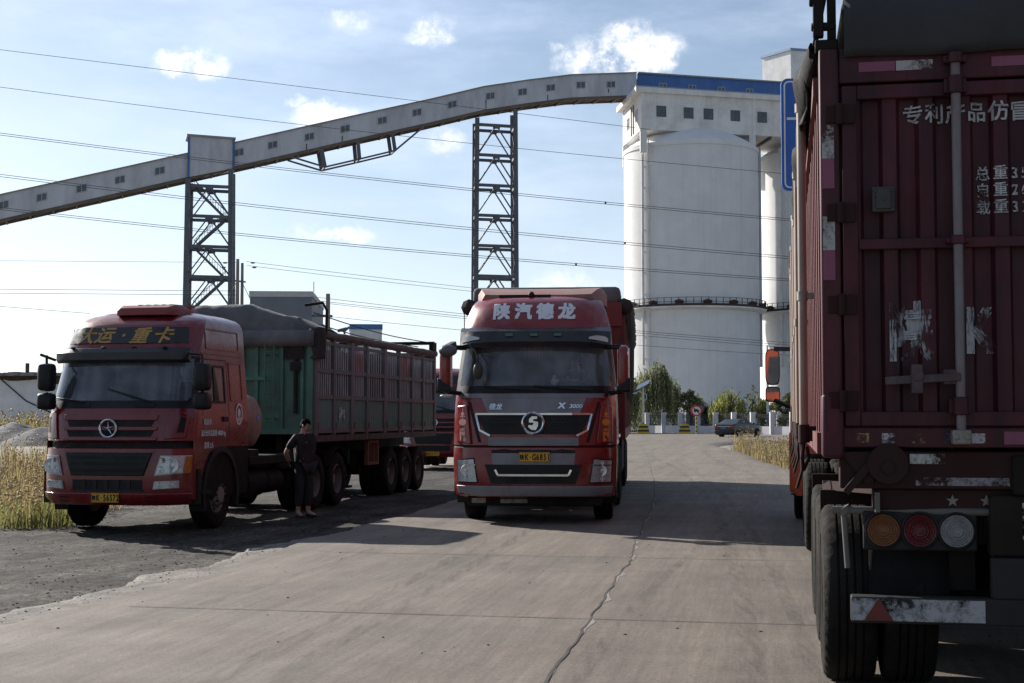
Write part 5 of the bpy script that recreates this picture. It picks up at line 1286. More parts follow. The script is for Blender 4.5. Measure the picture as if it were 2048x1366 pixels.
# ---------------------------------------------------------------- parked red truck with green trailer
t1 = empty('truck', (-6.03, 21.25, LOT+.005), -TH)
tag(t1, 'parked dark red truck with gold lettering over the windscreen and a green slatted trailer', 'truck')
parked_cab(t1, M_RED, True, True, '陕K·S6572')
for s in (-1, 1): wheel(t1, s*1.03, 1.4, .525, .29, s, True)
tractor_rear(t1, (5.98, 7.3)); chassis(t1, .9, 8.2)
b = MB(); b.cyl((-1, 1.4, .5), (1, 1.4, .5), .07); b.obj('axle', M_CHAS, t1)
for s in (-1, 1):
    b = MB(); b.cyl((s*.86, 2.9, .62), (s*.86, 3.75, .62), .25, n=18); b.cyl((s*.86, 3.85, .62), (s*.86, 4.6, .62), .22, n=18); b.obj('air_tank', M_CHAS, t1, bevel=.02)
    b = MB(); b.box(s*.86-.3, s*.86+.3, 2.75, 4.75, .92, 1.08); b.obj('side_box', M_CHAS, t1, bevel=.02)
    b = MB(); n = 14
    for yc in (5.98, 7.3):
        for i in range(n):
            a0, a1 = R(25+130*i/n), R(25+130*(i+1)/n); v = [(s*x, yc+math.cos(a)*.62, .52+math.sin(a)*.62) for a in (a0, a1) for x in (.6, 1.22)]; b.add([v[0], v[1], v[3], v[2]], [(0, 1, 2, 3)])
    o = b.obj('mudguard', M_CHAS, t1, weld=True); sm_ = o.modifiers.new('thick', 'SOLIDIFY'); sm_.thickness = .012
b = MB(); rr = []
for x, r_ in ((-1.12, .05), (-1.1, .3), (-1.02, .42), (-.9, .46), (.9, .46), (1.02, .42), (1.1, .3), (1.12, .05)):
    rr.append([(x, 3.15+math.cos(t)*r_, 1.66+math.sin(t)*r_) for t in [2*math.pi*i/28 for i in range(28)]])
b.loft(rr); tk = b.obj('gas_tank', mat('tan_steel_tank', (.3, .2, .16), .45, metal=.3, var=.12, dirt=(.16, .11, .08), damt=.4), t1, angle=40)
b = MB(); b.cyl((1.121, 3.2, 1.72), (1.127, 3.2, 1.72), .07, n=20); b.obj('tank_badge', mat('badge_blue', (.15, .2, .4), .5, var=.3, vs=20), tk)
b = MB(); b.box(-1.0, 1.0, 2.75, 3.55, 1.08, 1.18)
for x in (-.8, .8): b.tube([(x, 3.15+math.cos(R(a))*.475, 1.66+math.sin(R(a))*.475) for a in range(0, 361, 15)], .02, 6, caps=False)
b.obj('tank_cradle', M_CHAS, t1)

# trailer
M_GREEN = mat('green_trailer_paint', (.05, .17, .125), .6, var=.2, vs=1.2, dirt=(.06, .045, .035), damt=.33, ds=1.8)
M_GREEN2 = mat('faded_green_sheet', (.12, .25, .215), .65, var=.2, vs=1.5, dirt=(.12, .11, .1), damt=.3, ds=1.5)
M_POST = mat('rusty_grey_frame', (.14, .15, .148), .75, var=.22, vs=2, dirt=(.1, .09, .084), damt=.3, ds=2)
M_SLAT = mat('dusty_slat', (.36, .385, .39), .75, var=.25, vs=2.5)
M_BOUNCESL = mat('red_bounce_slat', (.4, .24, .23), .75, var=.3, vs=2.5)  # red bounce light from the neighbouring truck, painted into some middle slats
tr = empty('trailer', (0, 0, 0), 0, t1)
Y0, Y1, Z0, Z1, HW = 5.7, 14.8, 1.41, 3.29, 1.24
b = MB(); b.box(-HW+.07, HW-.07, Y0+.06, Y1-.06, Z0, Z0+.06); b.box(-HW+.1, -HW+.13, Y0+.1, Y1-.1, Z0+.06, Z1-.25); b.box(HW-.13, HW-.1, Y0+.1, Y1-.1, Z0+.06, Z1-.25); b.box(-HW+.1, HW-.1, Y1-.12, Y1-.06, Z0, Z1); b.obj('inner_wall', M_DARK, tr)
b = MB(); b.box(-HW+.16, HW-.16, Y0+.2, Y1-.2, Z1-.5, Z1-.3); b.obj('coal_load', mat('coal', (.015, .015, .016), .8, bump=1, bs=12), tr)
# front wall, green pressed sheet with ribs, frame, ladder and the broken square hole
b = MB(); b.box(-HW, HW, Y0, Y0+.05, Z0, Z1-.02); fw = b.obj('front_wall', M_GREEN, tr)
b = MB()
for x in (-1.0, -.72, -.44, -.16, .12, .62, 1.02): b.box(x-.035, x+.035, Y0-.045, Y0+.002, Z0+.05, Z1-.14)
b.box(-HW, HW, Y0-.06, Y0+.002, Z1-.13, Z1-.02); b.box(-HW, HW, Y0-.055, Y0+.002, Z0, Z0+.1); b.box(-HW, .3, Y0-.052, Y0+.002, 2.42, 2.5); b.box(HW-.12, HW, Y0-.06, Y0+.002, Z0+.1, Z1-.13); b.box(-HW, -HW+.1, Y0-.06, Y0+.002, Z0+.1, Z1-.13)
b.bar((-.5, Y0-.06, 2.5), (-.1, Y0-.06, 1.95), .05, .03); b.obj('front_rib', M_GREEN, fw, bevel=.008)
b = MB(); b.box(.68, 1.06, Y0-.07, Y0-.047, 2.82, 3.14); b.cyl((.9, Y0-.05, 1.8), (.9, Y0-.05, 2.82), .04); b.box(.8, 1.0, Y0-.09, Y0-.04, 2.6, 2.76); b.obj('soot_patch', mat('soot', (.02, .014, .012), .9, var=.5, vs=6), fw)
b = MB()
for x in (.32, .5): b.cyl((x, Y0-.12, Z0+.1), (x, Y0-.12, Z1-.2), .014, n=6)
for k in range(6): b.cyl((.32, Y0-.12, Z0+.25+k*.26), (.5, Y0-.12, Z0+.25+k*.26), .012, n=6)
for x in (.32, .5): b.bar((x, Y0-.12, 2.9), (x, Y0, 2.9), .02); b.bar((x, Y0-.12, 1.7), (x, Y0, 1.7), .02)
b.obj('ladder', M_GREEN, fw)
b = MB(); b.box(-1.08, -.92, Y0-.065, Y0-.046, 2.86, 3.1); b.obj('warning_sticker', mat('white_sticker', (.6, .58, .56), .5), fw)
posts = [5.78, 6.83, 7.98, 9.0, 10.34, 11.5, 12.6, 13.6, 14.72]
for s in (-1, 1):
    x = s*HW
    for i, y in enumerate(posts):
        w_ = .1 if i in (2, 4) else .055; w_ = .075 if i in (0, 8) else w_; b = MB(); b.box(x-.045, x+.045, y-w_, y+w_, Z0-.02, Z1); 
        if i not in (0, 8): b.box(x-s*.0-.05, x+.05, y-.03, y+.03, Z0-.1, Z0-.02)
        b.obj('side_post', M_POST, tr, bevel=.006)
    for i in range(8):
        y0 = posts[i]+(.1 if i in (2, 4) else .07); y1 = posts[i+1]-(.1 if i+1 in (2, 4) else .07)
        b = MB(); n = 5
        fr_ = tr; sep('bay_rail', M_POST, tr, [('box', (x-.03, x+.03, y0, y1, za, zb2)) for za, zb2 in ((2.58, 2.66), (2.08, 2.16), (3.12, 3.18), (Z0+.02, Z0+.12))])
        for (z0, z1) in ((2.16, 2.58), (2.66, 3.12)):
            b = MB()
            for k in range(1, 7): yy = lerp(y0, y1, k/7); b.box(x-.009, x+.009, yy-.018, yy+.018, z0, z1)
            b.obj('slat_panel', M_BOUNCESL if (i in (2, 3, 4, 5) and rnd.random() < .4) else M_SLAT, fr_)
        b = MB(); m_ = 13; o = len(b.v)
        for k in range(m_*2+1): yy = lerp(y0, y1, k/(m_*2)); xx = x+s*(.012 if k % 4 in (0, 1) else -.012); b.v += [(xx, yy, Z0+.12), (xx, yy, 2.08)]
        for k in range(m_*2): b.f.append((2*k, 2*k+2, 2*k+3, 2*k+1)); b.m.append(0)
        b.obj('corrugated_panel', M_GREEN2, fr_, angle=20, fix=False)
        sep('hinge', M_POST, fr_, [('box', (min(x, x+s*.07), max(x, x+s*.07), ya_, ya_+.08, Z0+.1, Z0+.22)) for ya_ in (y0-.02, y1-.06)])
    b = MB(); b.box(x-.05, x+.05, Y0, Y1, Z0-.14, Z0-.021); b.obj('bottom_rail', mat('rusty_rail_brown', (.07, .052, .045), .8, var=.35, vs=3), tr)
    b = MB(); n = 60; pts = [(x+.01*math.sin(i*1.7), lerp(Y0, Y1, i/n), Z1+.0+.03*fbm(i*.4, s, 3)) for i in range(n+1)]; b.tube(pts, .085, 8); b.obj('tarp_roll', mat('dusty_brown_tarp', (.1, .075, .066), .9, var=.3, vs=3, bump=.6, bs=10), tr, angle=180)
write('陕K', .3, lambda u, v, q: (HW+.022+q, 7.35+u, 1.79+v), 'sprayed_number', worn('sprayed_white', (.55, .57, .6), .55, 50), tr, .01, .8)
b = MB(); b.box(-HW, HW, Y1-.03, Y1+.04, Z0, Z1+.05); b.obj('rear_gate', M_POST, tr)
# folded tarp: front apron and hump
b = MB(); n = 30; rows = []
for (yy, zz) in ((Y0-.1, Z1-.24), (Y0-.13, Z1-.1), (Y0-.1, Z1+.06), (Y0+.2, Z1+.1)):
    rows.append([(lerp(-HW-.03, HW+.03, i/n), yy+.012*math.sin(i*.5+zz*2), zz+.012*fbm(i*.25, 3)) for i in range(n+1)])
for a, c in zip(rows, rows[1:]):
    for i in range(n): b.quad(a[i], a[i+1], c[i+1], c[i])
o = b.obj('tarp_apron', M_TARP, tr, angle=180, weld=True); o.modifiers.new('thick', 'SOLIDIFY').thickness = .012
b = MB(); rows = []
for yy, k in ((Y0+.0, .0), (Y0+.02, .3), (Y0+.04, .6), (Y0+.1, .85), (Y0+.2, .97), (Y0+.5, 1.0), (Y0+.8, .96), (Y0+1.0, .9), (Y0+1.35, .55), (Y0+1.5, .05)):
    rows.append([(u*HW, yy+.12*fbm(u*4, k*3, 2), Z1+.03+k*(.56*(1-.8*max(0, (u+.35)/1.35)**1.6))*(.82+.36*fbm(u*5+3, k*3, 7))) for u in [-1+2*i/26 for i in range(27)]])
for a, c in zip(rows, rows[1:]):
    for i in range(26): b.quad(a[i], a[i+1], c[i+1], c[i])
b.obj('tarp_hump', M_TARP, tr, angle=180, weld=True)
b = MB(); n = 14; rr = []
for j in range(9):
    rr.append([(HW+.02+.16*math.cos(t)*(.7+.6*fbm(t, j*.7, 3)), Y0+.12+.2*math.sin(t)*(.7+.6*fbm(t+4, j*.9, 8)), Z1+.1-.07*j) for t in [2*math.pi*i/n for i in range(n)]])
b.loft(rr); b.obj('bunched_tarp', mat('dark_tarp', (.025, .022, .02), .85, var=.4, bump=.6, bs=10), tr, angle=60)
b = MB(); b.tube([(HW-.25, Y0+.2, Z1+.56), (HW+.1, Y0+.2, Z1+.6), (HW+.18, Y0+.2, Z1+.45), (HW+.17, Y0+.2, Z1+.05), (HW+.1, Y0+.2, Z1-.2)], .028, 8); b.obj('tarp_crank', M_CHAS, tr)
b = MB()
for x in (-HW, HW): b.box(x-.05, x+.05, Y1-.35, Y1+.02, Z1, Z1+.3)
b.box(-HW, HW, Y1-.04, Y1+.02, Z1+.25, Z1+.33); b.obj('rear_hoop', M_CHAS, tr)
for dz in (0, .1):
    b = MB(); b.tube([(HW-.1-dz*3, lerp(Y0+.25, Y1-.1, i/10), Z1+.42-dz-.3*math.sin(math.pi*i/10)*.25-.12*i/10) for i in range(11)], .012, 5); b.obj('tarp_cable', M_INK, tr)
b = MB()
for x in (-.45, .45): b.box(x-.06, x+.06, Y0+.3, Y1-.2, 1.05, Z0)
b.box(-.6, .6, Y0+.8, Y0+2.6, 1.02, 1.12); b.obj('trailer_frame', M_CHAS, tr)
for y in (11.05, 12.25, 13.4):
    b = MB(); b.cyl((-.9, y, .52), (.9, y, .52), .075); b.box(-.55, -.4, y-.5, y+.5, .62, 1.05); b.box(.4, .55, y-.5, y+.5, .62, 1.05); b.obj('axle', M_CHAS, tr)
    for s in (-1, 1): wheel(t1, s*1.08, y, .52, side=s); wheel(t1, s*.75, y, .52, side=s)
for s in (-1, 1):
    b = MB(); b.box(s*.7-.06, s*.7+.06, 9.1, 9.22, .3, 1.05); b.box(s*.7-.16, s*.7+.16, 9.02, 9.3, .25, .3); b.obj('landing_leg', M_CHAS, tr)
    b = MB(); b.box(s*1.15-.04, s*1.15+.04, 9.35, 10.15, 1.18, 1.24); b.box(s*1.15-.04, s*1.15+.04, 9.35, 10.15, .72, .78); b.box(s*1.15-.04, s*1.15+.04, 9.35, 9.43, .78, 1.18); b.box(s*1.15-.04, s*1.15+.04, 10.07, 10.15, .78, 1.18); b.box(s*1.15-.02, s*1.15+.02, 9.62, 9.66, .78, 1.18); b.box(s*1.15-.02, s*1.15+.02, 9.84, 9.88, .78, 1.18); b.obj('side_rack', mat('rusty_red_rack', (.16, .07, .05), .8), tr)

# ---------------------------------------------------------------- red truck waiting far behind
t4 = empty('truck', (-2.6, 47, LOT+.005), -R(7))
tag(t4, 'dull red truck waiting in the gap between the green trailer and the moving truck', 'truck')
parked_cab(t4, M_RED, False, False, '陕KE4177')
for s in (-1, 1): wheel(t4, s*1.03, 1.4, .525, .29, s, True)
tractor_rear(t4, (4.6, 6.0)); chassis(t4, .9, 7)
b = MB(); b.box(-1.2, 1.2, 3.0, 12, 1.3, 3.3); b.obj('trailer', M_CHAS, t4, bevel=.03)
# ---------------------------------------------------------------- moving red truck, facing the camera
t2 = empty('truck', (.31, 21.0, .003), -R(5.2))
tag(t2, 'bright red truck with white lettering above its visor, driving towards the viewer on the road', 'truck')
prof = [(.38, 1.1, .1), (.42, 1.16, .02), (.56, 1.18, 0), (.9, 1.195, 0), (1.12, 1.195, .02), (1.14, 1.18, .05), (1.16, 1.195, .03), (1.5, 1.19, .05), (1.8, 1.18, .09), (1.98, 1.17, .14), (2.3, 1.14, .23), (2.66, 1.1, .33), (2.9, 1.085, .4), (3.02, 1.07, .47), (3.2, 1.03, .6), (3.3, .995, .69), (3.36, .96, .77), (3.4, .92, .85), (3.43, .85, .96)]
prof = [(z_, w_*1.025, f_) for z_, w_, f_ in prof]
fr2 = Front(prof, .3, 6); B2 = 2.35
zs = [.38, .42, .48, .56, .7, .9, 1.05, 1.12, 1.14, 1.16, 1.3, 1.5, 1.7, 1.8, 1.9, 1.98, 2.04, 2.2, 2.3, 2.45, 2.55, 2.62, 2.66, 2.78, 2.9, 2.96, 3.02, 3.1, 3.2, 3.25, 3.3, 3.33, 3.36, 3.4, 3.43]
ys = [.66, .8, .88, 1.02, 1.2, 1.45, 1.6, 1.68, 1.9, 2.1, 2.25, 2.3]
def key2(w, c, z):
    if w == 'front' and 2.04 < z < 2.66 and abs(c) < .955: return 'windscreen'
    if w == 'front' and 1.9 < z < 2.9: return 'windscreen_frame'
    if w == 'front' and 1.125 < z < 1.15: return 'panel_gap'
    if w == 'side' and 2.04 < z < 2.62 and .8 < c < 1.6: return 'side_window'
    if w == 'side' and z < 1.14 and .66 < c: return 'wheel_house'
    return 'cab_body'
cab_shell(fr2, zs, B2, ys, key2, {'cab_body': M_RED2, 'windscreen': M_GLASS, 'windscreen_frame': M_BLK, 'panel_gap': M_DARK, 'side_window': M_SIDEGL, 'wheel_house': M_CHAS}, t2, [(.9, .02), (.6, .035), (.3, .04)])
f = fr2
# visor with three small green lamps and corner running lights
b = MB(); rr = []
for i in range(21):
    x = lerp(-1.14, 1.14, i/20); e = (abs(x)/1.14)**6*.26; dz = -.05*(abs(x)/1.14)**4
    rr.append([(x, .2+e, 2.63+dz), (x, .13+e, 2.7+dz), (x, .22+e, 2.86), (x, .45+e*.6, 2.93), (x, .46+e*.6, 2.86), (x, .3+e, 2.68)])
b.loft(rr); vz = b.obj('sun_visor', mat('gloss_black', (.02, .021, .024), .28, var=.15, dirt=(.06, .055, .05), damt=.2), t2, angle=30)
for x in (-.37, 0, .36):
    b = MB(); b.box(x-.055, x+.055, .15, .2, 2.78, 2.82); b.obj('marker_lamp', mat('green_marker', (.02, .14, .09), .3), vz)
for s in (-1, 1):
    b = MB(); q = []
    for u, z0, z1 in ((.82, 2.735, 2.765), (.93, 2.72, 2.79), (1.05, 2.7, 2.78), (1.1, 2.69, 2.75)):
        e = (u/1.14)**6*.26; q.append([(s*u, .135+e, z0), (s*u, .15+e, z1), (s*u, .2+e, z1), (s*u, .2+e, z0)])
    b.loft(q); b.obj('running_lamp', mat('frosted_lamp', (.5, .52, .5), .25), vz)
# roof lettering
for u, ch in ((-.52, '陕'), (-.19, '汽'), (.14, '德'), (.47, '龙')):
    write(ch, .265, fit(f, u, 3.185, .006), 'roof_lettering', M_WHT, t2, .012, 1.0)
# roof deflector
b = MB(); rr = []
for y, w_, z_ in ((1.0, .6, 3.42), (1.04, .88, 3.5), (1.35, .97, 3.6), (1.8, 1.02, 3.66), (2.3, 1.04, 3.68), (2.32, 1.04, 3.4)):
    rr.append([(-w_, y, 3.36), (w_, y, 3.36), (w_, y, z_-.12), (w_*.94, y, z_-.02), (.5, y, z_-.03), (-.5, y, z_-.03), (-w_*.94, y, z_-.02), (-w_, y, z_-.12)])
b.loft(rr); b.obj('roof_deflector', mat('dusty_red_roof', (.19, .06, .055), .6, var=.2, vs=1.5, dirt=(.25, .17, .14), damt=.5, ds=1.2), t2, angle=30)
b = MB(); b.box(-.6, .2, .98, 1.1, 3.42, 3.47); b.ell((-.1, .98, 3.47), .05, .05, .05, 8, 6); b.obj('deflector_bracket', M_DARK, t2)
# grey band, grille, emblem
b = MB(); patch(b, f, [(-1.12, 1.86), (1.12, 1.86), (1.14, 1.925), (-1.14, 1.925)], .0, .006, 16, 1); patch(b, f, [(-.68, 1.62), (.68, 1.62), (.78, 1.857), (-.78, 1.857)], .0, .006, 10, 2); b.obj('grey_band', M_GREY, t2)
b = MB(); patch(b, f, [(-.7, 1.32), (.7, 1.32), (.86, 1.62), (-.86, 1.62)], .0, .014, 10, 3); g = b.obj('upper_grille', M_BLK, t2)
b = MB()
def ringbar(q, w):
    for a, c in zip(q, q[1:]):
        n = 6
        for i in range(n):
            p0 = (lerp(a[0], c[0], i/n), lerp(a[1], c[1], i/n)); p1 = (lerp(a[0], c[0], (i+1)/n), lerp(a[1], c[1], (i+1)/n))
            b.bar((p0[0], f.y(*p0)-.03, p0[1]), (p1[0], f.y(*p1)-.03, p1[1]), w, .03, up=(0, 1, 0))
ringbar([(-.64, 1.3), (-.8, 1.38), (-.86, 1.62), (.86, 1.62), (.8, 1.38), (.64, 1.3)], .028); b.obj('chrome_frame', M_CHROME, g)
b = MB()
for j in range(6):
    for i in range(22):
        x = -.64+i*.06+(.03 if j % 2 else 0); z = 1.345+j*.045
        if abs(x) > .62+.14*(z-1.32)/.3 or math.hypot(x, z-1.485) < .19: continue
        y = f.y(x, z)-.0155; b.add([(x-.024, y, z), (x-.012, y, z-.014), (x+.012, y, z-.014), (x+.024, y, z), (x+.012, y, z+.014), (x-.012, y, z+.014)], [(0, 1, 2, 3, 4, 5)])
b.obj('grille_mesh', M_DARK, g)
b = MB(); patch(b, f, rect(-.72, .72, 1.475, 1.492), .014, .012, 8, 1); b.obj('grille_bar', M_BLK, g)
ey = f.y(0, 1.485)-.03
b = MB(); b.cyl((0, ey+.02, 1.485), (0, ey-.008, 1.485), .165, n=36); em = b.obj('emblem', M_INK, g)
b = MB(); b.lathe([(.135, 0), (.17, 0), (.172, .014), (.153, .026), (.135, .014), (.135, 0)], (0, ey-.004, 1.485), (0, -1, 0), 40)
sp = [(.075, .095), (-.03, .095), (-.075, .045), (-.075, -.005), (.02, -.005), (-.02, -.05), (-.075, -.05), (-.075, -.095), (.03, -.095), (.075, -.045), (.075, .0), (-.02, .01), (.0, .05), (.075, .05)]
sp = [(.06+.0, .1), (-.02, .1), (-.06, .055), (-.06, .008), (.012, .008), (-.005, -.03), (-.07, -.03), (-.07, -.06), (-.02, -.1), (.04, -.1), (.075, -.04), (.075, .02), (-.0, .032), (.005, .06), (.06, .06)]
b.poly([(x, ey-.01, 1.485+z) for x, z in sp], (0, -.014, 0)); b.obj('emblem_letter', M_CHROME, em)
b = MB(); patch(b, f, rect(-.67, .67, 1.15, 1.275), .0, .02, 8, 1); b.obj('grey_strip', M_GREY, t2, bevel=.006)
b = MB(); patch(b, f, rect(-.62, .62, 1.045, 1.128), .0, .006, 6, 1); b.obj('slot', M_DARK, t2)
b = MB(); patch(b, f, [(-.6, .87), (.6, .87), (.62, 1.04), (-.62, 1.04)], .0, .012, 6, 1); b.obj('grey_panel', M_GREY, t2)
b = MB(); patch(b, f, [(-.62, .59), (.62, .59), (.72, .875), (-.72, .875)], .0, .014, 8, 2); lg = b.obj('lower_grille', M_BLK, t2)
b = MB()
ringbar([(-.56, .8), (-.52, .72), (.52, .72), (.56, .8)], .03); b.obj('chrome_strip', M_CHROME, lg)
b = MB()
for j in range(3):
    for i in range(20): x = -.5+i*.05+(.025 if j % 2 else 0); z = .76+j*.035; y = f.y(x, z)-.0155; b.add([(x-.02, y, z), (x, y, z-.012), (x+.02, y, z), (x, y, z+.012)], [(0, 1, 2, 3)])
patch(b, f, rect(-.4, -.1, .61, .69), .014, .003, 2, 1); patch(b, f, rect(.12, .42, .61, .69), .014, .003, 2, 1); b.obj('grille_mesh', M_DARK, lg)
b = MB(); patch(b, f, [(-1.13, .405), (1.13, .405), (1.17, .56), (-1.17, .56)], .0, .03, 18, 2); b.obj('bumper', M_GREY, t2, bevel=.012)
b = MB(); b.box(-1.0, 1.0, .2, .5, .26, .4); ub = b.obj('underrun_bar', M_CHAS, t2, bevel=.02)
b = MB(); b.box(-.93, -.72, .185, .2, .3, .37); b.box(-.5, -.1, .185, .2, .3, .36); b.obj('dried_mud', mat('dried_mud', (.22, .2, .17), .95, var=.4, vs=12), ub)
plate(t2, f, .02, .985, '陕K·G6851', .45, .145, .02)
for s in (-1, 1):
    q = [(.82, .6), (1.15, .6), (1.165, .95), (.88, .97)]; bb = [(1.0, .785, .085, M_BOWL), (1.0, .9, .04, M_BOWL), (.99, .665, .04, M_BOWL)]
    q = q if s > 0 else mirrorq(q); bb = bb if s > 0 else [(-x, z, r, m) for x, z, r, m in bb]
    h = headlamp(t2, f, q, .012, None, bb, M_DARK)
    b = MB(); qq = [(.86, .86), (1.14, .855), (1.145, .872), (.865, .877)]; qq = qq if s > 0 else mirrorq(qq); patch(b, f, qq, .02, .006, 2, 1); b.obj('divider', M_CHROME, h)
    # corner deflector and black slot
    q = [(.93, 1.17), (1.17, 1.2), (1.17, 1.74), (1.0, 1.76)]; q = q if s > 0 else mirrorq(q); b = MB(); patch(b, f, q, .0, .04, 4, 4); cd_ = b.obj('corner_deflector', M_RED2, t2, bevel=.015)
    b = MB(); q = [(.78, 1.2), (.82, 1.2), (.99, 1.8), (.95, 1.8)]; q = q if s > 0 else mirrorq(q); patch(b, f, q, .0, .006, 2, 4); b.obj('panel_seam', M_DARK, t2)
    # lantern knot decal
    m_ = mat('gold_decal', (.62, .2, .02), .5, var=.2, vs=9) if s > 0 else mat('pale_pink_decal', (.62, .3, .26), .5, var=.2, vs=9)
    b = MB(); cx = s*1.07
    def disc(cz, rx, rz, x=0):
        n = 16; pts = [(cx+x+math.cos(2*math.pi*i/n)*rx, cz+math.sin(2*math.pi*i/n)*rz) for i in range(n)]
        b.add([(p[0], f.y(*p)-.046, p[1]) for p in pts], [tuple(range(n))])
    disc(1.5, .062, .05); disc(1.62, .028, .028); disc(1.39, .028, .022); disc(1.33, .05, .03, .0); disc(1.29, .014, .03, .03); disc(1.27, .012, .05, -.03); disc(1.24, .03, .028, -.02 if s > 0 else .04)
    for q in (rect(cx-.005, cx+.005, 1.53, 1.7), rect(cx-.04, cx+.04, 1.575, 1.59), rect(cx-.045, cx-.035, 1.3, 1.4), rect(cx+.03, cx+.04, 1.34, 1.42)): b.add([(x, f.y(x, z)-.047, z) for x, z in q], [(0, 1, 2, 3)])
    b.obj('lantern_decal', m_, cd_)
write('德龙', .1, fit(f, -.56, 1.73, .008), 'badge_lettering', M_CHROME, t2, .002, 1, shear=.2, depth=.01)
write('X', .12, fit(f, .42, 1.745, .008), 'badge_lettering', M_CHROME, t2, .004, 1.2, shear=.2, depth=.01); write('3000', .08, fit(f, .63, 1.735, .008), 'badge_lettering', M_CHROME, t2, .002, 1.2, shear=.2, depth=.01)
# windscreen furniture
wiper(t2, f, .1, 1.97, -.75, 2.03); wiper(t2, f, .85, 1.97, -.0, 2.04)
interior(t2, f, 1.08, .25, B2, 2.0, 2.82)
for x in (-.55, .55): b = MB(); patch(b, f, rect(x-.2, x+.2, 1.925, 1.955), .0, .01, 3, 1); b.obj('cowl_vent', M_DARK, t2)
b = MB(); b.box(-.14, .14, .42, .44, 2.6, 2.68)
for k in range(7): x = -.12+k*.04; b.bar((x, .43, 2.6), (x, .43, 2.44+.05*abs(k-3)/3), .012)
b.ell((0, .42, 2.58), .07, .03, .05, 10, 6); b.obj('hanging_tassel', mat('tassel_red', (.3, .02, .03), .8, var=.3, vs=9), t2)
b = MB(); b.ell((.29, .4, 2.1), .05, .04, .06, 10, 6); b.ell((.29, .4, 2.17), .035, .035, .035, 8, 6); b.ell((.34, .4, 2.12), .03, .03, .03, 8, 5); b.obj('dashboard_toy', mat('white_toy', (.6, .6, .58), .6), t2)
b = MB(); b.box(.3, .48, .42, .6, 2.012, 2.03); b.box(.68, .86, .4, .58, 2.012, 2.03); b.obj('papers', mat('paper', (.55, .58, .62), .7), t2)
# kerb mirror arm and round mirror at left, inside view of the screen
b = MB(); b.tube([(-.98, .18, 2.66), (-.86, .08, 2.55), (-.82, .06, 2.42), (-.82, .06, 2.3)], .012, 6); b.tube([(-1.0, .2, 2.66), (-.7, .1, 2.6), (-.5, .2, 2.64)], .01, 6); a = b.obj('kerb_mirror_arm', M_INK, t2)
b = MB(); b.ell((-.82, .06, 2.26), .075, .045, .13, 16, 10); b.obj('kerb_mirror', mat('brown_mirror_back', (.04, .028, .025), .5), a)
for s in (-1, 1):
    x0 = 1.3
    b = MB(); b.bar((s*1.06, .42, 2.62), (s*1.3, .2, 2.62), .1, .07); b.obj('mirror_arm', M_BLK, t2, bevel=.015); b = MB(); b.bar((s*1.12, .42, 1.93), (s*1.3, .24, 1.95), .09, .06); m = b.obj('mirror_arm', M_BLK, t2, bevel=.015)
    b = MB(); rr = []
    for yy, k in ((.06, .55), (.09, .88), (.17, 1), (.3, .98)):
        rr.append([(s*(x0+.03)+math.copysign(abs(math.cos(t))**.45, math.cos(t))*.085*k, yy, 2.29+math.copysign(abs(math.sin(t))**.45, math.sin(t))*.35*k) for t in [2*math.pi*i/22 for i in range(22)]])
    b.loft(rr); b.obj('mirror', M_RED2, m, angle=50)
    b = MB(); b.poly([(s*(x0-.07), .05, 1.95), (s*(x0+.13), .05, 1.95), (s*(x0+.135), .05, 2.16), (s*(x0-.07), .05, 2.02)], (0, .24, 0)); b.obj('mirror_cover', M_BLK, m, bevel=.02)
    b = MB(); b.poly([(s*(x0-.06), .304, 1.98), (s*(x0+.12), .304, 1.98), (s*(x0+.12), .304, 2.6), (s*(x0-.06), .304, 2.6)], (0, .006, 0)); b.obj('mirror_glass', M_MIRR, m)
    if s < 0:
        b = MB(); b.ell((-1.27, .02, 2.56), .14, .1, .09, 16, 10); b.bar((-1.2, .2, 2.66), (-1.28, .05, 2.6), .09, .1); b.obj('front_mirror', mat('mirror_housing_grey', (.09, .09, .095), .4), m)
        b = MB(); b.ell((-1.3, .1, 1.89), .1, .06, .03, 12, 6); b.obj('mirror_lamp', mat('frosted_lamp', (.5, .52, .5)), m)
    b = MB(); n = 16; cy_ = 1.35
    arch = [(cy_+math.cos(R(200-220*i/n))*.62, .52+math.sin(R(200-220*i/n))*.63) for i in range(n+1)]; outp = [(cy_+math.cos(R(200-220*i/n))*.7, .52+math.sin(R(200-220*i/n))*.71) for i in range(n+1)]
    for i in range(n):
        v = [(s*(1.0 if k else 1.21), p[0], p[1]) for k in (0, 1) for p in (arch[i], arch[i+1], outp[i+1], outp[i])]; b.add(v, [(0, 1, 2, 3), (0, 4, 5, 1), (3, 2, 6, 7), (4, 7, 6, 5)])
    b.obj('wheel_arch', M_BLK, t2, angle=40)
    b = MB(); b.box(s*1.17-.05, s*1.17+.02, .4, .74, .4, 1.1); b.box(s*1.15-.05, s*1.15+.05, 2.0, 2.32, .5, 1.12); b.obj('step', M_BLK, t2)
    wheel(t2, s*1.0, 1.35, .52, .29, s, True)
b = MB(); b.cyl((-1, 1.35, .5), (1, 1.35, .5), .07); b.obj('axle', M_CHAS, t2)
tractor_rear(t2, (4.75, 6.1)); chassis(t2, .9, 7)
for s in (-1, 1):
    b = MB(); b.box(s*.85-.32, s*.85+.32, 2.7, 4.0, .5, 1.1); b.obj('fuel_tank', M_STEEL, t2, bevel=.06)
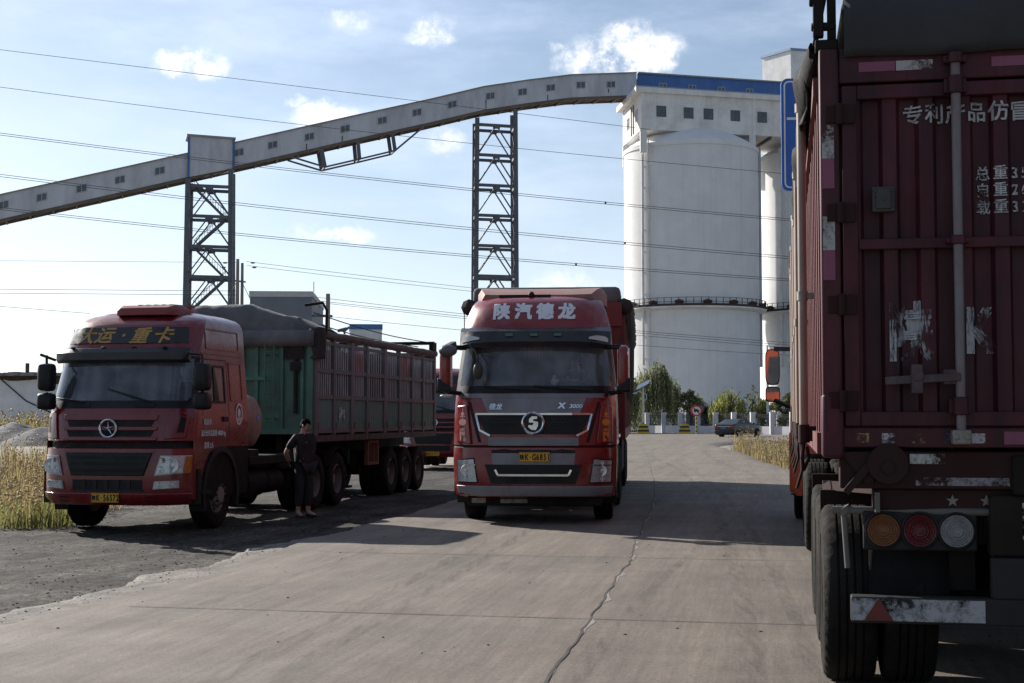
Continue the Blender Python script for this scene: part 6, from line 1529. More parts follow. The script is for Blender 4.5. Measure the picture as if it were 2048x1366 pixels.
# trailer behind
M_RTR = mat('dark_red_trailer', (.17, .02, .018), .55, var=.2, vs=1.4, dirt=(.07, .05, .045), damt=.35, ds=1.6)
tr2 = empty('trailer', (0, 0, 0), 0, t2); y0, y1, hw, z0, z1 = 3.0, 16.0, 1.25, 1.3, 3.45
b = MB(); b.box(-hw, hw, y0, y1, z0, z1); b.obj('trailer_body', M_RTR, tr2)
for s in (-1, 1):
    b = MB()
    for k in range(22): y = y0+.05+k*.59; b.box(s*(hw+.03)-.035, s*(hw+.03)+.035, y, y+.09, z0-.05, z1)
    b.box(s*(hw+.03)-.04, s*(hw+.03)+.04, y0, y1, z1-.1, z1+.002); b.box(s*(hw+.03)-.04, s*(hw+.03)+.04, y0, y1, z0-.1, z0+.08); b.obj('side_rib', M_RTR, tr2)
    b = MB(); n = 50; rr = []
    b.tube([(s*(hw+.06)+.04*math.sin(i*2.1), lerp(y0-.05, y1, i/n), z1-.05+.06*fbm(i*.6, 2, 3)) for i in range(n+1)], .12, 8, rs=[.1+.07*fbm(i*.8, 5, 9) for i in range(n+1)]); b.obj('tarp_roll', mat('dark_tarp', (.025, .022, .02)), tr2, angle=180)
    for k in range(12):
        b = MB(); y = y0+.1+k*1.1; b.tube([(s*(hw+.16), y, z1-.1), (s*(hw+.15), y+.02, 2.5), (s*(hw+.1), y, 1.9)], .008, 5); b.obj('tarp_rope', M_INK, tr2)
    b = MB(); b.box(s*1.16-.04, s*1.16+.04, 7.5, 10.5, .5, 1.15); b.obj('side_guard', M_CHAS, tr2)
b = MB(); b.box(-hw, hw, y0-.05, y0+1.2, z1, z1+.32); b.obj('tarp_stack', M_TARP, tr2, bevel=.08)
b = MB(); b.box(-hw-.02, hw+.02, y0-.06, y0-.002, z1-.35, z1+.05); b.obj('front_beam', M_RTR, tr2)
b = MB()
for x in (-.45, .45): b.box(x-.06, x+.06, y0+.3, y1-.2, 1.0, z0)
b.obj('trailer_frame', M_CHAS, tr2)
for y in (12.0, 13.3, 14.6):
    for s in (-1, 1): wheel(t2, s*1.08, y, .52, side=s); wheel(t2, s*.75, y, .52, side=s)
    b = MB(); b.cyl((-.9, y, .52), (.9, y, .52), .075); b.obj('axle', M_CHAS, tr2)

# ---------------------------------------------------------------- maroon trailer in the right foreground (rear view); local +y drives away
TH3 = R(10.8)
t3 = empty('truck', (2.976, 7.776, .003), -TH3)
tag(t3, 'orange cab truck pulling a tall grimy maroon box trailer, seen from behind', 'truck')
M_MAR = mat('maroon_paint', (.066, .0075, .0155), .5, var=.3, vs=2.2, spec=.35, dirt=(.018, .012, .015), damt=.45, ds=3.2, sharp=.34, stretch=(1, 1, .22), bump=.12, bs=5)
layer(M_MAR, 9, .5, .72, 1, .4, scl=(1, 1, .06), det=7, ro=.7); layer(M_MAR, 3, .38, .66, .65, 1.1)
M_MAR2 = mat('maroon_side_paint', (.12, .015, .02), .5, var=.15, vs=1.4, dirt=(.1, .05, .045), damt=.35, ds=1.8)
M_REFW = worn('reflective_white', (.34, .34, .34), .72, 26); M_REFP = mat('reflective_pink', (.24, .055, .12), .4, var=.25, vs=10, dirt=(.1, .04, .06), damt=.4, ds=5)
M_GRIME = mat('grimy_dark_red', (.035, .009, .009), .7, var=.3, vs=2, dirt=(.02, .016, .015), damt=.5, ds=2, spec=.2)
M_SPRAY = worn('sprayed_white_worn', (.36, .37, .4), .42, 70, (1, 1, .14))
M_STEN = worn('stencil_white', (.42, .43, .45), .66, 40)
hw, z0, z1, LT = 1.25, 1.4, 3.5, 12.9
tr3 = empty('trailer', (0, 0, 0), 0, t3)
b = MB(); b.box(-hw+.04, hw-.04, .1, LT, z0+.02, z1); b.obj('trailer_body', M_MAR2, tr3)
b = MB(); b.box(-hw, -hw+.108, -.02, .16, z0-.02, 3.66); b.obj('corner_post', M_MAR, tr3, bevel=.012)
b = MB(); b.box(hw-.108, hw, -.02, .16, z0-.02, 3.66); b.obj('corner_post', M_MAR, tr3, bevel=.012)
sep('corner_casting', M_MAR, tr3, [('box', (-hw-.006, -hw+.114, -.03, .18, z0-.06, z0+.3)), ('box', (hw-.114, hw+.006, -.03, .18, z0-.06, z0+.3))], bevel=.02)
b = MB(); b.box(-hw+.109, hw-.109, -.005, .14, 3.46, 3.66); hd = b.obj('header_beam', M_MAR, tr3, bevel=.008)
for x, w_, m_ in ((-1.03, .2, M_REFP), (-.825, .2, M_REFW), (-.31, .2, M_REFP), (-.105, .2, M_REFW), (.4, .2, M_REFP), (.605, .2, M_REFW)):
    b = MB(); b.box(x, x+w_, -.0085, -.004, 3.52, 3.575); b.obj('reflective_strip', m_, hd)
b = MB(); b.box(-hw+.109, hw-.109, -.01, .14, z0, z0+.11); sl_ = b.obj('sill_beam', M_MAR, tr3, bevel=.008)
for x, m_ in ((-1.07, M_GOLD), (-.93, M_WHT), (-.77, M_GOLD), (-.6, M_BWP), (-.45, M_WHT)):
    b = MB(); b.box(x, x+.07, -.0125, -.009, z0+.025, z0+.08); b.obj('torn_sticker', worn('torn_'+m_.name, (.25, .18, .08) if m_ is M_GOLD else (.4, .4, .42) if m_ is M_WHT else (.06, .09, .2), .35, 60), sl_)
b = MB(); b.box(-.28, .15, -.0125, -.009, z0+.02, z0+.09); b.obj('reflective_strip', M_REFP, sl_)
# doors: frame, pressed sheet with trapezoid ribs, mid rail
for sx in (-1, 1):
    xa, xb = (-1.128, -.012) if sx < 0 else (.012, 1.128)
    b = MB(); o = len(b.v); xx = xa+.1; prof_ = [(xa+.08, -.0)]; k = 0
    while xx < xb-.12:
        prof_ += [(xx, 0), (xx+.02, .045), (xx+.105, .045), (xx+.125, 0)]; xx += .2
    prof_.append((xb-.06, 0))
    for x, y in prof_: b.v += [(x, y+.02, z0+.16), (x, y+.02, 3.42)]
    for i in range(len(prof_)-1): b.f.append((2*i, 2*i+2, 2*i+3, 2*i+1)); b.m.append(0)
    dr = b.obj('door', M_MAR, tr3, angle=20, fix=False)
    b = MB(); b.box(xa, xa+.085, -.008, .06, z0+.12, 3.445); b.box(xb-.065, xb, -.008, .06, z0+.12, 3.445); b.box(xa+.086, xb-.066, -.006, .06, z0+.12, z0+.2); b.box(xa+.086, xb-.066, -.006, .06, 3.365, 3.445); b.box(xa+.086, xb-.066, -.004, .03, 2.51, 2.57); b.obj('door_frame', M_MAR, dr, bevel=.006)
    xr = xb-.5 if sx < 0 else xa+.5
    b = MB(); b.cyl((xr, -.075, z0+.02), (xr, -.075, 3.56), .026, n=14)
    rod = b.obj('locking_rod', mat('worn_galvanised', (.21, .2, .21), .55, metal=.4, var=.25, vs=6, dirt=(.1, .03, .04), damt=.42, ds=6, stretch=(1, 1, .3)), dr)
    for z, h in ((3.36, .1), (2.52, .05), (z0+.18, .1), (3.53, .06)):
        b = MB(); b.cyl((xr, -.075, z), (xr, -.075, z+h), .04, n=12); b.box(xr-.06, xr+.06, -.06, -.004, z+.01, z+h-.01); b.obj('rod_bracket', M_MAR, rod, bevel=.006)
    b = MB(); b.box(xr-.05, xr+.05, -.11, -.01, z0+.02, z0+.1); b.cyl((xr-.03, -.115, z0+.06), (xr-.03, -.08, z0+.06), .02); b.cyl((xr+.03, -.115, z0+.06), (xr+.03, -.08, z0+.06), .02); b.obj('rod_cam', M_STEEL, rod, bevel=.01)
    hx = -1 if sx < 0 else 1
    b = MB(); b.bar((xr, -.1, 1.79), (xr+hx*.4, -.06, 1.77), .018, .045); b.box(xr-.09, xr-.0, -.09, -.06, 1.75, 1.83); b.box(min(xr+hx*.2, xr+hx*.26), max(xr+hx*.2, xr+hx*.26), -.095, -.004, 1.7, 1.86); b.cyl((xr+hx*.23, -.1, 1.8), (xr+hx*.23, -.06, 1.8), .035); b.obj('door_handle', mat('dark_latch_steel', (.085, .075, .08), .6, metal=.3, var=.3, vs=5, dirt=(.05, .02, .025), damt=.4, ds=6), rod, bevel=.005)
    for z in (3.28, 2.72, 2.2, 1.66):
        hxp = -1.14 if sx < 0 else 1.14; b = MB(); b.cyl((hxp, -.035, z-.06), (hxp, -.035, z+.06), .02, n=10); b.box(hxp-.075, hxp-.012, -.03, -.012, z-.05, z+.05); b.box(hxp+.012, hxp+.085, -.03, -.012, z-.055, z+.055); b.obj('hinge', M_GRIME, dr, bevel=.006)
for z in (3.02, 2.5):
    for k, (dz0, dz1, m_) in enumerate(((0, .17, M_REFP), (.17, .36, M_REFW))):
        b = MB(); b.box(-1.238, -1.172, -.0245, -.0205, z-.16+dz0, z-.16+dz1); b.obj('reflective_strip', m_, tr3)
b = MB(); b.box(-.965, -.845, -.03, .025, 2.72, 2.86); b.box(-.945, -.865, -.045, -.03, 2.735, 2.845); b.cyl((-.905, -.05, 2.79), (-.905, -.045, 2.79), .012); b.bar((-.96, -.034, 2.85), (-.94, -.046, 2.83), .012); b.bar((-.85, -.034, 2.85), (-.87, -.046, 2.83), .012); b.obj('lamp_socket', mat('grey_cover', (.035, .035, .033), .6, var=.3, vs=8), tr3, bevel=.006)
dfit = lambda cx, cz, y=.014: (lambda u, v, q: (cx+u, y-q, cz+v))
def ribfit(cx, cz):
    def fn(u, v, q):
        x = cx+u; xa = -1.128; t = (x-(xa+.1)) % .2; y = 0 if t > .125 else (.045 if .02 < t < .105 else .045*(t/.02 if t <= .02 else (.125-t)/.02))
        return (x, y+.014-q, cz+v)
    return fn
for i, ch in enumerate('专利产品仿冒'): write(ch, .116, ribfit(-.735+i*.1155, 3.275), 'stencil_lettering', M_STEN, tr3, .002, .95)
for z, s_ in ((2.93, '总重：35000kg'), (2.835, '自重：26000kg'), (2.74, '载重：32000kg')):
    for i, ch in enumerate(s_): write(ch, .085, ribfit(-.36+(i*.09 if i < 3 else .17+(i-3)*.052), z), 'stencil_lettering', M_STEN, tr3, .0012, .95 if i < 3 else .85)
for cx, ch in ((-.76, '陕'), (-.385, 'K'), (-.1, 'S')): write(ch, .34, ribfit(cx, 2.05), 'sprayed_lettering', M_SPRAY, tr3, .014, .72)
# tarp drawn over the rear
b = MB(); n = 40; rows = []
for (yy, zz) in ((-.035, 3.6), (-.05, 3.66), (-.06, 3.8), (-.04, 3.93), (.3, 3.98), (1.2, 3.99), (2.5, 3.9), (LT, 3.85)):
    rows.append([(lerp(-hw+.14, hw-.14, i/n), yy+.006*math.sin(i*.35), zz+(.05*(i/n) if yy < .2 and zz > 3.6 else 0)+.006*math.sin(i*.4+1)) for i in range(n+1)])
for a, c in zip(rows, rows[1:]):
    for i in range(n): b.quad(a[i], a[i+1], c[i+1], c[i])
o = b.obj('tarp', mat('dark_canvas', (.028, .03, .034), .8, var=.2, vs=2, bump=.35, bs=25, dirt=(.02, .02, .022), damt=.35), tr3, angle=180, weld=True); o.modifiers.new('thick', 'SOLIDIFY').thickness = .014
b = MB(); b.box(-hw-.02, -hw+.11, .0, .14, 3.66, 3.72); b.box(-hw+.05, -hw+.1, .02, .08, 3.72, 4.2); b.box(-hw-.03, -hw+.03, .0, .07, 3.74, 3.98); b.cyl((-hw-.04, .03, 3.8), (-hw+.1, .03, 3.8), .025); b.cyl((-hw-.05, .03, 3.95), (-hw+.02, .03, 3.95), .03); b.bar((-hw-.02, .05, 3.7), (-hw+.05, .05, 4.05), .03); b.obj('tarp_arm', M_CHAS, tr3, bevel=.008)
# black tarp bunched along the left top edge
b = MB(); n = 12; rr = []
for j in range(60):
    yy = .12+j*(LT-.4)/59; big = .06+.06*fbm(j*.75, 3, 4)
    if j < 4: big *= .3+.22*j
    rr.append([(-hw-.03+big*.95*math.cos(t)*(.55+.9*fbm(math.cos(t)*1.6+3, j*.9+math.sin(t), 3)), yy+.05*math.sin(t*2+j), 3.72-.08*fbm(j*.5, 8)+big*1.5*math.sin(t)*(.55+.9*fbm(math.sin(t)*1.6, j*.9, 9))) for t in [2*math.pi*i/n for i in range(n)]])
b.loft(rr); b.obj('bunched_tarp', mat('black_tarp', (.011, .0105, .0105), .85, var=.4, vs=5, bump=.5, bs=9, spec=.2), tr3, angle=45)
b = MB(); rows = []
for j in range(46):
    yy = .5+j*.27; rows.append([(-hw-.045-.025*math.sin(j*1.3+k)-.008*k, yy+.05*math.sin(k*2+j), 3.72-.06*k*(.5+1.0*fbm(j*.6, 2, 5))) for k in range(5)])
for a, c in zip(rows, rows[1:]):
    for k in range(4): b.quad(a[k], a[k+1], c[k+1], c[k])
o = b.obj('hanging_tarp', mat('black_tarp', (.014, .013, .013)), tr3, angle=45, weld=True); o.modifiers.new('thick', 'SOLIDIFY').thickness = .01
# side wall ribs, tarp poles with hooks
b = MB()
for k in range(26): y = .3+k*.49; b.box(-hw-.005, -hw+.045, y, y+.14, z0+.06, z1-.05)
b.box(-hw-.03, -hw+.045, .17, LT, z0-.04, z0+.08); b.box(-hw-.03, -hw+.045, .17, LT, z1-.06, z1+.04); b.obj('side_rib', M_MAR2, tr3)
M_POLE = mat('galvanised_pole', (.25, .22, .2), .5, metal=.25, var=.2, vs=3, dirt=(.25, .13, .08), damt=.4, ds=4, stretch=(1, 1, .4))
for k in (0, 2, 3, 4, 6, 7, 8):
    y = 1.5+k*1.35; lean = .012*(hash_noise(k, 3)-.5); x = -hw-.085; zt_ = 3.68 if k % 2 == 0 else 3.45
    b = MB(); b.cyl((x, y, z0+.04), (x-lean, y+lean*4, zt_), (.03 if k % 2 == 0 else .02), n=12); p = b.obj('tarp_pole', M_POLE, tr3)
    for z, h in ((z0+.0, .12), (2.35, .06), (zt_-.06, .06)): b = MB(); b.cyl((x, y, z), (x, y, z+h), .038, n=12); b.box(x, -hw-.006, y-.02, y+.02, z+.01, z+h-.01); b.obj('pole_collar', M_GRIME if z < 2 else M_STEEL, p)
    b = MB(); b.tube([(x, y, z0+.02), (x-.015, y-.05, z0-.1), (x-.0, y+.06, z0-.18), (x+.03, y+.03, z0-.1), (x+.02, y-.03, z0-.03)], .013, 6); b.tube([(x-.02, y, z0+.0), (x-.015, y-.06, z0-.18), (x-.05, y-.02, z0-.3)], .011, 6); b.obj('hook', M_GRIME, p)
# rear underside: beams, lamps, bumper
b = MB(); b.box(-1.16, 1.16, .02, .2, 1.17, 1.38); bm_ = b.obj('rear_crossmember', M_GRIME, tr3, bevel=.01)
b = MB(); b.poly([(-1.16, .0, 1.375), (-.98, .0, 1.375), (-.98, .0, 1.2), (-1.02, .0, 1.2)], (0, .02, 0)); b.cyl((-.9, -.03, 1.31), (-.9, .02, 1.31), .11, n=24); b.cyl((-.9, -.045, 1.29), (-.9, -.03, 1.29), .035, n=14); b.bar((-1.13, -.02, 1.15), (-.98, -.01, 1.33), .02, .04); b.obj('tow_eye', M_GRIME, bm_)
b = MB(); b.box(-.78, -.59, .012, .019, 1.31, 1.365); b.obj('worn_plate', worn('worn_plate_white', (.4, .41, .4), .6, 40), bm_)
b = MB(); b.box(-.75, -.25, .012, .019, 1.19, 1.235); b.obj('scuff', worn('scuffed_paint', (.22, .2, .22), .4, 30), bm_)
b = MB(); b.box(-.98, 1.1, .06, .16, 1.05, 1.169); b2_ = b.obj('lower_crossmember', M_GRIME, tr3, bevel=.008)
for x in (-.55, -.37):
    b = MB(); pts = []
    for k in range(10): a = R(90+36*k); r_ = .036 if k % 2 == 0 else .015; pts.append((x+math.cos(a)*r_, .054, 1.105+math.sin(a)*r_))
    b.poly(pts, (0, .005, 0)); b.obj('cut_star', mat('star_grey', (.2, .17, .16), .7, var=.3, vs=9), b2_)
b = MB(); b.cyl((-1.2, .1, 1.045), (-.3, .06, 1.045), .022); b.cyl((-1.14, .1, 1.04), (-1.12, .1, .72), .016); b.cyl((-1.14, .1, 1.06), (-1.12, .1, 1.03), .035); b.box(-.97, -.945, .0, .09, 1.04, 1.15); b.obj('lamp_bar', mat('grey_bar', (.1, .095, .085), .7, var=.2), tr3)
b = MB(); b.box(-1.035, -.42, .06, .1, .825, 1.045); lp = b.obj('tail_lamp_panel', mat('lamp_panel_black', (.012, .012, .013), .6, var=.2, dirt=(.03, .028, .027), damt=.3, ds=4, spec=.25), tr3, bevel=.012)
M_TA = mat('tail_amber', (.15, .045, .008), .3, var=.35, vs=20, dirt=(.1, .05, .02), damt=.35, ds=14)
M_TR = mat('tail_red', (.075, .004, .006), .3, var=.4, vs=16, dirt=(.05, .008, .01), damt=.35, ds=10)
M_TW = mat('tail_white', (.18, .185, .19), .3, var=.35, vs=28, dirt=(.16, .16, .16), damt=.35, ds=18)
for x, m_ in ((-.925, M_TA), (-.727, M_TR), (-.53, M_TW)):
    b = MB(); b.lathe([(.09, 0), (.105, 0), (.106, .012), (.096, .02), (.09, .012), (.09, 0)], (x, .06, .938), (0, -1, 0), 32); rg = b.obj('lamp_ring', M_BLK, lp)
    b = MB(); b.lathe([(.092, .002), (.088, .012), (.08, .009), (.074, .016), (.067, .012), (.06, .019), (.053, .014), (.046, .021), (.038, .016), (.03, .022), (.02, .018), (.01, .023), (.001, .021)], (x, .06, .938), (0, -1, 0), 32, wob=lambda j, k: .0022*(1 if k % 2 else -1) if 2 < j < 11 else 0); b.obj('tail_lamp', m_, rg, angle=15)
b = MB(); b.box(-.24, .35, -.02, .2, 1.14, 1.36); b.box(-.36, -.02, -.0, .16, .8, 1.14); br = b.obj('rear_bracket', M_CHAS, tr3, bevel=.02)
b = MB(); b.box(-.19, -.13, -.006, .0, .9, 1.1); b.obj('peeled_paint', worn('peeled_white', (.5, .5, .52), .55, 26), br)
b = MB(); b.box(-1.11, 1.11, -.05, .07, .435, .58); b.box(-.36, -.06, -.052, .06, .58, .8); b.box(.06, .36, -.052, .06, .58, .8); bu = b.obj('rear_bumper', mat('dark_bumper', (.02, .02, .021), .75, var=.25, dirt=(.035, .033, .03), damt=.35, spec=.2), tr3, bevel=.01)
b = MB(); b.box(-1.105, -.4, -.0545, -.0505, .45, .57); b.obj('peeling_paint', worn('peeling_paint_white', (.3, .31, .33), .5, 22), bu)
b = MB(); b.poly([(-1.04, -.06, .45), (-.885, -.06, .45), (-.962, -.06, .575)], (0, .006, 0)); b.obj('red_triangle', mat('triangle_red', (.1, .008, .009), .4, var=.3, vs=14), bu)
b = MB()
for x in (-.45, .45): b.box(x-.07, x+.07, .2, LT, 1.0, z0)
for k in range(10): b.box(-1.1, 1.1, .6+k*1.3, .7+k*1.3, 1.3, 1.39)
b.obj('trailer_frame', M_CHAS, tr3)
for s in (-1, 1):
    b = MB(); n = 8; rows = [[(s*x, .12+.03*math.sin(x*9+z*3)+.16*(z-.45), z) for x in (.56, .7, .85, 1.0)] for z in (.42, .6, .8, 1.0)]
    for a, c in zip(rows, rows[1:]):
        for k in range(3): b.quad(a[k], a[k+1], c[k+1], c[k])
    o = b.obj('mud_flap', mat('rubber_flap', (.009, .009, .0095), .8, var=.3, spec=.15), tr3, weld=True); o.modifiers.new('thick', 'SOLIDIFY').thickness = .012
    sep('mudguard_bracket', M_GRIME, tr3, [('box', (s*1.0-.24, s*1.0+.24, 1.25, 1.33, .95, 1.1)), ('box', (s*1.0-.24, s*1.0+.24, 3.9, 3.98, .95, 1.1)), ('bar', ((s*.8, .2, 1.15), (s*1.2, 1.5, 1.12), .04, .06))])
for y in (.68, 2.0, 3.32):
    for s in (-1, 1): wheel(t3, s*1.1, y, .52, .3, s); wheel(t3, s*.765, y, .52, .3, s)
    b = MB(); b.cyl((-.9, y, .52), (.9, y, .52), .075); b.box(-.56, -.42, y-.5, y+.5, .6, 1.0); b.box(.42, .56, y-.5, y+.5, .6, 1.0); b.obj('axle', M_CHAS, tr3)
for y in (9.1, 10.45):
    for s in (-1, 1): wheel(t3, s*1.08, y, .52, .3, s); wheel(t3, s*.75, y, .52, .3, s)
chassis(t3, 8.2, 15)
b = MB(); b.box(-1.2, -.75, 11.0, 12.6, .5, 1.05); b.box(.75, 1.2, 11.0, 12.6, .5, 1.05); b.obj('fuel_tank', M_CHAS, t3, bevel=.05)
# orange cab: the same kind of shell turned round, drives away from us
prof = [(.4, 1.15, .1), (.5, 1.22, .02), (1.2, 1.23, .0), (1.8, 1.22, .07), (2.0, 1.2, .15), (2.66, 1.12, .36), (2.9, 1.1, .45), (3.2, 1.05, .68), (3.34, .9, 1.0)]
fr3 = Front(prof); zs = [.4, .5, .8, 1.12, 1.3, 1.6, 1.8, 2.0, 2.3, 2.62, 2.66, 2.9, 3.05, 3.2, 3.34]; ys = [.66, .8, 1.2, 1.6, 1.68, 2.1, 2.25, 2.32]
def key3(w, c, z):
    if w == 'front' and 2.0 < z < 2.62 and abs(c) < .955: return 'windscreen'
    if w == 'side' and 2.0 < z < 2.62 and .8 < c < 1.6: return 'side_window'
    if w == 'side' and z < 1.12 and .66 < c < 2.1: return 'wheel_house'
    return 'cab_body'
before = set(t3.children)
cab_shell(fr3, zs, 2.35, ys, key3, {'cab_body': M_ORANGE, 'windscreen': M_GLASS, 'side_window': M_SIDEGL, 'wheel_house': M_CHAS}, t3, [(.9, .02), (.5, .04)])
interior(t3, fr3, 1.1, .25, 2.35, 2.0, 2.8)
for s in (-1, 1):
    b = MB(); b.bar((s*1.1, .45, 2.68), (s*1.45, .2, 2.7), .09, .07); b.obj('mirror_arm', M_BLK, t3); b = MB(); b.tube([(s*1.15, .55, 1.72), (s*1.25, .35, 1.75), (s*1.46, .22, 1.85)], .035, 7); m = b.obj('mirror_arm', M_BLK, t3)
    for z0_, z1_ in ((2.1, 2.7), (1.82, 2.08)):
        b = MB(); rr = []
        for yy, k in ((.03, .6), (.07, .95), (.2, 1)): rr.append([(s*1.5+math.copysign(abs(math.cos(t))**.45, math.cos(t))*.12*k, yy, (z0_+z1_)/2+math.copysign(abs(math.sin(t))**.45, math.sin(t))*(z1_-z0_)/2*k) for t in [2*math.pi*i/20 for i in range(20)]])
        b.loft(rr); b.obj('mirror', M_BLK, m, angle=50)
        b = MB(); q = [(s*1.5+math.copysign(abs(math.cos(t))**.45, math.cos(t))*.105, .218+.16*math.copysign(abs(math.cos(t))**.45, math.cos(t))*.105*s, (z0_+z1_)/2+math.copysign(abs(math.sin(t))**.45, math.sin(t))*((z1_-z0_)/2-.02)) for t in [2*math.pi*i/20 for i in range(20)]]; b.poly(q, (s*.0, .008, 0)); b.obj('mirror_glass', M_MIRR, m)
    b = MB(); b.box(s*1.2-.03, s*1.2+.05, 1.95, 2.33, .45, 1.35); b.obj('rear_mudguard', M_ORANGE, t3, bevel=.03)
    wheel(t3, s*1.03, 1.3, .52, .29, s, True)
for o in set(t3.children)-before:
    o.matrix_basis = Matrix.Translation((-.14, 15.9, 0)) @ Matrix.Rotation(math.pi, 4, 'Z') @ o.matrix_basis
# ================================================================== CARS
def car(name, label, loc, rz, st, W, paint, plate_col, group=None, wh=(.9, 3.75), r=.33, tail=True):
    L_ = st[-1][0]; t = empty(name, loc, rz); tag(t, label, 'car', group); bd = {}
    def ring(s):
        y, zb, zr, k = s; w = W/2*k; wr = w*(.74 if zr-zb > .2 else .93)
        half = [(w*.9, y, .2), (w, y, .36), (w*1.0, y, lerp(.36, zb, .55)), (w*.97, y, zb), (lerp(w*.95, wr, .92), y, lerp(zb, zr, .93)), (wr*.8, y, zr)]
        return [(x, yy, z) for x, yy, z in half]+[(-x, yy, z) for x, yy, z in reversed(half)]
    rings = [ring(s) for s in st]; n = 12
    for (a, sa), (c, sc) in zip(list(zip(rings, st)), list(zip(rings, st))[1:]):
        for k in range(n):
            tall = (sa[2]-sa[1] > .2 and sc[2]-sc[1] > .2); ramp_ = abs(sa[2]-sc[2]) > .1 and max(sa[2]-sa[1], sc[2]-sc[1]) > .2
            side = 'l' if 6 <= k <= 8 else 'r'
            if k in (3, 7) and (tall or ramp_): key = 'side_window_'+side
            elif k in (4, 5, 6) and ramp_: key = 'windscreen' if sa[0] < L_/2 else 'rear_window'
            else: key = 'body'
            bd.setdefault(key, MB()).quad(a[k], a[(k+1) % n], c[(k+1) % n], c[k])
    bd['body'].quad(*rings[0][::-1]); bd['body'].quad(*rings[-1])
    M_CG = mat('car_glass', (.02, .022, .026), .06, var=.2)
    for key, mb in bd.items():
        o = mb.obj('body' if key == 'body' else 'side_window' if key[:4] == 'side' else key, paint if key == 'body' else M_CG, t, angle=180); m2 = bmesh.new(); m2.from_mesh(o.data); bmesh.ops.remove_doubles(m2, verts=m2.verts, dist=.001); bmesh.ops.recalc_face_normals(m2, faces=m2.faces); m2.to_mesh(o.data); m2.free(); o.data.polygons.foreach_set('use_smooth', [True]*len(o.data.polygons)); o.data.set_sharp_from_angle(angle=R(38))
        if key == 'body': o.modifiers.new('sub', 'SUBSURF').levels = 0
    for y in wh:
        for s in (-1, 1):
            b = MB(); b.cyl((s*(W/2-.2), y, r), (s*(W/2+.012), y, r), r+.05, n=24); b.obj('wheel_arch', M_DARK, t); wheel(t, s*(W/2-.08), y, r, .21, s, True)
    b = MB(); b.box(-W/2+.05, W/2-.05, .3, L_-.3, .16, .3); b.obj('underbody', M_DARK, t)
    for s in (-1, 1):
        yb = st[-2][0]; zb = st[-2][1]
        b = MB(); b.box(min(s*.5, s*(W/2*.93)), max(s*.5, s*(W/2*.93)), yb-.12, L_+.015, zb-.2, zb-.07); b.obj('tail_lamp', mat('car_tail_red', (.4, .03, .02), .25, var=.2, vs=6), t, bevel=.02)
        b = MB(); b.box(min(s*.45, s*(W/2*.86)), max(s*.45, s*(W/2*.86)), -.012, .2, .58, .7); b.obj('headlight', mat('frosted_lamp', (.5, .52, .5)), t, bevel=.02)
        b = MB(); b.box(min(s*W/2*.98, s*(W/2+.17)), max(s*W/2*.98, s*(W/2+.17)), 1.55, 1.68, 1.0, 1.13); b.obj('wing_mirror', paint, t, bevel=.03)
        b = MB()
        for y in (2.05, 3.0): b.box(min(s*W/2*.99, s*(W/2+.02)), max(s*W/2*.99, s*(W/2+.02)), y+.55, y+.75, .8, .83)
        b.obj('door_handle', M_CHROME, t)
    b = MB(); b.box(-.23, .23, L_+.0, L_+.022, .66, .8); p_ = b.obj('number_plate', plate_col, t)
    b = MB(); b.box(-W/2*.9, W/2*.9, L_-.1, L_+.05, .3, .52); b.obj('rear_bumper', paint, t, bevel=.04)
    b = MB(); b.box(-.5, .5, L_+.002, L_+.02, .83, .86); b.obj('chrome_strip', M_CHROME, t)
    return t
M_CARB = mat('dark_brown_car_paint', (.008, .006, .006), .25, var=.2, coat=.4, spec=.35)
M_CARW = mat('white_car_paint', (.55, .56, .57), .3, var=.05, coat=.4, dirt=(.35, .33, .3), damt=.2, ds=2)
sed = [(0, .6, .61, .82), (.06, .72, .73, .9), (.4, .84, .86, .97), (1.25, .96, .99, 1), (1.45, .98, 1.02, 1), (2.2, .99, 1.4, 1), (2.6, 1.0, 1.46, 1), (3.2, 1.01, 1.45, 1), (3.6, 1.02, 1.38, 1), (4.3, 1.03, 1.08, .99), (4.75, 1.02, 1.05, .95), (4.86, .95, .96, .9), (4.9, .7, .71, .88)]
pc = gnd(1438, 876, 0); rz = R(-26)+math.pi
car('sedan', 'shiny dark sedan with blue number plate turning by the white fence', (0, 0, .003), 0, sed, 1.84, M_CARB, mat('plate_blue', (.04, .12, .42), .4))
def place_rear(o, X, Y, L_, yaw):
    """put the middle of the rear bumper over a ground pixel; yaw = heading measured from +x"""
    p = gnd(X, Y, 0); h = Vector((math.cos(yaw), math.sin(yaw), 0)); q = p+h*L_; o.location = (q.x, q.y, .003); o.rotation_euler = (0, 0, math.atan2(h.x, -h.y) if False else yaw+math.pi/2)
place_rear(bpy.data.objects['sedan'], 1447, 874, 4.9, R(52))
suv = [(0, .7, .71, .85), (.06, .85, .86, .92), (.5, 1.0, 1.02, .98), (1.2, 1.08, 1.1, 1), (1.35, 1.1, 1.15, 1), (1.95, 1.12, 1.66, 1), (2.5, 1.13, 1.78, 1), (3.6, 1.14, 1.78, 1), (4.2, 1.15, 1.72, 1), (4.6, 1.12, 1.22, .97), (4.72, 1.05, 1.08, .95), (4.76, .75, .76, .92)]
o = car('suv', 'white sport utility car at the gate beside the solar lamp', (0, 0, .003), 0, suv, 1.88, M_CARW, mat('plate_blue', (.04, .12, .42)))
pp = gnd(1266, 864.5, 0); o.location = (pp.x-.4, pp.y+1.0, .003); o.rotation_euler = (0, 0, R(100))

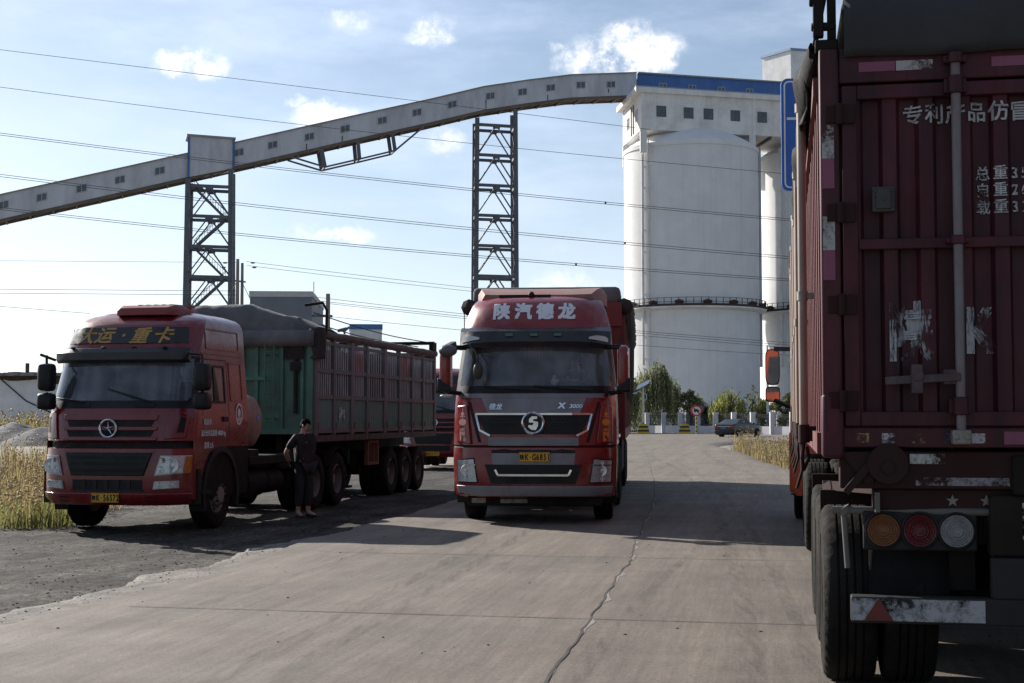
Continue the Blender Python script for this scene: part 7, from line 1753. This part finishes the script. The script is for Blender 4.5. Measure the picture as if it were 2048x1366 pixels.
# ================================================================== PEOPLE
M_SKIN = mat('skin', (.38, .24, .18), .55, var=.08, vs=6)
M_HAIR = mat('black_hair', (.004, .0035, .0035), .9, var=.3, vs=20, spec=.1)
M_SHIRT = mat('black_cloth', (.011, .011, .012), .85, var=.3, vs=5, bump=.2, bs=18)
M_TROU = mat('charcoal_trousers', (.016, .016, .018), .85, var=.3, vs=5, bump=.2, bs=18)
def skin(name, j, ed, m, parent, root, sub=2):
    me = bpy.data.meshes.new(name); keys = list(j); ix = {k: i for i, k in enumerate(keys)}
    me.from_pydata([j[k][0] for k in keys], [(ix[a], ix[c]) for a, c in ed], []); o = bpy.data.objects.new(name, me); COL.objects.link(o)
    o.modifiers.new('skin', 'SKIN').use_smooth_shade = True; ss = o.modifiers.new('sub', 'SUBSURF'); ss.levels = sub; ss.render_levels = sub
    if not me.skin_vertices: 
        bpy.context.view_layer.objects.active = o; bpy.ops.mesh.customdata_skin_add()
    for k in keys: v = me.skin_vertices[0].data[ix[k]]; r_ = j[k][1]; v.radius = r_ if isinstance(r_, tuple) else (r_, r_); v.use_root = (k == root)
    dg = bpy.context.evaluated_depsgraph_get(); dg.update(); nm = bpy.data.meshes.new_from_object(o.evaluated_get(dg)); o.modifiers.clear(); o.data = nm; nm.name = name
    bpy.data.meshes.remove(me); nm.materials.clear(); nm.materials.append(m); nm.polygons.foreach_set('use_smooth', [True]*len(nm.polygons)); o.parent = parent; return o
def chain(*k): return list(zip(k, k[1:]))
def person(name, label, loc, rz, J, vest=None):
    t = empty(name, loc, rz); tag(t, label, 'person'); j = dict(J)
    # fingers: four of different length and a thumb from the side of the palm
    ed = chain('pelvis', 'spine', 'chest', 'neck', 'skull', 'crown')+chain('skull', 'chin')
    for s in 'lr':
        ed += [('chest', 'sh'+s), ('pelvis', 'hip'+s)]+chain('sh'+s, 'el'+s, 'wr'+s, 'palm'+s)+chain('hip'+s, 'kn'+s, 'an'+s, 'toe'+s)
        p, w = Vector(j['palm'+s][0]), Vector(j['wr'+s][0]); d = (p-w).normalized(); sd = d.cross(Vector((0, 1, .3))).normalized(); cu = d.cross(sd)*(.35)
        for i, (off, l_) in enumerate(((-.03, .07), (-.01, .08), (.011, .075), (.031, .06))):
            a = p+d*.03+sd*off; k1, k2 = a+(d+cu*.5)*l_*.5, a+(d+cu*1.4)*l_*.95; j['f%d%s' % (i, s)] = (tuple(k1), .0095); j['g%d%s' % (i, s)] = (tuple(k2), .0085); ed += [('palm'+s, 'f%d%s' % (i, s)), ('f%d%s' % (i, s), 'g%d%s' % (i, s))]
        a = w+d*.035-sd*.035; k2 = a+(d*.9-sd*.5).normalized()*.05; j['t1'+s] = (tuple(a), .013); j['t2'+s] = (tuple(k2), .010); ed += [('palm'+s, 't1'+s), ('t1'+s, 't2'+s)]
    body = skin('body', j, ed, M_SKIN, t, 'pelvis')
    g = lambda k: Vector(j[k][0]); S_ = lambda k, r: (tuple(g(k)), r)
    # polo shirt
    q = {'pelvis': S_('pelvis', (.185, .135)), 'spine': S_('spine', (.19, .15)), 'chest': S_('chest', (.19, .135)), 'neck0': (tuple(g('chest').lerp(g('neck'), .62)), .085)}; e = chain('pelvis', 'spine', 'chest', 'neck0')
    for s in 'lr':
        q['sh'+s] = S_('sh'+s, .085); q['el'+s] = (tuple(g('sh'+s).lerp(g('el'+s), .82)), .072); e += chain('chest', 'sh'+s, 'el'+s)
    sh = skin('shirt', q, e, M_SHIRT, t, 'spine')
    b = MB(); c = g('chest').lerp(g('neck'), .72); b.lathe([(.072, -.01), (.085, -.015), (.078, .03), (.066, .03), (.072, -.01)], c, (0, -.15, 1), 18); b.obj('collar', M_SHIRT, sh, angle=60)
    if vest:
        q2 = {k: (v[0], tuple(x*1.07 for x in v[1]) if isinstance(v[1], tuple) else v[1]*1.07) for k, v in q.items() if k in ('pelvis', 'spine', 'chest')}; skin('vest', q2, chain('pelvis', 'spine', 'chest'), vest, t, 'spine')
    q = {'pelvis': S_('pelvis', (.17, .13))}; e = []
    for s in 'lr':
        q['hip'+s] = S_('hip'+s, .1); q['kn'+s] = S_('kn'+s, .078); q['an'+s] = (tuple(g('kn'+s).lerp(g('an'+s), .78)), .07); e += chain('pelvis', 'hip'+s, 'kn'+s, 'an'+s)
    skin('trousers', q, e, M_TROU, t, 'pelvis')
    for s in 'lr':
        a, tt = g('an'+s), g('toe'+s); d = (tt-a); d.z = 0; d.normalize(); hz = a.z-.07; q = {'h': (tuple(a-d*.05+Vector((0, 0, -.055))), (.043, .035)), 'm': (tuple(a+d*.07+Vector((0, 0, -.06))), (.046, .03)), 't': (tuple(a+d*.18+Vector((0, 0, -.067))), (.04, .022))}
        skin('shoe', q, chain('h', 'm', 't'), M_INK, t, 'h')
    # hair cap, ears, nose, eyes, mouth on the head
    hd, fw, rt = g('skull'), Vector(J['_face'][0]), None; fw.normalize(); rt = fw.cross(Vector((0, 0, 1))).normalized(); up = rt.cross(fw)
    b = MB(); n, m = 20, 9
    for jj in range(m+1):
        th = math.pi*.62*jj/m
        for k in range(n):
            ph = 2*math.pi*k/n; fr_ = math.cos(ph); lim = th if fr_ < .1 else th*(1-.5*(fr_-.1)/.9); rr = .098+.006*math.sin(ph*5+jj)
            d = fw*(math.sin(lim)*math.cos(ph))+rt*(math.sin(lim)*math.sin(ph)*.92)+up*math.cos(lim)*1.14; b.v.append(tuple(hd+up*.02-fw*.008+d*rr))
    for jj in range(m):
        for k in range(n): b.f.append((jj*n+k, jj*n+(k+1) % n, (jj+1)*n+(k+1) % n, (jj+1)*n+k)); b.m.append(0)
    b.obj('hair', M_HAIR, t, angle=180)
    for s in (-1, 1):
        b = MB(); c = hd+rt*s*.089; b.ell(c, .014, .022, .032, 8, 6); b.obj('ear', M_SKIN, t)
        b = MB(); b.ell(hd+fw*.082+rt*s*.034+up*.012, .011, .011, .008, 8, 6); b.obj('eye', M_INK, t)
    b = MB(); c = hd+fw*.088; b.loft([[tuple(c+up*.02+rt*x) for x in (-.008, .008)]+[tuple(c+up*.02-fw*.02)], [tuple(c-up*.03+fw*.022+rt*x) for x in (-.016, .016)]+[tuple(c-up*.03-fw*.02)]]); b.obj('nose', M_SKIN, t, angle=180)
    b = MB(); c = hd+fw*.083-up*.052; b.bar(c-rt*.024, c+rt*.024, .012, .008); b.obj('mouth', mat('lips', (.2, .075, .06), .5), t)
    return t
def joints(face, arms, legs, z=0, torso=(0, 0, 0)):
    f = Vector(face).normalized()
    j = {'pelvis': ((0, 0, .93+z), (.16, .12)), 'spine': ((0, -.02, 1.12+z), (.165, .13)), 'chest': ((0, -.01, 1.31+z), (.165, .115)), 'neck': ((0, -.01, 1.46+z), .06),
         'skull': ((f.x*.03, -.01+f.y*.03, 1.575+z), (.088, .092)), 'crown': ((f.x*.02, f.y*.02, 1.625+z), (.074, .08)), 'chin': ((f.x*.065, f.y*.065, 1.515+z), (.05, .045))}
    for s, sg in (('l', 1), ('r', -1)):
        j['sh'+s] = ((sg*.185, .0, 1.375+z), .066); j['hip'+s] = ((sg*.09, 0, .88+z), .088)
        (e, w, p) = arms[s]; j['el'+s] = (e, .047); j['wr'+s] = (w, .032); j['palm'+s] = (p, (.036, .02))
        (k, a, t) = legs[s]; j['kn'+s] = (k, .06); j['an'+s] = (a, .042); j['toe'+s] = (t, .028)
    return j
class JD(dict): pass
def make(name, label, loc, rz, face, arms, legs, z=0, vest=None):
    J = joints(face, arms, legs, z); j2 = dict(J); 
    class D(dict): pass
    d = {k: v for k, v in J.items()}
    global person
    return person_with(name, label, loc, rz, d, face, vest)
def person_with(name, label, loc, rz, d, face, vest):
    FACE['_face'] = (face, 0)
    class Jx(dict):
        def __getitem__(s, k): return FACE[k] if k == '_face' else dict.__getitem__(s, k)
    return person(name, label, loc, rz, Jx(d), vest)
FACE = {}
pf = gnd(607, 1036, LOT)
make('person', 'man in black polo and cropped trousers standing by the parked truck, arms behind his back', (pf.x, pf.y, LOT+.005), R(48), (.25, -.95, -.03),
     {'l': ((.285, .13, 1.12), (.13, .2, .93), (.06, .2, .9)), 'r': ((-.285, .14, 1.12), (-.13, .22, .95), (-.06, .225, .91))},
     {'l': ((.1, -.03, .49), (.105, .01, .095), (.16, -.14, .03)), 'r': ((-.1, -.02, .49), (-.11, .02, .095), (-.14, -.13, .03))})
# driver seated behind the wheel of the moving truck
M2 = Matrix.Translation(t2.location) @ Matrix.Rotation(-R(5.2), 4, 'Z'); dl = M2 @ Vector((.56, 1.42, .86))
make('person', 'driver in a pale yellow vest behind the windscreen of the moving red truck', tuple(dl), -R(5.2), (-.1, -1, -.05),
     {'l': ((.27, -.16, 1.1), (.2, -.42, 1.22), (.17, -.5, 1.26)), 'r': ((-.27, -.16, 1.1), (-.2, -.42, 1.22), (-.17, -.5, 1.26))},
     {'l': ((.13, -.42, .88), (.13, -.58, .5), (.13, -.7, .45)), 'r': ((-.13, -.42, .88), (-.13, -.58, .5), (-.13, -.7, .45))}, 0, mat('yellow_vest', (.4, .42, .12), .7, var=.15))
bpy.data.objects.remove(_to); bpy.data.curves.remove(_tc)
